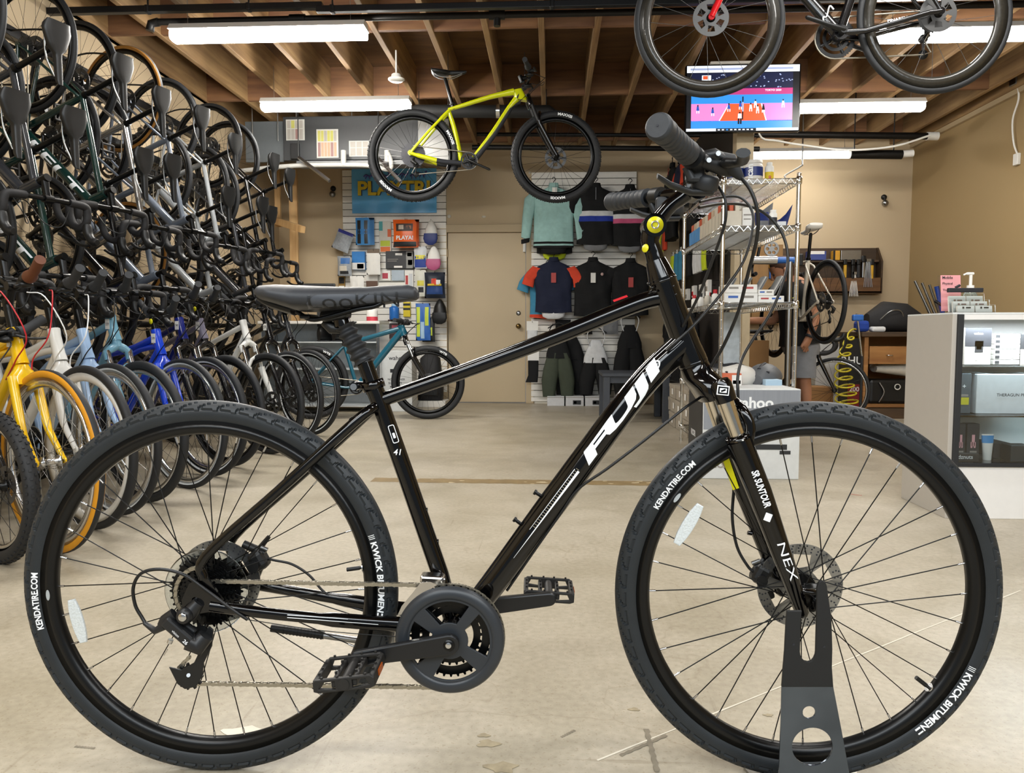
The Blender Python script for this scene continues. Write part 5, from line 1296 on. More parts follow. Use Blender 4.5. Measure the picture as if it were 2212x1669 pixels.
# ---- row of bicycles standing on the floor along the left wall
HF = R(-29)
FLAT = dict(R=.345, tw=.02, rim_d=.02, fork='rigid', bar='flat', bar_w=.32, rise=.02, sweep=.02, up=.05, ha=71, fl=.44, htl=.13, st=.46, sh=.6, wb=1.05, stem=.08, stem_a=35, spacer=.07, cs=.44, spokes=28, disc=False, tubes=dict(ht=.025, tt=.019, dt=.022, st=.017, bb=.024, ss=.009, cs=.01))
CRU = dict(FLAT, key='cruiser', bar_w=.31, rise=.03, sweep=.0, blade=.0155, rake=.055, twin=True, fl=.40, htl=.14, m_rim=M_alu, m_spoke=M_steel, m_hub=M_alu, spacer=.1, stem_a=60, tt_bend=-.02, rim_d=.036, rim_w=.014, tw=.017)
SUS = dict(FLAT, key='susp', fork='susp', fl=.48, disc=True, rim_w=.012, htl=.13)
M_str = mat('white reflective line', '#d5dadd', .35, var=0)
ROW = [  # right edge of the front wheel, spec, changes, label
    (213, CRU, dict(m_frame=P_yel, side=M_or, m_cable=M_red, price='799', m_grip=mat('brown leather grip', '#5a3019', .6)), 'yellow cruiser bicycle with orange walled tyres nearest in the floor row'),
    (286, CRU, dict(m_frame=P_wht, m_cable=M_white, m_rim=mat('cream rim', '#cfccc4', .3)), 'white cruiser bicycle with silver rims and white cables beside the yellow one'),
    (339, CRU, dict(m_frame=P_lblue, stripe=M_str), 'baby blue bicycle with a curved fork beside the white one'),
    (397, SUS, dict(m_frame=P_teal, m_fork=P_teal, price='559', disc=False, m_rim=M_alu, rim_d=.028, stripe=None), 'dusty blue bicycle with suspension fork and a price tag'),
    (484, dict(CRU, key='cruiser2', spacer=.05, stem_a=30, rise=.02, sweep=.02), dict(m_frame=P_blue, price='599', rim_d=.026, stripe=M_str, m_spoke=M_black_metal), 'bright royal blue bicycle with a price tag on its head tube'),
    (529, SUS, dict(m_frame=P_navy, m_fork=P_blk, price='749', m_rim=M_alu, rim_d=.026, stripe=M_str), 'navy blue bicycle behind the royal blue one'),
    (566, SUS, dict(m_frame=P_purp, m_fork=P_blk, price='719'), 'purple grey bicycle with a tagged head tube'),
    (651, SUS, dict(m_frame=P_wht, m_fork=P_wht), 'white bicycle with a white suspension fork behind the purple grey one'),
    (693, SUS, dict(m_frame=P_blk, m_fork=P_blk, stripe=M_str, price='59'), 'black bicycle with white lined tyres, second from the far end of the floor row'),
    (730, SUS, dict(m_frame=P_char, m_fork=P_blk, stripe=M_str), 'dark grey bicycle at the far end of the floor row with white lined tyres')]
DEP = [2.75, 3.1, 3.35, 3.62, 3.95, 4.3, 4.62, 5.12, 5.6, 6.08]
for (u_, S0, ch, label), dpt in zip(ROW, DEP):
    S = dict(S0); S.update(ch)
    if S.get('stripe') is None: S.pop('stripe', None)
    S['turn'] = R(70 + (dpt * 37) % 13); S['ycap'] = dpt in (3.95, 4.62)
    if S['key'] == 'susp' and not S['disc']: S['key'] = 'suspv'
    e = PY(u_, 718 + .49 * FPX / dpt, dpt - .16); xh = e.x - .345 * cos(HF) + .02; yh = dpt
    xr = xh - S['wb'] * cos(HF); yr = yh - S['wb'] * sin(HF)
    bicycle('bicycle', label, S, m_place(xr, yr, 0, HF), 'bicycles parked on the floor along the left wall', ang=-.3)
# small knobby tyred bicycle cut by the left edge
KID = dict(FLAT, key='kid', R=.275, tw=.026, knob=60, wb=.85, cs=.37, st=.33, sh=.45, fl=.36, htl=.1, bar_w=.27, m_rim=M_alu, m_frame=P_char, m_fork=P_blk, drop=.03, disc=True, rotor_r=.07)
e = PY(79, 1062, 2.5); bicycle('bicycle', 'small bicycle with knobby tyres and bright rims cut off by the left edge', KID, m_place(e.x - .235 - .85 * cos(HF), 2.62 - .85 * sin(HF), 0, HF), 'bicycles parked on the floor along the left wall')
# ---- yellow mountain bike hung in the middle
YY = 6.0
MTB = dict(key='mtb', R=.352, tw=.029, knob=64, rim_d=.028, rim_w=.015, fork='susp', fl=.52, rake=.044, bar='flat', bar_w=.37, rise=.0, sweep=.05, ha=69, sa=74, st=.43, sh=.665, htl=.1, wb=1.105, cs=.43, drop=.045, stem=.06, stem_a=10, spacer=.03, ring=.065, cas=.095, pedals=False, m_cas=mat('grey cassette steel', '#3d3d40', .45, metal=.6), m_stan=M_black,
           tubes=dict(ht=.03, tt=.02, dt=.028, st=.018, bb=.03, ss=.009, cs=.012), tt_in=.03, dt_in=.05, m_frame=[P_lime, M_ink], m_fork=P_blk, spokes=28, rotor_r=.085, words=(), tt_dn=.0)
a, c = PY(893, 336, YY), PY(1188, 346, YY + .08)
hd = atan2(.10, 1.1); sc = 1.0
pitch_ = atan2(c.z - a.z, 1.1)
def mtb_extra(root, S, g):
    b = MB(); N = 40
    for (w_, t, ang) in (('rear', 'MAXXIS', R(25)), ('front', 'MAXXIS', R(78)), ('rear', 'MAXXIS', R(228)), ('front', 'MAXXIS', R(272))):
        p = g['RA'] if w_ == 'rear' else g['FA']; rr = S['R'] - S['tw'] * 1.1; tw = S['tw']
        def fn(x, y):
            a_ = ang - x / rr; r_ = rr + y; d = r_ - (S['R'] - tw); return p + V((r_ * cos(a_), -sqrt(max(1e-6, (tw + .0015) ** 2 - d * d)), r_ * sin(a_)))
        wl = [k_ for k_ in kids(root) if k_.name.startswith('rear_wheel' if w_ == 'rear' else 'front_wheel')][0]
        b = MB(); b.text(t, None, None, None, w=.115, h=.021, m=0, bold=.04, fn=lambda x, y: fn(x, y) - p); b.build('tire_lettering', M_white, wl)
    h = MB(); h.tube([(g['ST'] + V((0, 0, 0))) + g['su'] * .02, g['ST'] + g['su'] * .03], .022, 10); h.build('seat_clamp', M_black, root)
M = Matrix.Translation(a - V((0, 0, .352))) @ Matrix.Rotation(hd, 4, 'Z')
Mi = M.inverted(); n_y = V((-sin(hd), cos(hd), 0))
def YP(u_, v_): d = ray(u_, v_); t_ = (M.translation - CAM).dot(n_y) / d.dot(n_y); return Mi @ (CAM + d * t_)
def yellow_frame(b, S, g):
    b.tube(smooth_path([YP(968, 237), YP(1005, 226), YP(1060, 209), YP(1110, 198)], 5), [.017, .017, .018, .018, .019, .02, .021, .021, .022, .022, .023, .024, .025, .027, .03, .032], 16, sq=.8, up=(0, 1, 0))
    b.loft([(YP(1117, 194), V((.036, 0, .008)), V((0, .026, 0)), 3), (YP(1123, 208), V((.046, 0, .0)), V((0, .03, 0)), 3), (YP(1127, 217), V((.054, 0, -.008)), V((0, .03, 0)), 3)], 20)
    q = YP(1117, 211) + V((0, -.0305, 0)); b.shape([[(.014, .022), (.004, .014), (-.006, -.006), (0, -.016), (.008, -.006)]], q, (1, 0, 0), (0, 0, 1), .002, 2)
    b.tube(smooth_path([YP(1116, 214), YP(1096, 238), YP(1060, 292), YP(1018, 344)], 5), [.03, .028, .026, .024, .022, .021] + [.02] * 5 + [.017, .016, .014, .012, .011], 14, sq=.9, up=(0, 1, 0))
    b.tube(smooth_path([YP(1124, 221), YP(1106, 229), YP(1094, 248), YP(1062, 298), YP(1020, 353)], 5), [.012, .013, .014, .015, .016, .017, .018] + [.019] * 8 + [.02] * 6, 12, m=2, up=(0, 1, 0))
    b.tube(smooth_path([YP(969, 238), YP(982, 280), YP(993, 334), YP(998, 350)], 5), [.02, .02, .021, .022, .022, .023, .024, .025, .026, .027, .027, .028, .028, .029, .029, .029], 14, sq=.8, up=(0, 1, 0))
    b.cyl(g['BB'] - V((0, .04, 0)), g['BB'] + V((0, .04, 0)), .034, n=20, m=2)
    for s_ in (-1, 1):
        o = lambda u_, v_, y: YP(u_, v_) + V((0, y * s_, 0))
        b.tube(smooth_path([o(970, 240, .01), o(955, 256, .03), o(925, 290, .055), o(893, 328, .066), o(888, 336, .066)], 5), [.014] * 6 + [.011] * 15, 10)
        b.tube(smooth_path([o(886, 334, .066), o(905, 340, .064), o(945, 350, .055)], 5), [.014] * 5 + [.018] * 6, 10)
        b.tube(smooth_path([o(944, 350, .055), o(965, 353, .046), o(995, 354, .035)], 5), .019, 10, m=2)
        b.cyl(YP(888, 334) + V((0, .06 * s_, 0)), YP(888, 334) + V((0, .07 * s_, 0)), .02, n=14)
MTB['frame_fn'] = yellow_frame
ymtb = bicycle('mountain_bicycle', 'lime yellow mountain bicycle hung under the rafters in the middle', MTB, M, ang=-.42, extra=mtb_extra)
cd = MB()
for q in ((.25, 0, .70), (.8, 0, .83)): p = M @ V(q); cd.tube([p, (p.x, p.y, ZC + .05)], .0025, 6)
for i, q in enumerate(((.27, .74), (.86, .9))):
    p = M @ V((q[0], 0.012, q[1])); b = MB(); b.tube([p, (p.x, p.y, ZC + .05)], .0025, 6); tag(b.build('hanging_cord', M_black), ['thin cord holding the yellow bicycle near its saddle', 'thin cord holding the yellow bicycle near its handlebar'][i], 'cord')
# ---- teal mountain bicycle standing by the wall panel
MT2 = dict(MTB); MT2.pop('frame_fn')
TL = dict(MT2, key='mtb2', m_frame=[P_tealmtb], m_stan=M_chrome, fl=.5, tubes=dict(ht=.034, tt=.024, dt=.033, st=.018, bb=.03, ss=.009, cs=.012), bar_w=.36, knob=0, pedals=True, sh=.60, st=.42)
f = PZ(924, 905); r_ = V((f.x - 1.105 * cos(R(6)), f.y - 1.105 * sin(R(6)), 0))
def teal_extra(root, S, g):
    for w_, ang in (('front', R(62)), ('rear', R(62))):
        p = V((0, 0, 0)); rr = S['R'] - S['tw'] * 1.1; tw = S['tw']; wl = [k_ for k_ in kids(root) if k_.name.startswith(w_ + '_wheel')][0]
        def fn(x, y):
            a_ = ang - x / rr; r_ = rr + y; d = r_ - (S['R'] - tw); return V((r_ * cos(a_), -sqrt(max(1e-6, (tw + .0015) ** 2 - d * d)), r_ * sin(a_)))
        b = MB(); b.text('WTB', None, None, None, w=.08, h=.022, m=0, bold=.04, fn=fn); b.build('tire_lettering', M_white, wl)
bicycle('mountain_bicycle', 'deep teal mountain bicycle parked in front of the blue banner panel', TL, m_place(f.x - 1.1, f.y - .05, 0, R(3)), ang=-.3, extra=teal_extra)
# ---- black and red racing bicycle hung at the upper right, facing left
PIN = dict(ROAD, key='pina', tubes=dict(ht=.027, tt=.019, dt=.028, st=.02, bb=.032, ss=.01, cs=.013), rim_d=.05, rim_w=.013, m_rim=mat('carbon rim', '#2b2924', .3, var=.35, scale=90, coat=.4), R=.338, tw=.0145, m_frame=[P_blk, M_white, M_white], m_fork=M_redpaint, dt_sq=.7, st_sq=.75, blade=.02, rotor_r=.08, wb=.99, pedals=False, words=(('PINARELLO', 'dt', 3, .03, .32, .2, .12),), m_spoke=M_dcas, spokes=20)
py = 3.62
fr_, rr_ = PY(1556, 46, py), PY(2018, 36, py)
M = Matrix.Translation((rr_.x, py, rr_.z - .338 + .0)) @ Matrix.Rotation(pi, 4, 'Z')
def pin_extra(root, S, g):
    b = MB(); p = g['RA'].lerp(g['BB'], .42) + V((0, .062, .0)); d = (g['BB'] - g['RA']).normalized()
    b.text('PINARELLO', p, -V((d.x, 0, d.z)), V((d.z, 0, -d.x)) * (-1) if False else V((-d.z, 0, d.x)), w=.11, h=.0125, m=0, bold=.02); b.build('lettering', M_white, root)
    q = g['BB'].lerp(g['HB'], .16) + V((0, .031, 0)); s_ = MB(); s_.tube(smooth_path([q + V((-.03, 0, .03)), q + V((-.012, .0, .045)), q, q + V((.014, 0, -.002)), q + V((.012, 0, -.025))], 4), .0035, 6); s_.build('swoosh', M_white, root)
bicycle('racing_bicycle', 'black racing bicycle with red fork and deep rims hung at the upper right', PIN, M, ang=R(197), extra=pin_extra)
for i, x in enumerate((.2, .85)):
    p = M @ V((x, 0.0, .34 + .5)); b = MB(); b.tube([p, (p.x, p.y, ZC + .05)], .003, 6); 
# ---- white framed bicycle clamped in the repair stand
WS = dict(ROAD, key='work', m_frame=[mat('paint bone white', '#c9c2b4', .3, coat=.4), M_ink], m_fork=P_blk, sad_w=.07, m_saddle=M_white_plastic, spokes=24, st=.5, sh=.72, cables=False)
wc = PY(1783, 652, 6.3); wh = R(97)
Mw = Matrix.Translation((wc.x, wc.y, wc.z)) @ Matrix.Rotation(wh, 4, 'Z') @ Matrix.Rotation(R(8), 4, 'Y') @ Matrix.Translation((0, 0, -.338))
bicycle('road_bicycle', 'bone white road bicycle clamped in the repair stand with its rear wheel towards us', WS, Mw, ang=-1.0)
# ---- black bicycle behind the mechanic
BK = dict(ROAD, key='small', R=.30, wb=.93, cs=.39, st=.42, sh=.58, htl=.1, m_frame=P_blk, m_fork=P_blk, m_rim=M_alu, rim_d=.018, disc=False, drop=.05, fl=.36)
f = PY(1803, 830, 7.15); bicycle('road_bicycle', 'black drop bar bicycle with silver rims standing behind the mechanic', BK, m_place(f.x - .93 * cos(R(-22)), 7.15 - .93 * sin(R(-22)), 0, R(-22)), ang=.6)
# ================================================================ shop fittings and goods
def rectY(u0, v0, u1, v1, Y):
    a = PY(u0, (v0 + v1) / 2, Y); c = PY(u1, (v0 + v1) / 2, Y); t = PY((u0 + u1) / 2, v0, Y); d = PY((u0 + u1) / 2, v1, Y)
    return V(((a.x + c.x) / 2, Y, (t.z + d.z) / 2)), c.x - a.x, t.z - d.z
def col(c, rough=.5, **k): return mat('colour ' + c + str(rough), c, rough, var=k.pop('var', .05), **k)
def boxthing(name, label, cat, r, Y, dep, m, group=None, bands=(), texts=(), bev=.004, z0=None, rotz=0):
    """box whose front stands at Y; bands (x0, y0, x1, y1, material) and texts (string, x, y, height, material) are printed on the front (0..1 from the top left)"""
    if group == 'swim goods on the slatted panel': Y = YB - .034 - dep
    c, W, H = rectY(*r, Y)
    if z0 is not None: top = c.z + H / 2; H = top - z0; c.z = (top + z0) / 2
    mats = [m]; b = MB()
    b.box((0, dep / 2, 0), (W, dep, H), bev=bev)
    def mi(q):
        if q not in mats: mats.append(q)
        return mats.index(q)
    for (x0, y0, x1, y1, q) in bands:
        b.add([(W * (x - .5), -.0008, H * (.5 - y)) for x, y in ((x0, y0), (x0, y1), (x1, y1), (x1, y0))], [(0, 1, 2, 3)], mi(q))
    for (t, x, y, h, q) in texts:
        b.text(t, (W * (x - .5), -.0016, H * (.5 - y)), (1, 0, 0), (0, 0, 1), h=h * H, m=mi(q), bold=.01)
    o = b.build(name, mats, None, c, (0, 0, rotz)); return tag(o, label, cat, group)
def hook(b, z=.0, ln=.2, m=0): b.tube([(0, ln, z), (0, -.01, z), (0, -.02, z + .012)], .003, 6, m)
def pouch(name, label, cat, r, Y, m, thick=.05, group=None, header=None, face=None, wob=0.0, rot=0.0, text=None, off=None):
    """soft bag hung on a peg, swollen in the middle; face: (x0, y0, x1, y1, material)"""
    c, W, H = rectY(*r, Y); o = thing(name, label, cat, c, 0, group)
    mats = [m]; b = MB(); n = 9; F = []; Bk = []
    for i in range(n + 1):
        t = i / n; rw = []; rb = []
        for j in range(n + 1):
            s_ = j / n; x = W * (s_ - .5) * (1 - .06 * sin(pi * t)); z = H * (.5 - t); e = (sin(pi * s_) * sin(pi * t)) ** .55
            w_ = wob * sin(9 * s_ + 7 * t + W * 90) * cos(8 * t - 5 * s_) * e
            rw.append(V((x, -thick / 2 * e + w_, z))); rb.append(V((x, thick / 2 * e + w_, z)))
        F.append(rw); Bk.append(rb)
    b.grid(F); b.grid(Bk)
    if face:
        for (x0, y0, x1, y1, q) in (face if isinstance(face, list) else [face]):
            if q not in mats: mats.append(q)
            rows = []
            for i in range(7):
                t = y0 + (y1 - y0) * i / 6; rw = []
                for j in range(7):
                    s_ = x0 + (x1 - x0) * j / 6; e = (max(0, sin(pi * s_) * sin(pi * t))) ** .55
                    w_ = wob * sin(9 * s_ + 7 * t + W * 90) * cos(8 * t - 5 * s_) * e
                    rw.append(V((W * (s_ - .5) * (1 - .06 * sin(pi * t)), -thick / 2 * e + w_ - .002, H * (.5 - t))))
                rows.append(rw)
            b.grid(rows, mats.index(q))
    if text:
        if text[4] not in mats: mats.append(text[4])
        b.text(text[0], (W * (text[1] - .5), -thick / 2 - .004, H * (.5 - text[2])), (1, 0, 0), (0, 0, 1), w=W * text[3], m=mats.index(text[4]), bold=.03)
    bo = b.build('bag', mats, o, None, (0, rot, 0))
    if header: MB().box((0, 0, H / 2 + .02), (W * .9, .003, .045)).build('header_card', header, o, None, (0, rot, 0))
    h = MB(); hook(h, H / 2 + .025 if header else H / 2 - .005, YB - .03 - Y if Y > 7.5 else .15); h.build('peg', M_steel, o)
    return o
# ---------------------------------------------------------------- slat wall panels
M_slat = mat('white slat board', '#e8e5dd', .45, var=.03); M_gap = mat('slat groove', '#4a4640', .7)
def slat(label, r, Y, bottom):
    c, W, H = rectY(*r, Y); top = c.z + H / 2; b = MB(); b.box((0, .012, (bottom + top) / 2), (W, .012, top - bottom), 1); z = top
    while z > bottom + .03:
        h = min(.076, z - bottom); b.box((0, -.002, z - h / 2), (W, .016, h - .007), 0, bev=.002, seg=1); z -= h
    return tag(b.build('slat_panel', [M_slat, M_gap], None, (c.x, Y, 0)), label, 'wall panel')
slat('white slatted wall panel left of the door, below the blue banner', (741, 366, 964, 600), YB - .02, .12)
slat('white slatted wall panel right of the door, hung with cycling clothes', (1148, 371, 1374, 600), YB - .02, .02)
# banner
c, W, H = rectY(760, 364, 943, 460, YB - .055)
b = MB(); n = 24; k = 12; rows = [[V((W * (j / n - .5), -.006 * sin(j * .9 + i * .4) * (i / k), H * (.5 - i / k) - .012 * sin(pi * j / n) * 0)) for j in range(n + 1)] for i in range(k + 1)]
b.grid(rows); M_ban = mat('blue vinyl', '#66b4ea', .35, var=.06, scale=4)
Mby, Mbp, Mbn = mat('banner yellow', '#e2c83a', .4), mat('banner violet', '#4b3f8f', .4), mat('banner navy', '#27436f', .4)
b.text('PLAYTRI', (.006, -.0135, .028), (1, 0, 0), (0, 0, 1), w=W * .86, h=.165, m=3, bold=.06); b.text('PLAYTRI', (0, -.017, .03), (1, 0, 0), (0, 0, 1), w=W * .85, h=.165, m=1, bold=.035)
for k_, x in enumerate((-.3, -.2, -.1, .12, .24, .33)):     # little athletes over the lettering
    q = V((x, -.012, .17 + .012 * (k_ % 2))); b.tube(smooth_path([q + V((-.05, 0, -.01)), q + V((-.02, 0, .012)), q + V((.02, 0, -.006)), q + V((.05, 0, .014))], 4), .008, 6, 2); b.tube([q + V((-.01, 0, 0)), q + V((-.03, 0, -.035))], .006, 6, 2); b.tube([q + V((.01, 0, 0)), q + V((.02, 0, -.035))], .006, 6, 2); b.ball(tuple(q + V((.045, 0, .03))), (.012, .005, .012), 2)
for x in (-.02, .06): b.lathe([(.03, 0), (.034, 0)], (x, -.012, .15), (0, 1, 0), 20, 2)
b.tube(smooth_path([(-.03, -.012, .17), (.0, -.012, .2), (.05, -.012, .18)], 4), .008, 6, 2)
tag(b.build('banner', [M_ban, Mby, Mbp, Mbn], None, c), 'blue vinyl banner with yellow capital letters on the slatted panel', 'banner')
# ---------------------------------------------------------------- grey boards with notices, white rack pipe, struts
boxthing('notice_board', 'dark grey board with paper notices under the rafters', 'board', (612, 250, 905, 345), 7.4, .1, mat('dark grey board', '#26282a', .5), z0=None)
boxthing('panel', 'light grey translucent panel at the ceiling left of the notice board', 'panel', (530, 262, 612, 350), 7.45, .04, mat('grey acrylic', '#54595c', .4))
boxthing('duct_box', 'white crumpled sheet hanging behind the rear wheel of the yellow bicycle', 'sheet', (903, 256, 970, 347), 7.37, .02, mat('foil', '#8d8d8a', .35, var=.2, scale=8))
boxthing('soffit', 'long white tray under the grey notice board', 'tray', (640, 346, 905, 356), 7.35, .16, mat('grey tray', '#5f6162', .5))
for nm, us in (('notice_board', (640, 760, 890)), ('panel', (545, 600)), ('sheet', ())):
    for o in [o for o in COL.objects if o.name == nm and o.parent is None]:
        for u_ in us: q = PY(u_, 262, 7.43); MB().cyl((q.x - o.location.x, q.y - o.location.y, 0), (q.x - o.location.x, q.y - o.location.y, ZC + .285 - o.location.z), .006, n=6).build('hanger', M_steel, o)
def notice(label, r, cols):
    lines = [(.06 + .88 * i / len(cols), .05, .06 + .88 * (i + .85) / len(cols), .95, c_) for i, c_ in enumerate(cols)]
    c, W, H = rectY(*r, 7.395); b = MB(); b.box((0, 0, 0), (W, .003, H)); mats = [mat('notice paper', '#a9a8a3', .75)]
    for (x0, y0, x1, y1, q) in lines:
        for (t0, t1, qq) in ((y0, .42, q[0]), (.46, y1, q[1])):
            if qq not in mats: mats.append(qq)
            b.add([(W * (x - .5), -.0025, H * (.5 - y)) for x, y in ((x0, t0), (x0, t1), (x1, t1), (x1, t0))], [(0, 1, 2, 3)], mats.index(qq))
    return tag(b.build('notice', mats, None, c), label, 'notice', 'notices on the dark grey board')
g1, g2, g3, g4 = col('#8f8b84', .7), col('#80625f', .7), col('#a29f52', .7), col('#a9846c', .7)
notice('white notice with grey columns, leftmost on the dark board', (618, 258, 658, 303), [(g1, g1), (g3, g1), (g1, g2), (g1, g1)])
notice('larger notice with yellow and pink columns on the dark board', (684, 279, 731, 341), [(g3, g2), (g3, g4), (g1, g4), (g3, g4), (g3, g2), (g1, g4)])
notice('small white notice nearest the yellow bicycle', (754, 304, 800, 338), [(g1, g1)] * 3)
boxthing('wall_pocket', 'small black plastic pocket under the leftmost notice', 'holder', (627, 309, 646, 343), 7.37, .03, M_black)
wp_ = MB(); zz = 7.3
wp_.tube(smooth_path([PY(500, 372, zz), PY(575, 363, zz), PY(660, 357, zz), PY(790, 357, zz), PY(838, 366, zz), PY(845, 352, zz), PY(838, 330, zz)], 5), .022, 12)
M_pvc = mat('dull white pipe', '#a09f9a', .5)
wr = tag(wp_.build('rack_pipe', M_pvc), 'long curved white plastic pipe below the notice board', 'pipe')
for (u_, v0, v1) in ((742, 325, 357), (836, 325, 350)): MB().cyl(PY(u_, v0, zz), PY(u_, v1, zz), .026, n=12).build('tee', M_pvc, wr)
for i, (q0, q1, t) in enumerate((((645, 340), (712, 391), 'steel strut slanting below the left end of the notice board'), ((818, 343), (866, 393), 'steel strut slanting in front of the blue banner'))):
    a, c = PY(*q0, 7.25), PY(*q1, 7.1); d = (c - a); b = MB(); b.tube([a, c], .018, 4, sq=1.0, smooth=False); o = tag(b.build('strut', M_steel), t, 'strut')
    MB().tube([a, V((a.x, a.y, ZC + .285))], .005, 6).build('hanging_wire', M_black, o)
# ---------------------------------------------------------------- lumber frame in the left back corner
lm = thing('lumber_frame', 'pale timber shelf frame in the corner behind the hanging bicycles', 'frame', PY(610, 440, 8.3))
o = lm.location
for (q0, q1, sz) in (((600, 366), (600, 490), .06), ((636, 366), (636, 700), .09)):
    a, c = PY(*q0, 8.3), PY(*q1, 8.3); MB().box(((a + c) / 2 - o), (sz, .04, a.z - c.z), bev=.003).build('upright', M_lumber, lm)
a, c = PY(588, 474, 8.3), PY(655, 496, 7.9); d = c - a
MB().box((0, 0, 0), (d.length, .05, .07), bev=.004, rot=(0, 0, 0)).build('rail', M_lumber, lm, (a + c) / 2 - o, (0, -math.asin(d.z / d.length), atan2(d.y, d.x)))
# dark monitor on a ledge behind the bicycle saddle
c, W, H = rectY(572, 596, 655, 640, 6.9); mo = thing('monitor', 'back of a dark computer monitor rising behind the main bicycle saddle', 'monitor', c)
MB().box((0, 0, 0), (W, .03, H), bev=.012).build('shell', M_dark, mo); MB().box((0, .03, -H / 2 - .1), (.05, .03, .2), bev=.005).build('stand', M_dark, mo)
zt = c.z - H / 2 - .2
cnt = thing('counter', 'white glass fronted counter behind the floor row and the teal bicycle', 'counter', (PY(730, 700, 8.05).x, 8.1, 0))
cx0, cx1 = PY(560, 700, 7.9).x - cnt.location.x, PY(822, 700, 7.9).x - cnt.location.x; ctz = PY(700, 693, 7.9).z
MB().box(((cx0 + cx1) / 2, 0, ctz - .015), (cx1 - cx0, .5, .03), bev=.004).build('top', M_house, cnt)
for x in (cx0 + .02, cx1 - .02): MB().box((x, 0, (ctz - .03) / 2), (.035, .48, ctz - .03), bev=.003).build('side', M_alu, cnt)
MB().box(((cx0 + cx1) / 2, .23, ctz / 2), (cx1 - cx0 - .08, .02, ctz - .04)).build('back', mat('pale panel', '#b9c0c4', .5), cnt)
for z in (ctz - .22, ctz - .5, .06): MB().box(((cx0 + cx1) / 2, 0, z), (cx1 - cx0 - .08, .42, .012)).build('shelf', mat('pale shelf', '#c4cacd', .3), cnt)
mo.parent = None; dz = ctz - (c.z - H / 2 - .2)
for k_ in kids(mo):
    if k_.name.startswith('stand'): bpy.data.objects.remove(k_)
MB().box((0, .03, (ctz - c.z) / 2 - H / 4), (.06, .03, c.z - ctz - H / 2 + .03 + H / 2), bev=.005).build('stand', M_dark, mo)
mo.location.y = 7.95
def shoe(name, label, p, L=.26, h=.11, m=M_black, m2=None, rz=0, group=None, cat='shoe'):
    o = thing(name, label, cat, p, rz, group); b = MB(); secs = []
    for (t, hw, zt) in ((0, .028, .085), (.08, .036, .11), (.25, .036, .105), (.42, .036, .085), (.6, .043, .062), (.8, .045, .048), (.94, .034, .036), (1, .018, .022)):
        zt *= h / .11; secs.append((V((L * (t - .5), 0, zt / 2 + .012)), V((0, hw, 0)), V((0, 0, zt / 2)), 2.6))
    b.loft(secs, 16); b.build('upper', m, o); s_ = MB(); s_.loft([(V((q[0].x, 0, .008)), q[1] * 1.08, V((0, 0, .008)), 3) for q in secs], 16); s_.build('sole', m2 or M_dark, o); return o
shy = [(-2.46 + 0, 0)]
for i, (u_, v_, dz_, t) in enumerate(((701, 733, .22, 'black cycling shoe on the upper counter shelf, left of two'), (733, 733, .22, 'black cycling shoe on the upper counter shelf, nearer the seat post'), (797, 775, .5, 'dark cycling shoe on the lower counter shelf'))):
    p = PY(u_, v_, 7.95); shoe('cycling_shoe', t, (p.x, 8.0, ctz - dz_ + .006), .2, .15, rz=R(60), group='shoes in the counter')
# ---------------------------------------------------------------- goods on the left panel
YM = YB - .2
M_mesh = mat('silver mesh', '#9aa0a6', .5, var=.25, scale=40); G1 = 'swim goods on the slatted panel'
pouch('mesh_bag', 'tilted silver mesh pouch with a blue edge, leftmost on the panel', 'bag', (722, 498, 760, 542), YM, M_mesh, .07, G1, face=(.05, .0, .95, .16, col('#3a3f8c')), wob=.008, rot=R(22))
for k in range(4): pouch('towel_pack', ['blue and black striped strap pack, front one of its peg', 'blue and black striped strap pack, second on its peg', 'blue and black striped strap pack, third on its peg', 'blue and black striped strap pack, at the back of its peg'][k], 'pack', (768 + 3 * k, 470, 800 + 3 * k, 529), YM - .02 + .035 * k, col('#3b84c4'), .03, 'blue strap packs', face=[(.12, .1, .36, .95, M_black), (.6, .1, .84, .95, M_black), (.05, .42, .95, .6, col('#2a79c0'))])
boxthing('insole_card', 'teal and orange card with pale insoles beside the orange bag', 'package', (819, 478, 845, 545), YM, .03, col('#d9d6cb', .6), G1, bands=((0, .0, .3, .3, col('#4aa5a5')), (.7, .25, 1, .5, col('#e06b3a')), (.1, .62, .9, .8, col('#c7d63c')), (.1, .82, .9, .98, col('#e8762f'))))
for k in range(3): pouch('orange_bag', ['orange printed bag, front one of three beside the insole card', 'orange printed bag, middle one of three', 'orange printed bag, rearmost of three'][k], 'bag', (849 + 2.5 * k, 474, 901 + 2.5 * k, 534), YM - .06 + .05 * k, col('#e8641a', .35), .05, 'orange bags', face=[(.02, .80, .98, .98, M_black), (.12, .15, .85, .42, col('#3a2a24')), (.22, .2, .45, .36, col('#c8b8a8')), (.55, .22, .78, .34, col('#a86a4a'))], text=('PLAYA!', .5, .66, .7, M_white), wob=.004)
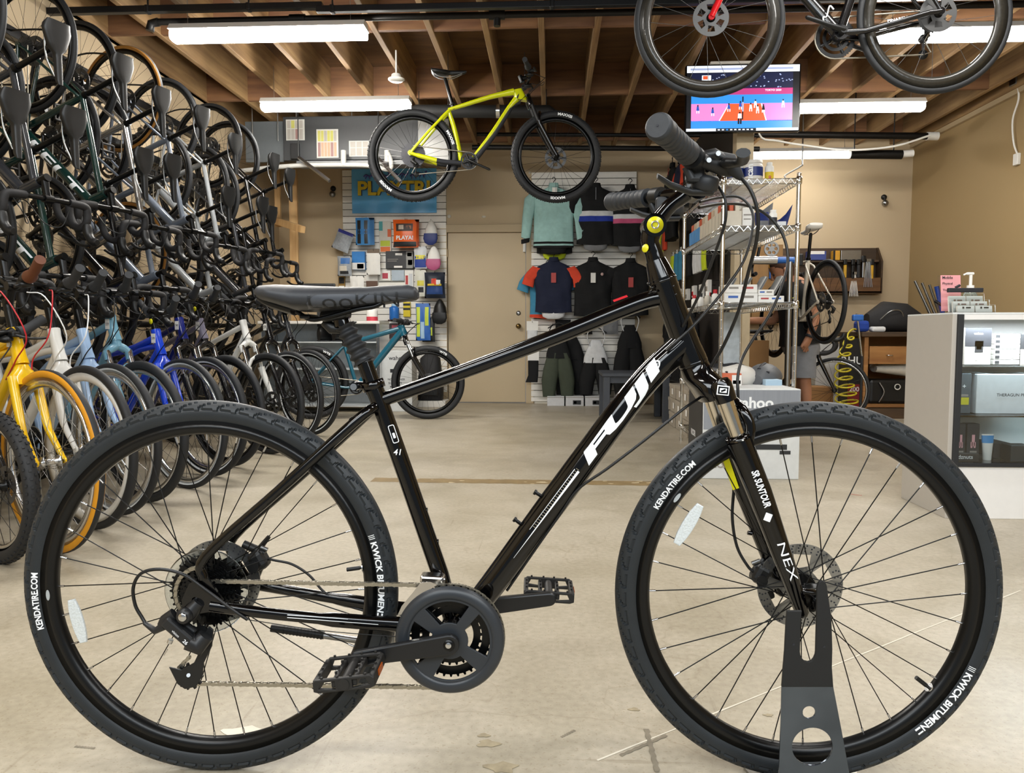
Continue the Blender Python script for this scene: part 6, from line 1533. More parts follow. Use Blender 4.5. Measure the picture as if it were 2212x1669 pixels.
def cap_(label, r, Y, m, mb, group='caps on the slatted panel'):
    c, W, H = rectY(*r, Y); o = thing('cap', label, 'cap', c, 0, group); b = MB()
    b.loft([(V((0, .0, H * .5)), V((.012, 0, 0)), V((0, .012, 0))), (V((0, 0, H * .42)), V((W * .2, 0, 0)), V((0, .035, 0))), (V((0, 0, H * .2)), V((W * .38, 0, 0)), V((0, .05, 0))), (V((0, 0, -.06 * H)), V((W * .46, 0, 0)), V((0, .055, 0)))], 18); b.build('crown', m, o)
    v = MB(); v.loft([(V((0, -.05, -.04 * H)), V((W * .46, 0, 0)), V((0, .02, 0))), (V((0, -.06, -.25 * H)), V((W * .5, 0, 0)), V((0, .012, .0)), 2.4), (V((0, -.055, -.42 * H)), V((W * .40, 0, 0)), V((0, .01, 0)), 2.4), (V((0, -.05, -.5 * H)), V((W * .15, 0, 0)), V((0, .006, 0)))], 18); v.build('brim', mb, o)
    h = MB(); hook(h, H / 2, YB - .03 - Y); h.build('peg', M_steel, o)
cap_('white cap with a navy brim, top of the cap column', (916, 476, 947, 530), YM, M_paper, col('#25346f'))
cap_('white cap with a pink brim, second in the cap column', (921, 532, 954, 584), YM, M_paper, col('#b0567e'))
cap_('black cap with red piping hanging lowest beside the door frame', (934, 646, 967, 700), YM, M_black, M_black)
pouch('swim_bag', 'black drawstring bag with red, blue and yellow trims beside the door frame', 'bag', (917, 588, 962, 644), YM - .04, col('#1b2230'), .11, G1, face=[(.1, .55, .9, .85, col('#1f3f78')), (.35, .25, .6, .5, col('#c8402a')), (.15, .45, .85, .52, col('#d0b52e')), (.6, .3, .8, .48, M_paper)], wob=.01)
pouch('goggles_case', 'clear pouch with blue and grey goggles, left edge of the panel', 'goggles', (729, 553, 760, 596), YM, M_mesh, .07, G1, face=[(.25, .1, .9, .4, col('#3c6fb0')), (.15, .5, .7, .75, col('#cfc8ba')), (.2, .75, .8, .9, M_dark)], wob=.006)
boxthing('blue_box', 'small blue box hung between the goggles and a white glove', 'box', (760, 543, 788, 582), YM, .07, col('#2d7fc9'), G1, bands=((0, .62, 1, 1, M_paper), (.4, .68, .9, .95, col('#2a6fb0'))))
pouch('glove_pack', 'white swim glove on a card under the insole card', 'glove', (792, 546, 822, 593), YM, M_paper, .04, G1, header=col('#6a5a4a'), wob=.006)
boxthing('dark_box', 'black box with white lettering in the middle of the panel', 'box', (833, 542, 893, 580), YM - .04, .06, mat('dark box card', '#26272a', .5), G1, bands=((.74, .02, .98, .98, col('#8a8a86')), (.78, .1, .94, .3, M_black), (.8, .5, .96, .8, M_black), (.35, .12, .6, .24, M_paper), (.3, .84, .6, .95, M_paper), (.06, .45, .45, .48, g1), (.06, .55, .4, .58, g1)))
pouch('race_pack', 'blue and yellow lettered pouch left of the pink cap', 'pouch', (894, 532, 922, 580), YM, col('#c9cdd0'), .04, G1, face=[(.05, .45, .95, .95, col('#27408f')), (.1, .4, .9, .58, col('#d9cf3a'))], wob=.005)
boxthing('earplug_card', 'white card with a red item below the black box', 'package', (820, 584, 844, 606), YM, .03, M_paper, G1, bands=((.25, .25, .75, .8, col('#b0384a')),))
boxthing('silver_pack', 'pale silver pack beside the card with the red item', 'package', (846, 583, 873, 606), YM, .03, col('#aebcc8', .3), G1)
boxthing('white_pack', 'narrow white and red pack below the black box', 'package', (874, 583, 893, 622), YM, .03, M_paper, G1, bands=((.1, .3, .4, .8, col('#b03a3a')), (.5, .2, .9, .9, col('#c9cdd0'))))
pouch('gel_bag', 'white and yellow pouch under the blue and yellow one', 'pouch', (896, 583, 922, 640), YM, col('#cfcfc4'), .04, G1, face=[(.2, .4, .8, .6, col('#c9c03a')), (.3, .65, .75, .85, M_dark)], wob=.006)
boxthing('yellow_tag', 'small brown and yellow pack at the left edge of the panel', 'package', (731, 594, 745, 640), YM, .03, col('#8a6a2a'), G1, bands=((.1, .1, .9, .4, M_black), (.1, .5, .9, .8, M_paper)))
pouch('white_cloth', 'white folded cloth on a peg left of the nose clips', 'cloth', (756, 596, 787, 640), YM, M_paper, .04, G1, wob=.01)
boxthing('white_roll', 'white and brown roll on a peg under the white glove', 'package', (791, 592, 816, 640), YM, .05, M_paper, G1, bands=((0, .3, 1, .9, col('#5a4030')),))
pouch('safety_vest', 'lime and blue reflective vest hanging under the drawstring bag', 'vest', (898, 655, 930, 735), YM - .05, col('#2f63b0'), .05, G1, face=[(.05, .1, .3, .9, col('#c6d64a')), (.65, .1, .9, .6, col('#c6d64a')), (.35, .5, .6, .95, col('#a9c8e0'))], wob=.008)
pouch('lime_glasses_pack', 'dark pack with lime rings right of the reflective vest', 'package', (912, 686, 940, 738), YM, M_black, .03, G1, face=[(.2, .4, .8, .5, col('#c8d63c')), (.2, .66, .8, .74, col('#c8d63c')), (.2, .4, .32, .74, col('#c8d63c')), (.68, .4, .8, .74, col('#c8d63c'))])
boxthing('yellow_striped_tube', 'yellow and black striped tube behind the main saddle nose', 'package', (871, 652, 886, 684), YM, .05, col('#d6c01e'), G1, bands=((0, .1, 1, .25, M_black), (0, .4, 1, .55, M_black)))
def bottle(label, r, Y, m, mc, group=None, name='bottle', z0=None, neck=.5, band=None, text=None, cat='bottle', bulge=1.0):
    c, W, H = rectY(*r, Y); base = (c.z - H / 2) if z0 is None else z0; H = c.z + H / 2 - base; o = thing(name, label, cat, (c.x, Y + W / 2, base), 0, group); w2 = W / 2
    b = MB(); b.lathe([(0, 0), (w2 * .92, 0), (w2, H * .03), (w2, H * .72), (w2 * .96, H * .78), (w2 * neck, H * .86), (w2 * neck, H * .9), (0, H * .9)], (0, 0, 0), (0, 0, 1), 24)
    b.build('body', m, o)
    l = MB(); l.lathe([(w2 * neck * 1.08, H * .86), (w2 * neck * 1.1, H * .99), (w2 * neck, H), (0, H)], (0, 0, 0), (0, 0, 1), 24); l.build('lid', mc, o)
    if band:
        t = MB(); t.lathe([(w2 * 1.004, H * band[0]), (w2 * 1.004, H * band[1])], (0, 0, 0), (0, 0, 1), 24); mm = [band[2]]
        if text:
            mm.append(text[4]); hh = text[1] * H
            if text[5]: t.text(text[0], None, None, None, h=W * .26, m=1, bold=.03, fn=lambda x, y: V((w2 * 1.02 * sin((y + text[3]) / w2), -w2 * 1.02 * cos((y + text[3]) / w2), H * text[2] + x)) if False else V((w2 * 1.02 * sin((-y + text[3]) / w2), -w2 * 1.02 * cos((-y + text[3]) / w2), H * text[2] + x)))
            else: t.text(text[0], None, None, None, h=hh, m=1, bold=.03, fn=lambda x, y: V((w2 * 1.02 * sin(x / w2), -w2 * 1.02 * cos(x / w2), H * text[2] + y)))
        t.build('paper_label', mm, o)
    return o
bottle('blue drink bottle on a peg below the main saddle', (839, 656, 860, 690), YM, col('#2d6fc0', .25), col('#9fc4e0'), G1)
bottle('white jar with a red base under the main saddle', (789, 662, 813, 691), 7.9, M_paper, M_paper, None, z0=ctz, band=(.0, .3, col('#c03a4a')))
boxthing('red_pack', 'red and black pack low on the panel behind the teal bicycle', 'package', (838, 690, 866, 730), YM, .04, col('#3a2a2c'), G1, bands=((.1, .1, .9, .2, M_paper), (.3, .3, .8, .7, col('#b04a5a'))))
# white shipping box and black backpack behind the teal bicycle
boxthing('carton', 'white carton with black lettering behind the teal bicycle', 'box', (823, 757, 890, 892), 7.95, .3, mat('white carton', '#cdd0d0', .6), None, texts=(('wahoo', .52, .12, .07, M_ink), ('NO TRAINER', .5, .47, .035, M_ink), ('SUPPORTS', .46, .53, .035, M_ink), ('MORE', .42, .59, .035, M_ink)), bands=((.3, .3, .6, .36, M_dark), (.15, .7, .35, .8, g1), (.55, .7, .75, .8, g1)), z0=.0)
bp_ = thing('backpack', 'black backpack hanging behind the front wheel of the teal bicycle', 'backpack', PY(930, 815, 8.6))
b = MB(); b.loft([(V((0, 0, .27)), V((.05, 0, 0)), V((0, .05, 0)), 3), (V((0, 0, .22)), V((.11, 0, 0)), V((0, .09, 0)), 3), (V((0, 0, -.1)), V((.145, 0, 0)), V((0, .12, 0)), 3.4), (V((0, 0, -.25)), V((.14, 0, 0)), V((0, .11, 0)), 3.4), (V((0, 0, -.28)), V((.1, 0, 0)), V((0, .07, 0)), 3)], 22); b.build('body', M_foamtape, bp_)
MB().box((0, -.115, -.1), (.2, .03, .2), bev=.012).build('pocket', M_black, bp_); MB().tube(smooth_path([(-.03, 0, .27), (0, 0, .34), (.03, 0, .27)], 5), .008, 8).build('handle', M_black, bp_)
boxthing('tray', 'low white tray on the floor behind the teal bicycle', 'tray', (898, 866, 962, 880), 8.45, .3, M_house, z0=.0)
# ---------------------------------------------------------------- cycling clothes
def cloth(c): return mat('cloth ' + c, c, .85, var=.12, scale=22, bump=.12)
K_blk, K_mint, K_navy, K_ol, K_wht, K_org, K_blue, K_pink, K_lime, K_teal, K_gry = [cloth(x) for x in ('#0d0e10', '#9cc4c0', '#141b33', '#3f4639', '#d4d6d8', '#d0452a', '#22399a', '#c8587f', '#c5d62a', '#3f86a8', '#77797c')]
def garment(label, p, M3=None, w=.23, L=.62, m=K_blk, stripes=(), sleeve='long', ms=None, mcuff=None, tagm=None, name='cycling_jersey', cat='jersey', group='cycling clothes on the right panel', hem=None, zip_=None, logo=None, collar=True, thick=.055, rotz=0, waist=.92):
    o = thing(name, label, cat, p, rotz, group); ms = ms or m
    prof = [(0, .055), (-.02, .075), (-.05, .14), (-.075, w * .86), (-.12, w * .97), (-.2, w), (-.34, w * waist), (-.48, w * waist), (-L, w * (waist + .03))]
    def hw(z):
        for (z0, a), (z1, c_) in zip(prof, prof[1:]):
            if z <= z0 and z >= z1: return a + (c_ - a) * (z - z0) / (z1 - z0)
        return prof[-1][1]
    zs = sorted(set([0, -.02, -.05, -.075, -.12] + [-.12 - (L - .12) * i / 10 for i in range(11)] + [s[0] for s in stripes] + [s[1] for s in stripes]), reverse=True)
    mats = [m] + [s[2] for s in stripes]; b = MB()
    def fold(v): return V((v.x, v.y + .007 * sin(v.x * 38 + v.z * 9 + p[0] * 7) + .006 * sin(v.x * 17 - v.z * 21 + p[2] * 5), v.z + (.02 * abs(v.x) / w if v.z < -L + .01 else 0)))
    for z0, z1 in zip(zs, zs[1:]):
        mi = 0
        for i, s in enumerate(stripes):
            if z0 <= s[0] + 1e-6 and z1 >= s[1] - 1e-6: mi = i + 1
        t = lambda z: thick * (.35 + .65 * min(1, -z / .15))
        b.loft([(V((0, 0, z)), V((hw(z), 0, 0)), V((0, t(z), 0)), 2.4) for z in (z0, z1)], 28, mi, cap=(z1 == zs[-1]), fn=fold)
    body = b.build('body', mats, o)
    for s_ in (-1, 1):
        if sleeve == 'none': break
        b = MB(); Ls = .5 if sleeve == 'long' else .2
        pts = [(V((s_ * w * .80, 0, -.085)), .062), (V((s_ * w * 1.08, -.005, -.16)), .068), (V((s_ * (w * 1.08 + .035), -.008, -.085 - Ls * .55)), .058), (V((s_ * (w * 1.08 + .055), -.01, -.085 - Ls)), .05 if sleeve == 'long' else .066)]
        b.loft([(q, V((r_, 0, r_ * .35 * s_)), V((0, thick * .62, 0)), 2.3) for q, r_ in pts], 16, fn=fold)
        sl = b.build('sleeve', ms, o)
        if mcuff: b = MB(); q = pts[-1][0]; b.loft([(q, V((.051, 0, .01)), V((0, thick * .66, 0)), 2.3), (q + V((.004 * s_, 0, -.045)), V((.045, 0, .01)), V((0, thick * .6, 0)), 2.3)], 16); b.build('cuff', mcuff, sl)
    if collar: b = MB(); b.loft([(V((0, 0, -.012)), V((.062, 0, 0)), V((0, .03, 0))), (V((0, .004, .035)), V((.05, 0, 0)), V((0, .028, 0)))], 18, cap=False); b.build('collar', m, o)
    h = MB(); h.tube(smooth_path([(-w * .7, 0, -.075), (0, 0, -.005), (w * .7, 0, -.075)], 5), .008, 8); h.tube(smooth_path([(0, 0, 0), (0, 0, .05), (.022, 0, .075), (.0, 0, .1), (-.02, 0, .08)], 4), .0045, 6); h.build('hanger', M_black, o)
    if tagm: MB().box((tagm[1], -thick - .012, tagm[2]), (.055, .002, .11), 0).build('swing_tag', tagm[0], o)
    if zip_: MB().box((0, -thick * .8, -.12), (.004, .004, .2)).build('zip', zip_, o)
    if logo: MB().lathe([(0, 0), (.017, 0), (.017, .002), (0, .002)], (logo[1], -thick - .006, logo[2]), (0, 1, 0), 16).build('badge', logo[0], o)
    if hem: b = MB(); b.loft([(V((0, .004, -L + .02)), V((w * .62, 0, 0)), V((0, thick * .8, 0)), 2.2), (V((0, -.02, -L - .035)), V((w * .55, 0, 0)), V((0, thick * .7, 0)), 2.2), (V((0, -.02, -L - .06)), V((w * .3, 0, 0)), V((0, .02, 0)))], 20); b.build('gripper_hem', hem, o)
    return o
YG = YB - .22
def gp(u_, v_, Y=YG): return PY(u_, v_, Y)
garment('mint green long sleeved jacket on a hanger, top left of the clothes', gp(1196, 402), w=.24, L=.70, m=K_mint, sleeve='long', mcuff=K_blk, hem=K_blk, tagm=(M_paper, .01, -.08), name='cycling_jacket', cat='jacket', stripes=((-.62, -.645, K_blk), (-.665, -.7, K_blk)))
garment('lime and black jacket half hidden behind the mint green one', gp(1198, 470, YB - .1), w=.22, L=.42, m=K_blk, sleeve='none', name='cycling_jacket', cat='jacket', hem=K_lime, collar=False)
garment('black jersey with a white and a blue chest stripe, top row', gp(1287, 402), w=.225, L=.66, m=K_blk, stripes=((-.28, -.335, K_wht), (-.335, -.395, K_blue)), sleeve='short', zip_=M_steel, hem=K_gry)
garment('black jersey with a white and a pink chest stripe, top row', gp(1361, 405), w=.215, L=.66, m=K_blk, stripes=((-.30, -.35, K_wht), (-.35, -.40, K_pink)), sleeve='short', zip_=M_steel, hem=K_gry)
garment('navy jersey with orange printed sleeves, middle row', gp(1196, 562), w=.22, L=.60, m=K_navy, ms=K_org, sleeve='short', tagm=(col('#a83a34'), .0, -.2), hem=K_wht)
garment('teal and orange jersey showing behind the navy one', gp(1180, 575, YB - .1), w=.2, L=.6, m=K_teal, sleeve='short', stripes=((-.55, -.6, K_org),), hem=None, collar=False)
garment('thin black wind jacket with a white swing tag, middle row', gp(1281, 562), w=.225, L=.64, m=K_blk, sleeve='none', tagm=(M_paper, .0, -.2), logo=(col('#c9a9a4'), .1, -.16), name='wind_jacket', cat='jacket')
garment('black jersey with a red swing tag, middle row', gp(1362, 564), w=.22, L=.62, m=K_blk, sleeve='short', tagm=(col('#b0403c'), .0, -.24))
def shorts(label, p, m, mb, L=.62, w=.16, straps=True, long_=False, group='bib shorts on the right panel', bib=None):
    o = thing('bib_shorts', label, 'shorts', p, 0, group)
    for s_ in (-1, 1):
        b = MB(); b.loft([(V((s_ * .05, 0, -.0)), V((.07, 0, 0)), V((0, .05, 0)), 2.4), (V((s_ * .075, 0, -.18)), V((.095, 0, 0)), V((0, .06, 0)), 2.4), (V((s_ * .1, -.005, -L * .62)), V((.09, 0, 0)), V((0, .06, 0)), 2.4), (V((s_ * .105, 0, -L)), V((.07 if not long_ else .05, 0, 0)), V((0, .05, 0)), 2.4)], 18, fn=lambda v: V((v.x, v.y + .008 * sin(v.x * 60 + v.z * 20), v.z))); b.build('leg', m, o)
    b = MB(); b.loft([(V((0, 0, .2)), V((.05, 0, 0)), V((0, .02, 0)), 2.6), (V((0, 0, .1)), V((.10, 0, 0)), V((0, .035, 0)), 2.6), (V((0, 0, .0)), V((.135, 0, 0)), V((0, .055, 0)), 2.6), (V((0, 0, -.06)), V((.14, 0, 0)), V((0, .058, 0)), 2.6)], 20); b.build('bib', bib or m, o)
    if straps:
        for s_ in (-1, 1): MB().tube(smooth_path([(s_ * .07, -.02, .13), (s_ * .10, -.01, .25), (s_ * .06, 0, .33)], 4), .018, 8, sq=.3, up=(0, 1, 0)).build('strap', mb, o)
    h = MB(); h.tube(smooth_path([(-.12, 0, .28), (0, 0, .34), (.12, 0, .28)], 4), .007, 8); h.tube([(0, 0, .34), (0, .18, .36)], .004, 6); h.build('hanger', M_black, o)
    return o
shorts('olive green bib shorts hanging low beside the door', gp(1206, 762), K_ol, K_blk, .5, bib=K_blk)
shorts('black bib shorts with a white bib and straps', gp(1287, 772), K_blk, K_wht, .42, bib=K_wht)
shorts('black bib tights with white sides under the pink striped jersey', gp(1360, 740), K_blk, K_wht, .62, long_=True)
shorts('black shorts behind the olive green ones', gp(1236, 765, YB - .1), K_blk, K_blk, .5, straps=False)
for i, (u_, v_, t) in enumerate(((1150, 700, 'white socks on a card above the black socks'), (1152, 765, 'black socks on a white card beside the door frame'))):
    o = thing('sock_pair', t, 'socks', gp(u_, v_), 0, 'socks beside the door'); MB().box((0, 0, -.02), (.13, .004, .11)).build('card', M_paper, o)
    b = MB(); b.loft([(V((0, 0, -.07)), V((.06, 0, 0)), V((0, .02, 0)), 3), (V((0, 0, -.24)), V((.058, 0, 0)), V((0, .02, 0)), 3), (V((-.02, 0, -.32)), V((.07, 0, 0)), V((0, .018, 0)), 3)], 14); b.build('sock', [K_wht, K_blk][i], o); h = MB(); hook(h, .02, .19); h.build('peg', M_steel, o)
for i, u_ in enumerate((1215, 1262, 1318)):
    pouch('arm_warmer', ['black arm warmers on a peg above the olive shorts', 'black arm warmers on a peg above the white bib', 'grey and black gloves on a peg left of the stem'][i], 'clothing', (u_ - 16, 690, u_ + 18, 722), YG + .05, [K_blk, K_blk, K_gry][i], .06, 'warmers on pegs', wob=.01)
for i, (a, c_) in enumerate(((1182, 1219), (1222, 1261), (1264, 1304))):
    boxthing('shoe_box', ['white shoe box under the clothes, nearest the door', 'white shoe box under the clothes, middle of three', 'white shoe box under the clothes, nearest the bench'][i], 'box', (a, 856, c_, 878), YB - .34, .32, mat('white shoe box', '#cfd0d2', .6), 'white shoe boxes', bands=((0, .08, 1, .14, g1),) + (((.4, .4, .85, .85, M_dark), (.45, .5, .6, .75, M_paper)) if i else ()), z0=0)
# ---------------------------------------------------------------- goods on the partition, seen from the side
PF = PXc - .055
def pgarment(label, y, z, **k):
    o = garment(label, (PF - .16, y, z), rotz=R(-90), group='clothes on the dark partition', **k); return o
pgarment('black jacket with red piping, high on the dark partition', 8.55, 2.62, w=.24, L=.8, m=K_blk, ms=K_blk, stripes=(), name='cycling_jacket', cat='jacket', zip_=M_red)
pgarment('blue and red jersey beside the black jacket on the dark partition', 8.0, 2.55, w=.22, L=.5, m=K_navy, sleeve='short', ms=K_org)
pgarment('black rain jacket, nearest of the upper row on the dark partition', 7.3, 2.5, w=.24, L=.75, m=K_blk, ms=K_blk, name='cycling_jacket', cat='jacket')
pgarment('black jersey low on the dark partition', 8.5, 1.05, w=.22, L=.75, m=K_blk, sleeve='short', name='cycling_tights', cat='clothing')
pgarment('red edged black tights low on the dark partition', 7.9, 1.0, w=.2, L=.75, m=K_blk, sleeve='none', stripes=((-.3, -.34, K_org),), name='cycling_tights', cat='clothing')
pgarment('plain black tights, nearest on the lower partition', 7.2, .98, w=.2, L=.75, m=K_blk, sleeve='none', name='cycling_tights', cat='clothing')
gl = [(8.6, K_lime, 'lime'), (8.35, K_teal, 'turquoise'), (8.1, K_teal, 'second turquoise'), (7.55, K_blk, 'black'), (7.25, K_wht, 'white'), (7.05, K_wht, 'second white'), (6.82, K_lime, 'second lime'), (6.6, K_blk, 'second black')]
for y, m, t in gl:
    o = thing('glove_pair', t + ' pair of long cycling gloves on a peg of the partition', 'gloves', (PF - .13, y, 1.53), R(-90), 'gloves on the partition')
    for s_ in (-1, 1):
        b = MB(); b.loft([(V((s_ * .03, 0, .13)), V((.028, 0, 0)), V((0, .02, 0)), 2.6), (V((s_ * .035, 0, .02)), V((.04, 0, 0)), V((0, .025, 0)), 2.6), (V((s_ * .04, 0, -.08)), V((.045, 0, 0)), V((0, .025, 0)), 2.6), (V((s_ * .04, 0, -.16)), V((.035, 0, 0)), V((0, .018, 0)), 2.6)], 14); b.build('glove', m, o)
    MB().box((0, 0, .15), (.1, .003, .05)).build('header_card', M_paper, o); h = MB(); hook(h, .16, .12); h.build('peg', M_black, o)
for i, (y, z) in enumerate(((8.5, 1.2), (8.1, 1.22), (7.7, 1.2), (7.35, 1.21), (7.0, 1.2), (6.7, 1.22))):
    o = thing('tube_pack', 'small white carded pack on the dark partition, ' + ['farthest', 'second farthest', 'third', 'fourth', 'fifth', 'nearest'][i] + ' in its row', 'package', (PF - .12, y, z), R(-90), 'carded packs on the partition')
    MB().box((0, 0, 0), (.1, .035, .11), bev=.004).build('card', M_paper, o); MB().box((0, -.0185, -.02), (.07, .002, .04)).build('print', [M_red, M_dark, g1][i % 3], o); h = MB(); hook(h, .05, .12); h.build('peg', M_black, o)
o = thing('sandal_pack', 'red and lime hanging strap packs high beside the stem', 'package', (PF - .2, 8.75, 1.85), R(-90)); MB().box((0, 0, 0), (.14, .04, .22), bev=.01).build('pack', K_org, o); MB().tube(smooth_path([(-.05, -.03, .1), (-.1, -.04, 0), (-.05, -.04, -.14), (.03, -.03, -.12)], 5), .014, 8).build('strap', K_lime, o)
# ================================================================ bench, cartons, wire shelves
bn = thing('bench', 'dark grey slatted bench between the clothes and the wire shelves', 'bench', (0.78, 7.35, 0), group=None); zt = .455
M_bench = mat('charcoal painted wood', '#3c4047', .55, var=.08)
for y in (-.26, -.13, 0, .13, .26): MB().box((0, y, zt - .015), (.62, .12, .03), bev=.004).build('slat', M_bench, bn)
for x in (-.27, .27):
    for y in (-.28, .28): MB().box((x, y, (zt - .03) / 2), (.06, .06, zt - .03), bev=.004).build('leg', M_bench, bn)
MB().box((0, -.28, zt - .06), (.5, .025, .06)).build('apron', M_bench, bn)
# stack of shoe cartons along the partition
M_cart = mat('buff carton', '#a39a8b', .75, var=.08, scale=8); M_cart2 = mat('dark carton', '#3b3936', .7); M_kraft = mat('kraft cardboard', '#a87e50', .8, var=.08, scale=6)
hs = [('bottom', 0), ('second', 1), ('third', 2), ('top', 3)]
for j, y in enumerate((6.2, 6.52, 6.84, 7.16)):
    for nm, k in hs[:3 if j < 3 else 2]:
        z = .062 + k * .125; o = thing('shoe_carton', 'buff shoe carton, %s of the %s stack behind the wire shelves' % (nm, ['nearest', 'second', 'third', 'farthest'][j]), 'box', (1.22 + .01 * ((j + k) % 2), y, z - .06), 0, 'shoe cartons behind the wire shelves')
        MB().box((0, 0, .045), (.3, .3, .09), bev=.003).build('base', M_cart, o); MB().box((0, 0, .105), (.306, .306, .03), bev=.003).build('lid', M_cart, o); MB().box((-.1545, -.05, .06), (.001, .07, .05)).build('paper_label', M_paper, o)
for j, y in enumerate((7.5, 7.8)):
    o = thing('shoe_carton', 'black shoe carton, %s, at the far end of the carton stacks' % ['nearer of two', 'farther of two'][j], 'box', (1.24, y, 0), 0, 'shoe cartons behind the wire shelves'); MB().box((0, 0, .17), (.3, .27, .34), bev=.004).build('base', M_cart2, o); MB().box((-.152, 0, .2), (.001, .1, .08)).build('paper_label', M_paper, o)
# chrome wire shelf unit
SX0, SX1, SY0, SY1 = 1.0, 1.43, 4.6, 5.92
sh = thing('wire_shelf', 'chrome wire shelf unit standing before the cream post', 'shelf', (SX0, SY0, 0)); sw, sd = SX1 - SX0, SY1 - SY0
LV = [1.715, 1.445, 1.0, .47, .12]
for x in (0, sw):
    for y in (0, sd):
        b = MB(); b.cyl((x, y, .02), (x, y, 1.74), .0125, n=14)
        for z in [.1 + .05 * k for k in range(33)]: b.lathe([(.0125, -.001), (.0131, 0), (.0125, .001)], (x, y, z), (0, 0, 1), 12)
        b.ball((x, y, 1.742), (.014, .014, .008)); b.cyl((x, y, 0), (x, y, .022), .016, n=12); b.build('pole', M_chrome, sh)
for i, z in enumerate(LV):
    b = MB()
    for dz in (0, -.03):
        b.tube([(0, 0, z + dz), (sw, 0, z + dz), (sw, sd, z + dz), (0, sd, z + dz)], .0035, 6, closed=True)
    for (p, q) in (((0, 0), (sw, 0)), ((sw, 0), (sw, sd)), ((0, sd), (sw, sd)), ((0, 0), (0, sd))):
        L = hypot(q[0] - p[0], q[1] - p[1]); n = max(4, int(L / .045)) * 2
        b.tube([(p[0] + (q[0] - p[0]) * k / n, p[1] + (q[1] - p[1]) * k / n, z - .03 * (k % 2)) for k in range(n + 1)], .002, 5, smooth=False)
    for k in range(1, int(sd / .025)): b.tube([(0, .025 * k, z), (sw, .025 * k, z)], .0016, 4, cap=False)
    for x in (sw * .33, sw * .67): b.tube([(x, 0, z - .006), (x, sd, z - .006)], .003, 5)
    for x in (0, sw):
        for y in (0, sd): b.lathe([(.0128, -.035), (.017, -.03), (.019, .006), (.0128, .012)], (x, y, z), (0, 0, 1), 12)
    wb = b.build('wire_tier', M_chrome, sh)
    if i in (1, 2, 3): MB().box((sw / 2, sd / 2, z + .0035), (sw - .02, sd - .02, .003)).build('liner', mat('frosted shelf liner', '#c9cdd0', .4, var=.03), wb)
zl = [z + .006 for z in LV]; zl[0] = LV[0] + .003; zl[4] = LV[4] + .003
M_nav = col('#1d2f6e', .4)
bottle('white tub with a navy label, left on the top wire shelf', (1576, 341, 1612, 390), 4.75, M_house, M_house, 'tubs on the wire shelf', 'tub', zl[0], .82, (.24, .62, M_nav), None, 'tub')
bottle('big white tub with navy label and white word, middle of the top wire shelf', (1613, 343, 1653, 390), 4.7, M_house, M_house, 'tubs on the wire shelf', 'tub', zl[0], .86, (.28, .68, M_nav), ('ucan', .2, .42, -.03, M_white, 1), 'tub')
bottle('white and yellow bottle with red print, right on the top wire shelf', (1655, 349, 1674, 390), 4.7, M_paper, M_paper, 'tubs on the wire shelf', 'tub', zl[0], .6, (.02, .5, col('#dcc02a')), ('R', .2, .2, 0, M_red, 0), 'bottle')
# tier two: pouches, jar, boxes of gels
boxthing('carton', 'narrow white carton with grey word on the second wire tier', 'box', (1588, 455, 1602, 478), 4.85, .1, M_paper, 'packs on the wire shelf', texts=(('versiti', .5, .5, .16, M_dark),), z0=zl[1])
boxthing('carton', 'white carton in the middle of the second wire tier', 'box', (1604, 448, 1630, 478), 4.8, .14, M_paper, 'packs on the wire shelf', bands=((.1, .3, .9, .36, g1), (.1, .5, .7, .55, g1)), z0=zl[1])
for k, (r, t, m) in enumerate((((1632, 440, 1662, 480), 'navy and grey supplement pouch leaning on the second wire tier', M_nav), ((1640, 426, 1668, 482), 'grey supplement pouch behind the navy one', K_gry), ((1668, 446, 1700, 482), 'crumpled navy pouch at the right of the second wire tier', M_nav))):
    c, W, H = rectY(*r, 4.85 + .06 * (k == 1)); o = thing('supplement_pouch', t, 'pouch', (c.x, 4.85 + .09 * (k == 1), zl[1]), 0, 'pouches on the wire shelf'); b = MB()
    b.loft([(V((0, 0, .002)), V((W * .5, 0, 0)), V((0, .04, 0)), 3), (V((0, 0, H * .3)), V((W * .5, 0, 0)), V((0, .045, 0)), 2.6), (V((.01 * k, .01, H * .75)), V((W * .5, 0, .01 * k)), V((0, .02, 0)), 2.6), (V((.02 * k, .015, H)), V((W * .5, 0, .03 * k)), V((0, .003, 0)), 3)], 20, fn=lambda v: V((v.x, v.y + .008 * sin(40 * v.x + 30 * v.z), v.z))); b.build('bag', m, o)
    MB().box((0, -.045, H * .35), (W * .6, .004, H * .25)).build('print', [K_gry, M_nav, M_white][k], o)
bottle('small white pill bottle with a dark label on the second wire tier', (1664, 452, 1681, 480), 4.68, M_paper, M_paper, 'packs on the wire shelf', z0=zl[1], neck=.7, band=(.1, .55, M_ink))
for k in range(11):
    y = 4.75 + .1 * k; o = thing('gel_box', 'narrow %s box of gels, %s along the left edge of the second wire tier' % ('blue footed' if k > 6 else 'buff', ['nearest', 'second', 'third', 'fourth', 'fifth', 'sixth', 'seventh', 'eighth', 'ninth', 'tenth', 'farthest'][k]), 'box', (SX0 + .075, y, zl[1]), 0, 'gel boxes on the wire shelf')
    MB().box((0, 0, .05), (.12, .075, .10), bev=.003).build('base', [col('#c7bfae'), col('#4f8bc4')][k > 6], o)
    for q in range(3): MB().box((-.035 + .035 * q, 0, .125), (.026, .06, .06), bev=.006).build('gel', [col('#b9a48c'), col('#b8502e'), col('#c9c2b2')][(k + q) % 3], o)
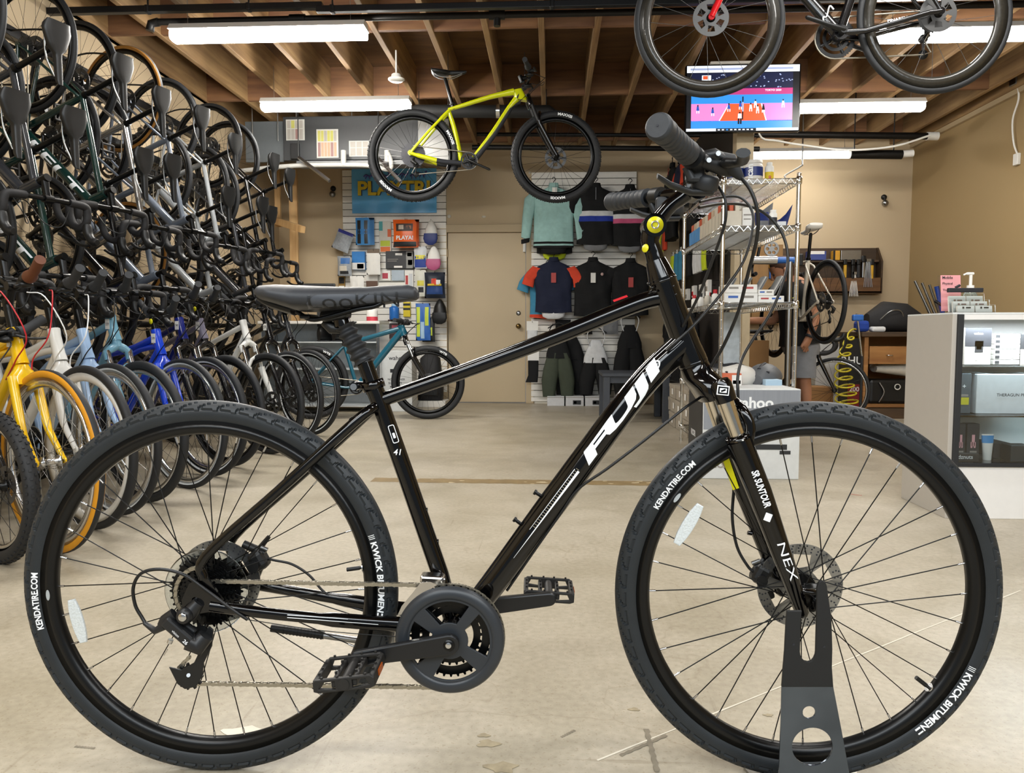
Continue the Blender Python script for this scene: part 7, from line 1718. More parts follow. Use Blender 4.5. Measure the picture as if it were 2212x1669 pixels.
# tier three: white cartons, small bottles, leaflets
for i, (r, t) in enumerate((((1566, 634, 1637, 655), 'white printed carton, lower left on the third wire tier'), ((1568, 615, 1636, 634), 'white printed carton on top of the lower left one'), ((1638, 640, 1694, 655), 'white printed carton, lower right on the third wire tier'), ((1638, 627, 1672, 640), 'white carton with blue print on top of the lower right one'))):
    zb = [zl[2], zl[2] + .058, zl[2], zl[2] + .041][i]; c, W, H = rectY(*r, 4.72); hh = [.057, .05, .04, .036][i]
    o = thing('carton', t, 'box', (c.x, 4.74, zb), 0, 'white cartons on the wire shelf'); MB().box((0, .08, hh / 2), (W, .2, hh), bev=.003).build('base', M_paper, o)
    for q, (x, w_) in enumerate(((-.25, .3), (.2, .35))): MB().box((x * W, -.0205, hh * .6), (w_ * W, .001, hh * .25)).build('print', [col('#3f66b0'), g1, col('#b04a4a')][(i + q) % 3], o)
for k in range(9):
    y = 4.78 + .12 * k; o = thing('small_bottle', 'small white bottle, %s in the row along the left edge of the third tier' % ['nearest', 'second', 'third', 'fourth', 'fifth', 'sixth', 'seventh', 'eighth', 'farthest'][k], 'bottle', (SX0 + .05 + .03 * (k % 2), y, zl[2]), 0, 'small bottles on the wire shelf'); b = MB(); b.lathe([(0, 0), (.021, 0), (.021, .06), (.012, .07), (.012, .09), (0, .09)], (0, 0, 0), (0, 0, 1), 14); b.build('body', [M_paper, col('#c9c3b6'), M_paper][k % 3], o); MB().cyl((0, 0, .07), (0, 0, .095), .0135, n=12).build('lid', [M_dark, M_paper, M_red][k % 3], o)
for k in range(4):
    o = thing('leaflet_holder', 'slanted grey leaflet stack on the third wire tier, %s' % ['leftmost', 'second', 'third', 'rightmost'][k], 'leaflets', (SX0 + .14 + .09 * k, 5.25 - .05 * k, zl[2]), 0, 'leaflets on the wire shelf')
    for q in range(4): MB().box((.02 + .012 * q, .02 * q, .1), (.006, .1, .19), rot=(0, .5, 0)).build('leaflet', [col('#8f9090'), M_paper, col('#777a7c')][q % 3], o)
# tier four: helmets and shoes in the half dark
def helmet(label, p, m, rz=0, group='helmets on the wire shelf'):
    o = thing('helmet', label, 'helmet', p, rz, group); b = MB()
    b.loft([(V((-.14, 0, .06)), V((0, .03, 0)), V((0, 0, .03))), (V((-.1, 0, .07)), V((0, .085, 0)), V((0, 0, .07))), (V((0, 0, .08)), V((0, .105, 0)), V((0, 0, .08))), (V((.09, 0, .075)), V((0, .085, 0)), V((0, 0, .065))), (V((.135, 0, .06)), V((0, .03, 0)), V((0, 0, .03)))], 22); b.build('shell', m, o)
    for y in (-.05, 0, .05):
        v = MB(); v.tube(smooth_path([(-.11, y, .125 - abs(y) * .4), (0, y * 1.15, .155 - abs(y) * .5), (.1, y, .12 - abs(y) * .4)], 4), .011, 8, sq=1.2); v.build('vent', M_ink, o)
    return o
helmet('white and black helmet, left on the fourth wire tier', (SX0 + .14, 4.8, zl[3]), M_house, .4); helmet('grey helmet with an orange stripe beside the white one', (SX0 + .33, 4.86, zl[3]), col('#5a5d61'), 1.0); helmet('dark helmet at the back of the fourth wire tier', (SX0 + .2, 5.25, zl[3]), M_dark, .2)
boxthing('carton', 'orange and white carton on the fourth wire tier beside the fork', 'box', (1560, 806, 1602, 836), 4.66, .1, col('#d06a48'), 'packs on the wire shelf', bands=((.5, .1, 1, 1, M_paper), (.55, .4, .95, .6, col('#4a62a8'))), z0=zl[3])
boxthing('carton', 'pale blue carton on the fourth wire tier near the right pole', 'box', (1654, 820, 1690, 836), 4.66, .12, col('#a9c4d8'), 'packs on the wire shelf', z0=zl[3])
for k in range(3): shoe('cycling_shoe', ['orange laced grey shoe tilted on the fourth wire tier', 'silver grey shoe behind the orange laced one', 'white shoe behind the helmets'][k], (SX0 + .12 + .11 * k, 5.0 + .17 * k, zl[3]), .27, .11, [col('#6a6b6d'), col('#8c8f92'), M_house][k], col('#c06a2a') if k == 0 else M_dark, R(-60), 'shoes on the wire shelf')
boxthing('plastic_roll', 'clear silvery plastic sheets standing behind the near pole of the wire shelves', 'package', (1564, 674, 1598, 790), 5.2, .1, mat('silvery plastic', '#b9c2c8', .2, var=.25, scale=20, bump=.3), None, z0=zl[3])
# big trainer carton in front of the shelves
c, W, H = rectY(1518, 840, 1728, 1022, 4.36); ct = thing('trainer_carton', 'large grey and white trainer carton on the floor before the wire shelves', 'box', (c.x, 4.36 + .22, 0)); Ht = c.z + H / 2
Mg = mat('grey print carton', '#868b93', .5, var=.08, scale=6, stretch=(14, 1, .6)); 
b = MB(); b.box((0, 0, Ht / 2), (W, .44, Ht), 0, bev=.004); yf = -.2215
b.add([(-W / 2 + .004, yf, Ht * .55), (W / 2 - .004, yf, Ht * .55), (W / 2 - .004, yf, Ht - .006), (-W / 2 + .004, yf, Ht - .006)], [(0, 1, 2, 3)], 1)
b.add([(-W / 2 - .0015, -.215, .13), (-W / 2 - .0015, .215, .13), (-W / 2 - .0015, .215, Ht - .006), (-W / 2 - .0015, -.215, Ht - .006)], [(0, 1, 2, 3)], 3)
b.text('wahoo', (.0, yf - .001, Ht * .85), (1, 0, 0), (0, 0, 1), w=.24, m=2, bold=.03)
b.text('KICKR', (-.16, yf - .001, Ht * .16), (1, 0, 0), (0, 0, 1), w=.14, m=4, bold=.03); b.text('KICKR', (-W / 2 - .003, .05, Ht * .45), (0, -1, 0), (0, 0, 1), w=.14, m=2, bold=.03)
b.box((.1, yf, Ht * .36), (.2, .002, .03), 5, bev=.0009); b.box((.19, yf, Ht * .30), (.06, .002, .02), 5)
b.build('carton', [mat('white carton', '#cdd0d0', .6), Mg, M_white, mat('black print carton', '#2c2d2f', .5), g1, M_dark], ct)
# ================================================================ workshop
p = PZ(1655, 900, 0); p = V((1.98, 6.55, 0)); rs = thing('repair_stand', 'steel repair stand with a silver and blue clamp arm', 'stand', p)
az = PY(1650, 562, 6.55).z; cx = PY(1738, 562, 6.4).x - p.x; lx = PY(1614, 562, 6.55).x - p.x
MB().cyl((0, 0, 0.02), (0, 0, az), .024, n=16).build('column', M_steel, rs); MB().cyl((0, 0, 0), (0, 0, .02), .25, n=32).build('base_plate', M_dark, rs)
MB().cyl((lx, 0, az), (cx - .18, 0, az), .035, n=18).build('arm', M_alu, rs); MB().cyl((cx - .18, 0, az), (cx - .03, 0, az), .027, n=18).build('sleeve', col('#2a62b0', .35), rs)
MB().box((cx, -.0, az), (.06, .06, .1), bev=.01).build('clamp', M_black, rs); MB().tube([(lx + .08, 0, az), (lx + .1, .0, az + .11)], .012, 8).build('lever', M_black, rs)
fw_ = MB(); fw_.shape([circ(0, 0, .062, 30)] + [circ(.035 * cos(k * 1.047), .035 * sin(k * 1.047), .013, 10) for k in range(6)], (PY(1668, 540, 6.5).x - p.x, -.03, az + .09), (1, 0, 0), (0, 0, 1), .012, bevel=.002); fw_.build('handwheel', M_steel, rs)
# person
PYY = 6.95
def pp(u_, v_, dy=0.0): return PY(u_, v_, PYY + dy)
pe = thing('person', 'person in black shirt and grey shorts bending over the bicycle in the repair stand', 'person', (pp(1738, 900).x, PYY, 0)); PO = pe.location.copy()
M_skin = mat('skin', '#a9785c', .55, var=.06); M_hair = mat('short brown hair', '#4a2f20', .7, var=.2, scale=60)
def skin_body():
    J = [(pp(1728, 735), .12), (pp(1726, 690), .125), (pp(1722, 650), .135), (pp(1716, 618), .12), (pp(1706, 602), .06), (pp(1699, 592), .055)]
    vs = [q[0] - PO for q in J]; rs_ = [q[1] for q in J]; es = [(i, i + 1) for i in range(5)]
    def chain(root, pts):
        last = root
        for q, r_ in pts: vs.append(q - PO); rs_.append(r_); es.append((last, len(vs) - 1)); last = len(vs) - 1
        return last
    chain(0, [(pp(1732, 752, -.09), .085), (pp(1738, 818, -.1), .058), (pp(1741, 845, -.09), .055), (pp(1744, 897, -.08), .038), (V((pp(1725, 908).x, PYY - .09, .035)), .04), (V((pp(1706, 910).x, PYY - .1, .03)), .03)])
    chain(0, [(pp(1728, 752, .1), .085), (pp(1722, 818, .12), .058), (pp(1728, 845, .13), .055), (pp(1734, 897, .14), .038), (V((pp(1716, 908).x, PYY + .13, .035)), .04), (V((pp(1698, 910).x, PYY + .12, .03)), .03)])
    ra = chain(3, [(pp(1734, 625, -.19), .062), (pp(1762, 688, -.26), .045), (pp(1748, 728, -.3), .032), (pp(1740, 742, -.3), .034)])
    la = chain(3, [(pp(1712, 628, .18), .06), (pp(1672, 694, .16), .044), (pp(1632, 692, .02), .034), (pp(1618, 692, -.03), .033)])
    for (root, dirs) in ((ra, [(-6, 10), (-3, 15), (1, 16), (5, 14)]), (la, [(-11, -3), (-13, 1), (-12, 5), (-9, 9)])):
        base = vs[root] + PO; sgn = -.3 if root == ra else -.05
        for k, (du, dv) in enumerate(dirs):
            u0, v0 = (1740, 742) if root == ra else (1618, 692); dy = sgn + (.012 * k if root == ra else .018 * (k - 1.5))
            chain(root, [(pp(u0 + du * .55, v0 + dv * .55, dy), .0115), (pp(u0 + du, v0 + dv, dy + .01), .010), (pp(u0 + du * 1.15 - 1, v0 + dv * 1.2, dy + .018), .008)])
        chain(root, [(pp((1740 if root == ra else 1618) - 7, (742 if root == ra else 692) + (3 if root == ra else -6), sgn - .03), .0125), (pp((1740 if root == ra else 1618) - 9, (742 if root == ra else 692) + (9 if root == ra else -10), sgn - .035), .0105)])
    me = bpy.data.meshes.new('body'); me.from_pydata([tuple(v) for v in vs], es, []); o = bpy.data.objects.new('body', me); COL.objects.link(o); o.parent = pe
    sk = o.modifiers.new('skin', 'SKIN'); sk.use_smooth_shade = True; ss = o.modifiers.new('sub', 'SUBSURF'); ss.levels = 1; ss.render_levels = 2
    for v, r_ in zip(me.skin_vertices[0].data, rs_): v.radius = (r_, r_)
    me.skin_vertices[0].data[0].use_root = True; me.materials.append(M_skin)
    dg = bpy.context.evaluated_depsgraph_get(); dg.update(); m2 = bpy.data.meshes.new_from_object(o.evaluated_get(dg)); o.modifiers.clear(); o.data = m2
    # head with a face, joined to the body mesh
    hc = pp(1689, 585) - PO; b = MB(Matrix.Translation(hc) @ Matrix.Rotation(R(-28), 4, 'Y'))
    b.loft([(V((.005, 0, -.125)), V((.03, 0, 0)), V((0, .03, 0))), (V((-.01, 0, -.115)), V((.065, 0, 0)), V((0, .045, 0))), (V((-.004, 0, -.07)), V((.088, 0, 0)), V((0, .062, 0))), (V((0, 0, 0)), V((.098, 0, 0)), V((0, .074, 0))), (V((.004, 0, .06)), V((.095, 0, 0)), V((0, .07, 0))), (V((.008, 0, .1)), V((.065, 0, 0)), V((0, .05, 0))), (V((.01, 0, .115)), V((.02, 0, 0)), V((0, .02, 0)))], 24)
    b.loft([(V((-.09, 0, .02)), V((.01, 0, 0)), V((0, .008, 0))), (V((-.108, 0, -.03)), V((.016, 0, 0)), V((0, .016, 0))), (V((-.09, 0, -.042)), V((.012, 0, 0)), V((0, .012, 0)))], 10)
    for s_ in (-1, 1): b.ball((.01, .076 * s_, -.01), (.022, .012, .033)); 
    b.tube([(-.085, -.02, -.068), (-.092, 0, -.066), (-.085, .02, -.068)], .006, 6)
    hm = b.build('head_tmp', M_skin); bm = bmesh.new(); bm.from_mesh(o.data); bm.from_mesh(hm.data); bm.to_mesh(o.data); bm.free(); bpy.data.objects.remove(hm)
    o.data.polygons.foreach_set('use_smooth', [True] * len(o.data.polygons))
    e = MB(Matrix.Translation(hc) @ Matrix.Rotation(R(-28), 4, 'Y'))
    for s_ in (-1, 1): ee = MB(e.M); ee.ball((-.083, .03 * s_, .004), .011); ee.build('eye', M_ink, o)
    h = MB(e.M); h.loft([(V((.035, 0, -.075)), V((.064, 0, 0)), V((0, .066, 0))), (V((.03, 0, 0)), V((.078, 0, 0)), V((0, .08, 0))), (V((.012, 0, .055)), V((.096, 0, 0)), V((0, .078, 0))), (V((.01, 0, .105)), V((.078, 0, 0)), V((0, .06, 0))), (V((.01, 0, .126)), V((.03, 0, 0)), V((0, .025, 0)))], 24); h.build('hair', M_hair, pe)
skin_body()
M_tee = cloth('#17191b'); b = MB()
S_ = [(pp(1727, 744), .165, .185), (pp(1727, 715), .165, .18), (pp(1724, 680), .165, .185), (pp(1720, 645), .17, .2), (pp(1716, 622), .15, .2), (pp(1710, 608), .09, .13), (pp(1707, 604), .065, .08)]
b.loft([(q - PO, V((a, 0, .02)), V((0, d, 0)), 2.3) for q, a, d in S_], 26, fn=lambda v: V((v.x + .008 * sin(v.z * 40 + v.y * 12), v.y, v.z)))
for pts in ([(pp(1722, 622, -.1), .085), (pp(1738, 640, -.21), .078), (pp(1751, 665, -.245), .068)], [(pp(1716, 624, .1), .085), (pp(1700, 646, .19), .075), (pp(1687, 668, .18), .066)]): b.tube([q - PO for q, r_ in pts], [r_ for q, r_ in pts], 16)
lo = pp(1716, 655, -.212) - PO
sb = b.build('shirt', M_tee, pe); t = MB(); t.text('PER', lo + V((0, 0, .03)), (1, 0, 0), (0, 0, 1), w=.09, m=0, bold=.05); t.text('CION', lo + V((0, 0, -.02)), (1, 0, 0), (0, 0, 1), w=.09, m=0, bold=.05); t.build('shirt_print', col('#c6c22e', .6), sb)
b = MB(); b.loft([(pp(1729, 728) - PO, V((.15, 0, 0)), V((0, .165, 0)), 2.3), (pp(1730, 752) - PO, V((.155, 0, 0)), V((0, .18, 0)), 2.3), (pp(1731, 765) - PO, V((.14, 0, 0)), V((0, .17, 0)), 2.3)], 24)
for y, q in ((-.1, 1734), (.105, 1728)): b.loft([(pp(q, 748, y) - PO, V((.115, 0, 0)), V((0, .095, 0)), 2.4), (pp(q + 1, 785, y * 1.05) - PO, V((.105, 0, 0)), V((0, .095, 0)), 2.4), (pp(q + 2, 815, y * 1.1) - PO, V((.1, 0, 0)), V((0, .09, 0)), 2.4)], 18)
b.build('shorts', cloth('#7b7e84'), pe)
for y, dx in ((-.09, 0), (.13, -.04)): s_ = shoe('shoe_tmp', 'x', (pp(1722, 900).x + dx, PYY + y, 0), .29, .12, M_dark, M_house, pi); s_.name = 'shoe'; [s_.pop(k_) for k_ in ('label', 'category', 'group') if k_ in s_]; s_.location -= PO; s_.parent = pe
wt = MB(); q = pp(1749, 726, -.3) - PO; wt.lathe([(.036, -.012), (.039, -.012), (.039, .012), (.036, .012)], q, V((.35, 0, .9)).normalized(), 18, closed=True); wt.build('wristwatch', M_ink, pe)
# tool board on the back wall
a, c_ = PY(1690, 536, 8.95), PY(1893, 635, 8.95); tb_ = thing('tool_board', 'dark wooden tool board with a ledge on the workshop wall', 'tool board', ((a.x + c_.x) / 2, 8.95, (a.z + c_.z) / 2)); W, H = c_.x - a.x, a.z - c_.z
M_dkw = wood('dark plywood', '#3a2c1e', '#57422c', (1.2, 9, 9), .6); M_brw = wood('brown tray wood', '#5a3c20', '#7d5730', (1.2, 9, 9), .55); M_wb = wood('workbench wood', '#86592e', '#a97c48', (1.4, 9, 9), .5)
MB().box((0, .03, 0), (W, .02, H), bev=.003).build('back_board', M_dkw, tb_); MB().box((0, -.12, -H / 2 + .09), (W, .02, .17), bev=.003).build('tray_front', M_brw, tb_); MB().box((0, -.05, -H / 2 + .015), (W, .16, .02)).build('tray_floor', M_brw, tb_)
MB().box((0, -.03, .2 * H), (W * .96, .12, .02)).build('ledge', M_dkw, tb_); MB().shape([[(.04, -H / 2), (-.13, -H / 2), (-.13, .1), (.0, H / 2), (.04, H / 2)]], (W / 2, 0, 0), (0, 1, 0), (0, 0, 1), .02).build('side', M_dkw, tb_)
TB = tb_.location
def tool(name, label, cat, u_, v0, v1, m, kind='bar', w_=.03, mh=None, Y=8.83, group='tools on the board'):
    a, c_ = PY(u_, v0, Y), PY(u_, v1, Y); L = a.z - c_.z; o = thing(name, label, cat, (a.x, Y, c_.z), 0, group)
    if kind == 'bar': MB().box((0, 0, L * .35), (w_, .03, L * .7), bev=.006).build('shaft', m, o); MB().box((0, 0, L * .85), (w_ * 1.3, .035, L * .3), bev=.008).build('handle', mh or M_black, o)
    elif kind == 'spokes':
        for k in range(6): MB().tube([(-.02 + .007 * k, 0, L), (-.05 + .018 * k, -.02, 0)], .004, 5).build('spoke', m, o)
        MB().box((0, 0, L), (.05, .03, .03)).build('clip', M_steel, o)
    return o
for i, (u_, v0, v1, m, k, t) in enumerate(((1826, 560, 600, col('#c79a2c'), 'bar', 'yellow handled tool, leftmost on the board'), (1843, 560, 602, M_black, 'bar', 'black handled tool beside the yellow one'), (1855, 560, 600, M_dark, 'bar', 'dark tool in the middle of the board'), (1866, 552, 600, M_steel, 'bar', 'steel tool with a long blade'), (1876, 562, 620, M_steel, 'spokes', 'bundle of steel spokes hanging from the board'), (1884, 560, 602, col('#c79a2c'), 'bar', 'yellow handled tool, rightmost on the board'), (1845, 590, 640, M_paper, 'spokes', 'bundle of pale cables hanging below the board'))): tool('tool' if k == 'bar' else 'spoke_bundle', t, 'tool', u_, v0, v1, m, k)
boxthing('tool_case', 'silver tool case lying on the ledge of the tool board', 'case', (1817, 540, 1861, 551), 8.85, .1, M_steel, None, z0=TB.z + .2 * H + .011)
boxthing('parts_box', 'yellow and black parts box beside the silver case', 'box', (1800, 541, 1815, 552), 8.85, .08, col('#d09a2e'), None, bands=((.0, .0, .3, 1, M_black),), z0=TB.z + .2 * H + .011)
boxthing('parts_bag', 'blue parts bag with clear top on the ledge behind the repair stand bicycle', 'bag', (1745, 542, 1785, 562), 8.84, .08, col('#3a4a8a'), None, bands=((.1, .0, .9, .35, M_paper),), z0=TB.z + .2 * H + .011)
boxthing('wood_panel', 'plain orange brown cabinet panel behind the silver clamp arm', 'cabinet', (1625, 528, 1690, 700), 8.9, .08, wood('cabinet ply', '#8d6a3c', '#a17c4a', (8, 8, .8), .6), None)
for i, (u_, m, t) in enumerate(((1664, col('#2a62b0'), 'left blue handled pliers hanging beside the clamp arm'), (1674, col('#2a62b0'), 'right blue handled pliers hanging beside the clamp arm'))): tool('pliers', t, 'pliers', u_, 570, 602, m, 'bar', .022, col('#c9962e'), 8.885, 'pliers on the cabinet panel')
# workbench
a, c_ = PY(1866, 718, 7.55), PY(1985, 718, 7.55); wbx = thing('workbench', 'brown wooden workbench with drawers against the right wall', 'workbench', (0, 7.55, 0)); wz = .83; x0, x1 = a.x, 3.86
MB().box(((x0 + x1) / 2, .3, wz - .02), (x1 - x0 + .06, .68, .045), bev=.004).build('worktop', M_dkw, wbx)
for x in (x0 + .03, x1 - .03): MB().box((x, .3, (wz - .045) / 2), (.04, .6, wz - .045), bev=.003).build('side', M_wb, wbx)
MB().box(((x0 + x1) / 2, .58, wz / 2), (x1 - x0, .02, wz - .06)).build('back', M_wb, wbx); MB().box(((x0 + x1) / 2, .3, .12), (x1 - x0 - .06, .6, .025)).build('bottom_shelf', M_wb, wbx); MB().box(((x0 + x1) / 2, .0, .05), (x1 - x0, .03, .1)).build('plinth', M_dkw, wbx)
dw = (x1 - x0 - .1) / 2
for k in range(2):
    d = MB().box((0, 0, 0), (dw - .01, .03, .17), bev=.004).build('drawer', M_wb, wbx, (x0 + .05 + dw * (k + .5), .0, wz - .22)); MB().tube(smooth_path([(-.03, -.015, 0), (-.02, -.035, 0), (.02, -.035, 0), (.03, -.015, 0)], 3), .005, 6).build('handle', M_alu, d)
b = MB(); b.box((x0 + .34, .2, .25), (.46, .2, .24), bev=.03); bgx = thing('wheel_bag', 'black padded bag with a white pull ring under the workbench', 'bag', (0, 7.55, 0)); b.build('body', M_black, bgx)
MB().lathe([(.022, -.004), (.03, -.004), (.03, .004), (.022, .004)], (x0 + .37, .085, .3), (0, 1, 0), 20, closed=True).build('pull_ring', M_paper, bgx); MB().tube(smooth_path([(x0 + .2, .09, .15), (x0 + .24, .075, .25), (x0 + .2, .09, .34)], 4), .008, 6).build('piping', M_steel, bgx)
b = MB(); b.loft([(V((x0 + .18, .2, .46)), V((0, .09, 0)), V((0, 0, .04))), (V((x0 + .4, .2, .46)), V((0, .12, 0)), V((0, 0, .07))), (V((x0 + .6, .18, .44)), V((0, .12, 0)), V((.03, 0, .07))), (V((x0 + .66, .12, .3)), V((0, .1, 0)), V((.07, 0, .03))), (V((x0 + .62, .08, .16)), V((0, .06, 0)), V((.05, 0, .0)))], 16, fn=lambda v: v + V((0, .012 * sin(30 * v.x + 25 * v.z), .012 * sin(33 * v.x)))); tag(b.build('plastic_bag', mat('milky plastic', '#e6e2d8', .4), None, (0, 7.55, .03)), 'crumpled white plastic bag draped over the black bag under the workbench', 'bag')
BZ = wz + .0025
sb_ = thing('saddle_bag', 'black soft tool bag on the workbench', 'bag', (x0 + .38, 7.8, BZ)); b = MB(); b.loft([(V((-.26, 0, .1)), V((0, .08, 0)), V((0, 0, .08)), 3), (V((-.1, 0, .15)), V((0, .15, 0)), V((0, 0, .15)), 3), (V((.1, 0, .14)), V((0, .15, 0)), V((0, 0, .14)), 3), (V((.28, 0, .08)), V((0, .09, 0)), V((0, 0, .08)), 3)], 20); b.build('body', M_foamtape, sb_); MB().tube(smooth_path([(-.18, -.13, .12), (-.1, -.17, .2), (.0, -.16, .2), (.05, -.13, .1)], 4), .006, 6).build('strap', M_steel, sb_)
tt_ = thing('truing_stand', 'blue and silver bicycle stand leaning on the workbench beside the display case', 'stand', (x0 + .78, 7.72, BZ))
for k in range(3): MB().tube([(-.0 + .05 * k, .03 * k, 0), (-.22 + .07 * k, .05, .5 - .02 * k)], .014, 8).build('leg', M_steel, tt_)
MB().tube([(.06, -.03, .02), (-.05, -.03, .44)], .022, 10).build('tube', col('#1f3f8f', .3), tt_); MB().tube(smooth_path([(-.06, -.03, .3), (.02, -.06, .24), (.07, -.05, .2)], 4), .014, 8).build('lever', M_black, tt_); MB().box((.06, 0, .05), (.12, .1, .1), bev=.02).build('base', M_alu, tt_)
boxthing('rag', 'blue shop rag on the workbench edge', 'rag', (1852, 692, 1880, 716), 7.58, .12, cloth('#1f3f95'), None, z0=BZ, bev=.03); boxthing('rag', 'white shop rag on the workbench', 'rag', (1884, 705, 1915, 717), 7.56, .1, K_wht, None, z0=BZ, bev=.02)
fp = thing('clamp_tool', 'silver and black bar tool beside the workbench with blue jaw', 'tool', PY(1850, 700, 7.4)); MB().tube([(0, 0, .1), (.03, 0, -.1), (.06, 0, -.3)], .01, 8).build('bar', M_alu, fp); MB().box((.01, 0, .06), (.1, .05, .06), bev=.012).build('jaw', col('#2a62b0'), fp); MB().cyl((.06, 0, -.3), (.06, 0, -.3 - fp.location.z + .31), .012, n=10).build('post', M_dark, fp)
# coiled yellow air hose
b = MB(); a = PY(1842, 715, 7.45); e = V((PY(1818, 860, 7.45).x, 7.45, .012)); pts = []
n = 230
for i in range(n):
    t = i / (n - 1); r_ = .03 + .09 * t; an = 2 * pi * 11 * t; ce = a.lerp(e, t) + V((-.05 * sin(pi * t * 1.5), 0, 0)); pts.append(ce + V((r_ * cos(an), r_ * .8 * sin(an), .03 * sin(an + .6))))
b.tube(pts, .0085, 8); ah = tag(b.build('air_hose', col('#c8b82a', .4)), 'coiled yellow air hose hanging left of the workbench', 'hose')
boxthing('carton', 'black and red printed carton standing left of the workbench', 'box', (1832, 730, 1864, 868), 7.62, .25, mat('black carton', '#161516', .5), None, bands=((0, .58, 1, 1, col('#7d1d22')), (.08, .86, .6, .94, g1)), texts=(('RHUS', .45, .28, .1, M_white), ('200', .45, .64, .06, M_white)), z0=0)
boxthing('carton', 'brown cardboard carton on the floor behind the black drop bar bicycle', 'box', (1748, 836, 1800, 890), 8.5, .3, M_kraft, None, z0=0)
boxthing('carton', 'white tall carton behind the black drop bar bicycle', 'box', (1762, 742, 1812, 836), 8.82, .15, mat('white carton', '#cdd0d0', .6), None, z0=0)
boxthing('carton', 'brown cardboard carton seen between the poles of the wire shelves', 'box', (1598, 735, 1660, 900), 7.2, .3, M_kraft, None, z0=0)
# ================================================================ display case at the right
DX, DY0, DY1, DZ = 1.765, 3.47, 3.9, .905; DL = 1.75
dc = thing('display_case', 'white and grey glass display case at the right edge', 'display case', (DX, DY0, 0)); M_lam = mat('grey laminate', '#b4afa7', .45, var=.02); M_wlam = mat('white laminate', '#ebebea', .35, var=.02); dd = DY1 - DY0
MB().box((.0, dd / 2, DZ / 2), (.02, dd, DZ), bev=.002).build('side_panel', M_lam, dc); MB().box((DL, dd / 2, DZ / 2), (.02, dd, DZ), bev=.002).build('side_panel', M_lam, dc)
MB().box((.022, -.004, DZ / 2), (.024, .016, DZ), bev=.002).build('corner_trim', M_dark, dc)
MB().box((DL / 2, .012, .118), (DL - .03, .02, .236), bev=.002).build('kick_panel', M_wlam, dc); MB().box((DL / 2, -.002, .242), (DL - .04, .014, .016)).build('track', M_dark, dc)
MB().box((DL / 2, dd - .01, DZ / 2), (DL, .015, DZ - .02)).build('back_panel', M_wlam, dc)
MB().box((DL / 2, dd / 2, DZ + .004), (DL + .02, dd, .008), bev=.002).build('top', mat('white glass top', '#dfe3e4', .08, coat=.5), dc); MB().box((DL / 2, .004, DZ - .012), (DL - .03, .014, .022)).build('top_rail', M_wlam, dc)
shz = [.24, .455, .675]
for z in shz: MB().box((DL / 2, dd / 2, z), (DL - .03, dd - .05, .008), bev=.001).build('shelf', thin_glass('pale glass shelf', (.86, .93, .94), .12), dc)
gls = MB(); gls.box((DL / 2, .004, (.25 + DZ - .024) / 2), (DL - .06, .005, DZ - .024 - .25)); gls.build('front_glass', M_glass, dc)
lt = bpy.data.lights.new('case_light', 'AREA'); lt.shape = 'RECTANGLE'; lt.size = 1.6; lt.size_y = .03; lt.energy = 30; lt.color = (.9, .95, 1); lo_ = bpy.data.objects.new('case_light', lt); COL.objects.link(lo_); lo_.parent = dc; lo_.location = (DL / 2, .06, DZ - .03)
def inc(name, label, cat, r, y, m, dep, z0, bands=(), texts=(), group='goods in the display case', **k): return boxthing(name, label, cat, r, y, dep, m, group, bands, texts, .003, z0, **k)
s1, s2, s3 = [z + .0045 for z in shz]; Yd = DY0 + .07
inc('carton', 'black and white carton with a device picture, top shelf of the display case', 'box', (2084, 708, 2141, 787), Yd + .03, M_paper, .1, s3, ((0, 0, 1, .5, M_ink), (.38, .35, .7, .66, M_dark), (.44, .4, .64, .58, col('#8fb08a'))), (('wahoo', .5, .15, .06, M_white), ('ELEMNT', .45, .88, .05, g1)))
for k in range(6): inc('small_carton', 'flat white carton, %s of six stacked on the top case shelf' % ['bottom', 'second', 'third', 'fourth', 'fifth', 'top'][k], 'box', (2146, 776, 2202, 787), Yd + .05, M_paper, .14, s3 + .024 * k, ((.05, .2, .22, .8, M_dark), (.62, .45, .92, .7, g1)), (), 'flat cartons in the display case', bev=.002) if False else boxthing('small_carton', 'flat white carton, %s of six stacked on the top case shelf' % ['bottom', 'second', 'third', 'fourth', 'fifth', 'top'][k], 'box', (2146, 776.5, 2202, 787), Yd + .05, .14, M_paper, 'flat cartons in the display case', ((.05, .2, .22, .8, M_dark), (.62, .45, .92, .7, g1)), (), .002, None)
for k, o in enumerate([o for o in COL.objects if o.name.startswith('small_carton')]): o.location.z = s3 + .012 + .0235 * k
inc('carton', 'dark carton cut by the right edge, top case shelf', 'box', (2204, 720, 2240, 787), Yd + .05, M_dark, .1, s3, ((0, .5, 1, 1, g1),))
inc('carton', 'large white carton with a spaced black word, middle shelf of the display case', 'box', (2109, 808, 2260, 899), Yd + .02, mat('white gloss card', '#d9dde0', .35), .2, s2, (), (('THERAGUN PRO', .52, .52, .075, M_ink),))
inc('massager_box', 'dark grey bottle shaped pack with a yellow band, middle case shelf', 'package', (2066, 806, 2098, 897), Yd + .03, mat('smoky pack', '#5d666c', .3), .07, s2, ((.1, .6, .85, .78, col('#c8c23a')), (.2, .52, .8, .58, g1)), (('+', .5, .32, .08, M_white),))
for k, (u0, u1, dy) in enumerate(((2052, 2068, .03), (2066, 2086, .0), (2089, 2116, .0))):
    inc('cream_box', 'black and pink chamois cream box, %s on the lowest case shelf' % ['leftmost', 'middle', 'rightmost'][k], 'box', (u0, 915, u1, 980), Yd + dy + .04, M_ink, .05, s1, ((.38, .3, .62, .62, col('#d9a0a8')), (.3, .5, .45, .66, col('#d9a0a8')), (.55, .5, .7, .66, col('#d9a0a8')), (.25, .74, .8, .8, g1)), (), 'cream boxes in the display case')
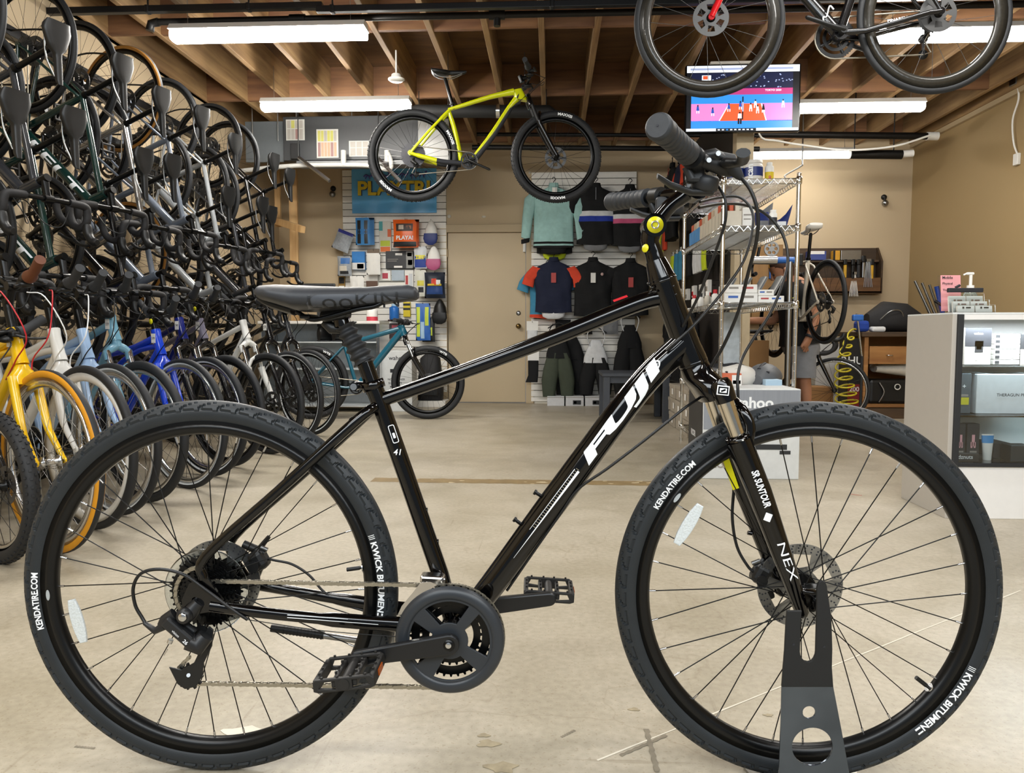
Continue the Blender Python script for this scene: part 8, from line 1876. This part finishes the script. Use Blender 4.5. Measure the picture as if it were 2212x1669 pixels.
inc('counter_tray', 'black display tray with a white word holding the cream boxes', 'tray', (2055, 979, 2115, 1003), Yd + .0, mat('tray black', '#1a1a1c', .4), .03, s1, (), (('dznuts', .5, .42, .48, M_white),), None)
tu = thing('cream_tube', 'white and blue cream tube standing beside the black tray', 'tube', (PY(2131, 1000, Yd + .06).x, Yd + .06, s1)); b = MB(); b.loft([(V((0, 0, .0)), V((.018, 0, 0)), V((0, .018, 0))), (V((0, 0, .02)), V((.019, 0, 0)), V((0, .019, 0))), (V((0, 0, .07)), V((.024, 0, 0)), V((0, .014, 0))), (V((0, 0, .118)), V((.028, 0, 0)), V((0, .002, 0)))], 18); b.build('body', M_paper, tu); b = MB(); b.loft([(V((0, 0, .078)), V((.0255, 0, 0)), V((0, .0135, 0))), (V((0, 0, .112)), V((.0282, 0, 0)), V((0, .0045, 0)))], 18); b.build('paper_label', col('#3a8fd0'), tu)
inc('carton', 'flat black carton on the lowest case shelf right of the cream tube', 'box', (2146, 958, 2190, 985), Yd + .1, M_ink, .16, s1); inc('carton', 'flat black carton at the right edge of the lowest case shelf', 'box', (2184, 962, 2230, 990), Yd + .01, M_dark, .08, s1)
# on top of the case
TZ = DZ + .009
lf = thing('leaflet_stand', 'clear acrylic stand with pink and white leaflets on the display case', 'leaflets', (PY(2052, 680, 3.72).x, 3.72, TZ)); a_, W, H = rectY(2030, 592, 2073, 640, 3.72); hz = a_.z + H / 2 - TZ
M_acr = thin_glass('clear acrylic', (.95, .97, .97), .03)
MB().box((0, .02, hz / 2 - .004), (W + .006, .003, hz), rot=(-.12, 0, 0)).build('back_plate', M_acr, lf); MB().box((0, .0, .0015), (W + .03, .1, .003)).build('base', M_acr, lf)
b = MB(); b.box((0, 0, hz * .52), (W, .002, hz * .92), rot=(-.12, 0, 0)); 
def lp(x, z): return V((x, .0 + .12 * (z - hz * .52) - .004, z))
for i, t in enumerate(('Mobile', 'Physical', 'Therapy')): b.text(t, None, None, None, h=.0125 if i != 1 else .014, m=1, bold=.01, center=False, fn=lambda x, y: lp(-W * .42 + x, hz * .885 - .030 * i + y))
b.tube([lp(.02, hz * .66), lp(.04, hz * .72)], .006, 6, 1)
b.build('leaflet', [col('#dd9a9e', .6), M_ink], lf)
ch_ = thing('card_holder', 'white tiered card holder full of cards at the front of the display case top', 'card holder', (PY(2096, 680, 3.58).x, 3.58, TZ)); W = PY(2143, 670, 3.58).x - PY(2058, 670, 3.58).x
for i, (y, h_) in enumerate(((-.04, .035), (0, .06), (.035, .09))):
    MB().box((0, y, h_ / 2), (W * (1 - .04 * i), .003, h_), rot=(-.15, 0, 0)).build('tier', M_acr, ch_)
    for k in range(2):
        o = MB(); o.box((0, 0, 0), (W * .42, .012, h_ * .82), rot=(-.15, 0, 0)); o.box((.01, -.0068, h_ * .2), (W * .12, .001, .006), 1, rot=(-.15, 0, 0)); o.box((-.012, -.0072, h_ * .2), (.008, .001, .008), 1, rot=(-.15, 0, 0)); o.build('card_stack', [M_paper, g2 if i else M_dark], ch_, (W * (-.22 + .45 * k), y + .012, h_ * .45))
MB().box((0, .02, .0015), (W, .12, .003)).build('base', M_acr, ch_); MB().box((.004, .06, .105), (W * .9, .02, .02), bev=.003).build('black_bar', M_ink, ch_)
pb_ = thing('pump_bottle', 'clear hand gel bottle with a white pump on the display case', 'bottle', (PY(2095, 650, 3.78).x, 3.78, TZ)); b = MB(); b.lathe([(0, 0), (.03, 0), (.031, .01), (.031, .09), (.02, .108), (.014, .112), (0, .112)], (0, 0, 0), (0, 0, 1), 24); b.build('body', mat('clear gel', '#dff0ee', .05, trans=.85, var=0), pb_); pz = PY(2095, 588, 3.78).z - TZ
b = MB(); b.cyl((0, 0, .11), (0, 0, .135), .016, n=18); b.cyl((0, 0, .135), (0, 0, pz - .012), .007, n=12); b.box((-.004, 0, pz - .006), (.036, .016, .012), bev=.005); b.tube([(-.02, 0, pz - .006), (-.034, 0, pz - .012)], .004, 8); b.build('pump', M_paper, pb_)
bpy.context.view_layer.update()
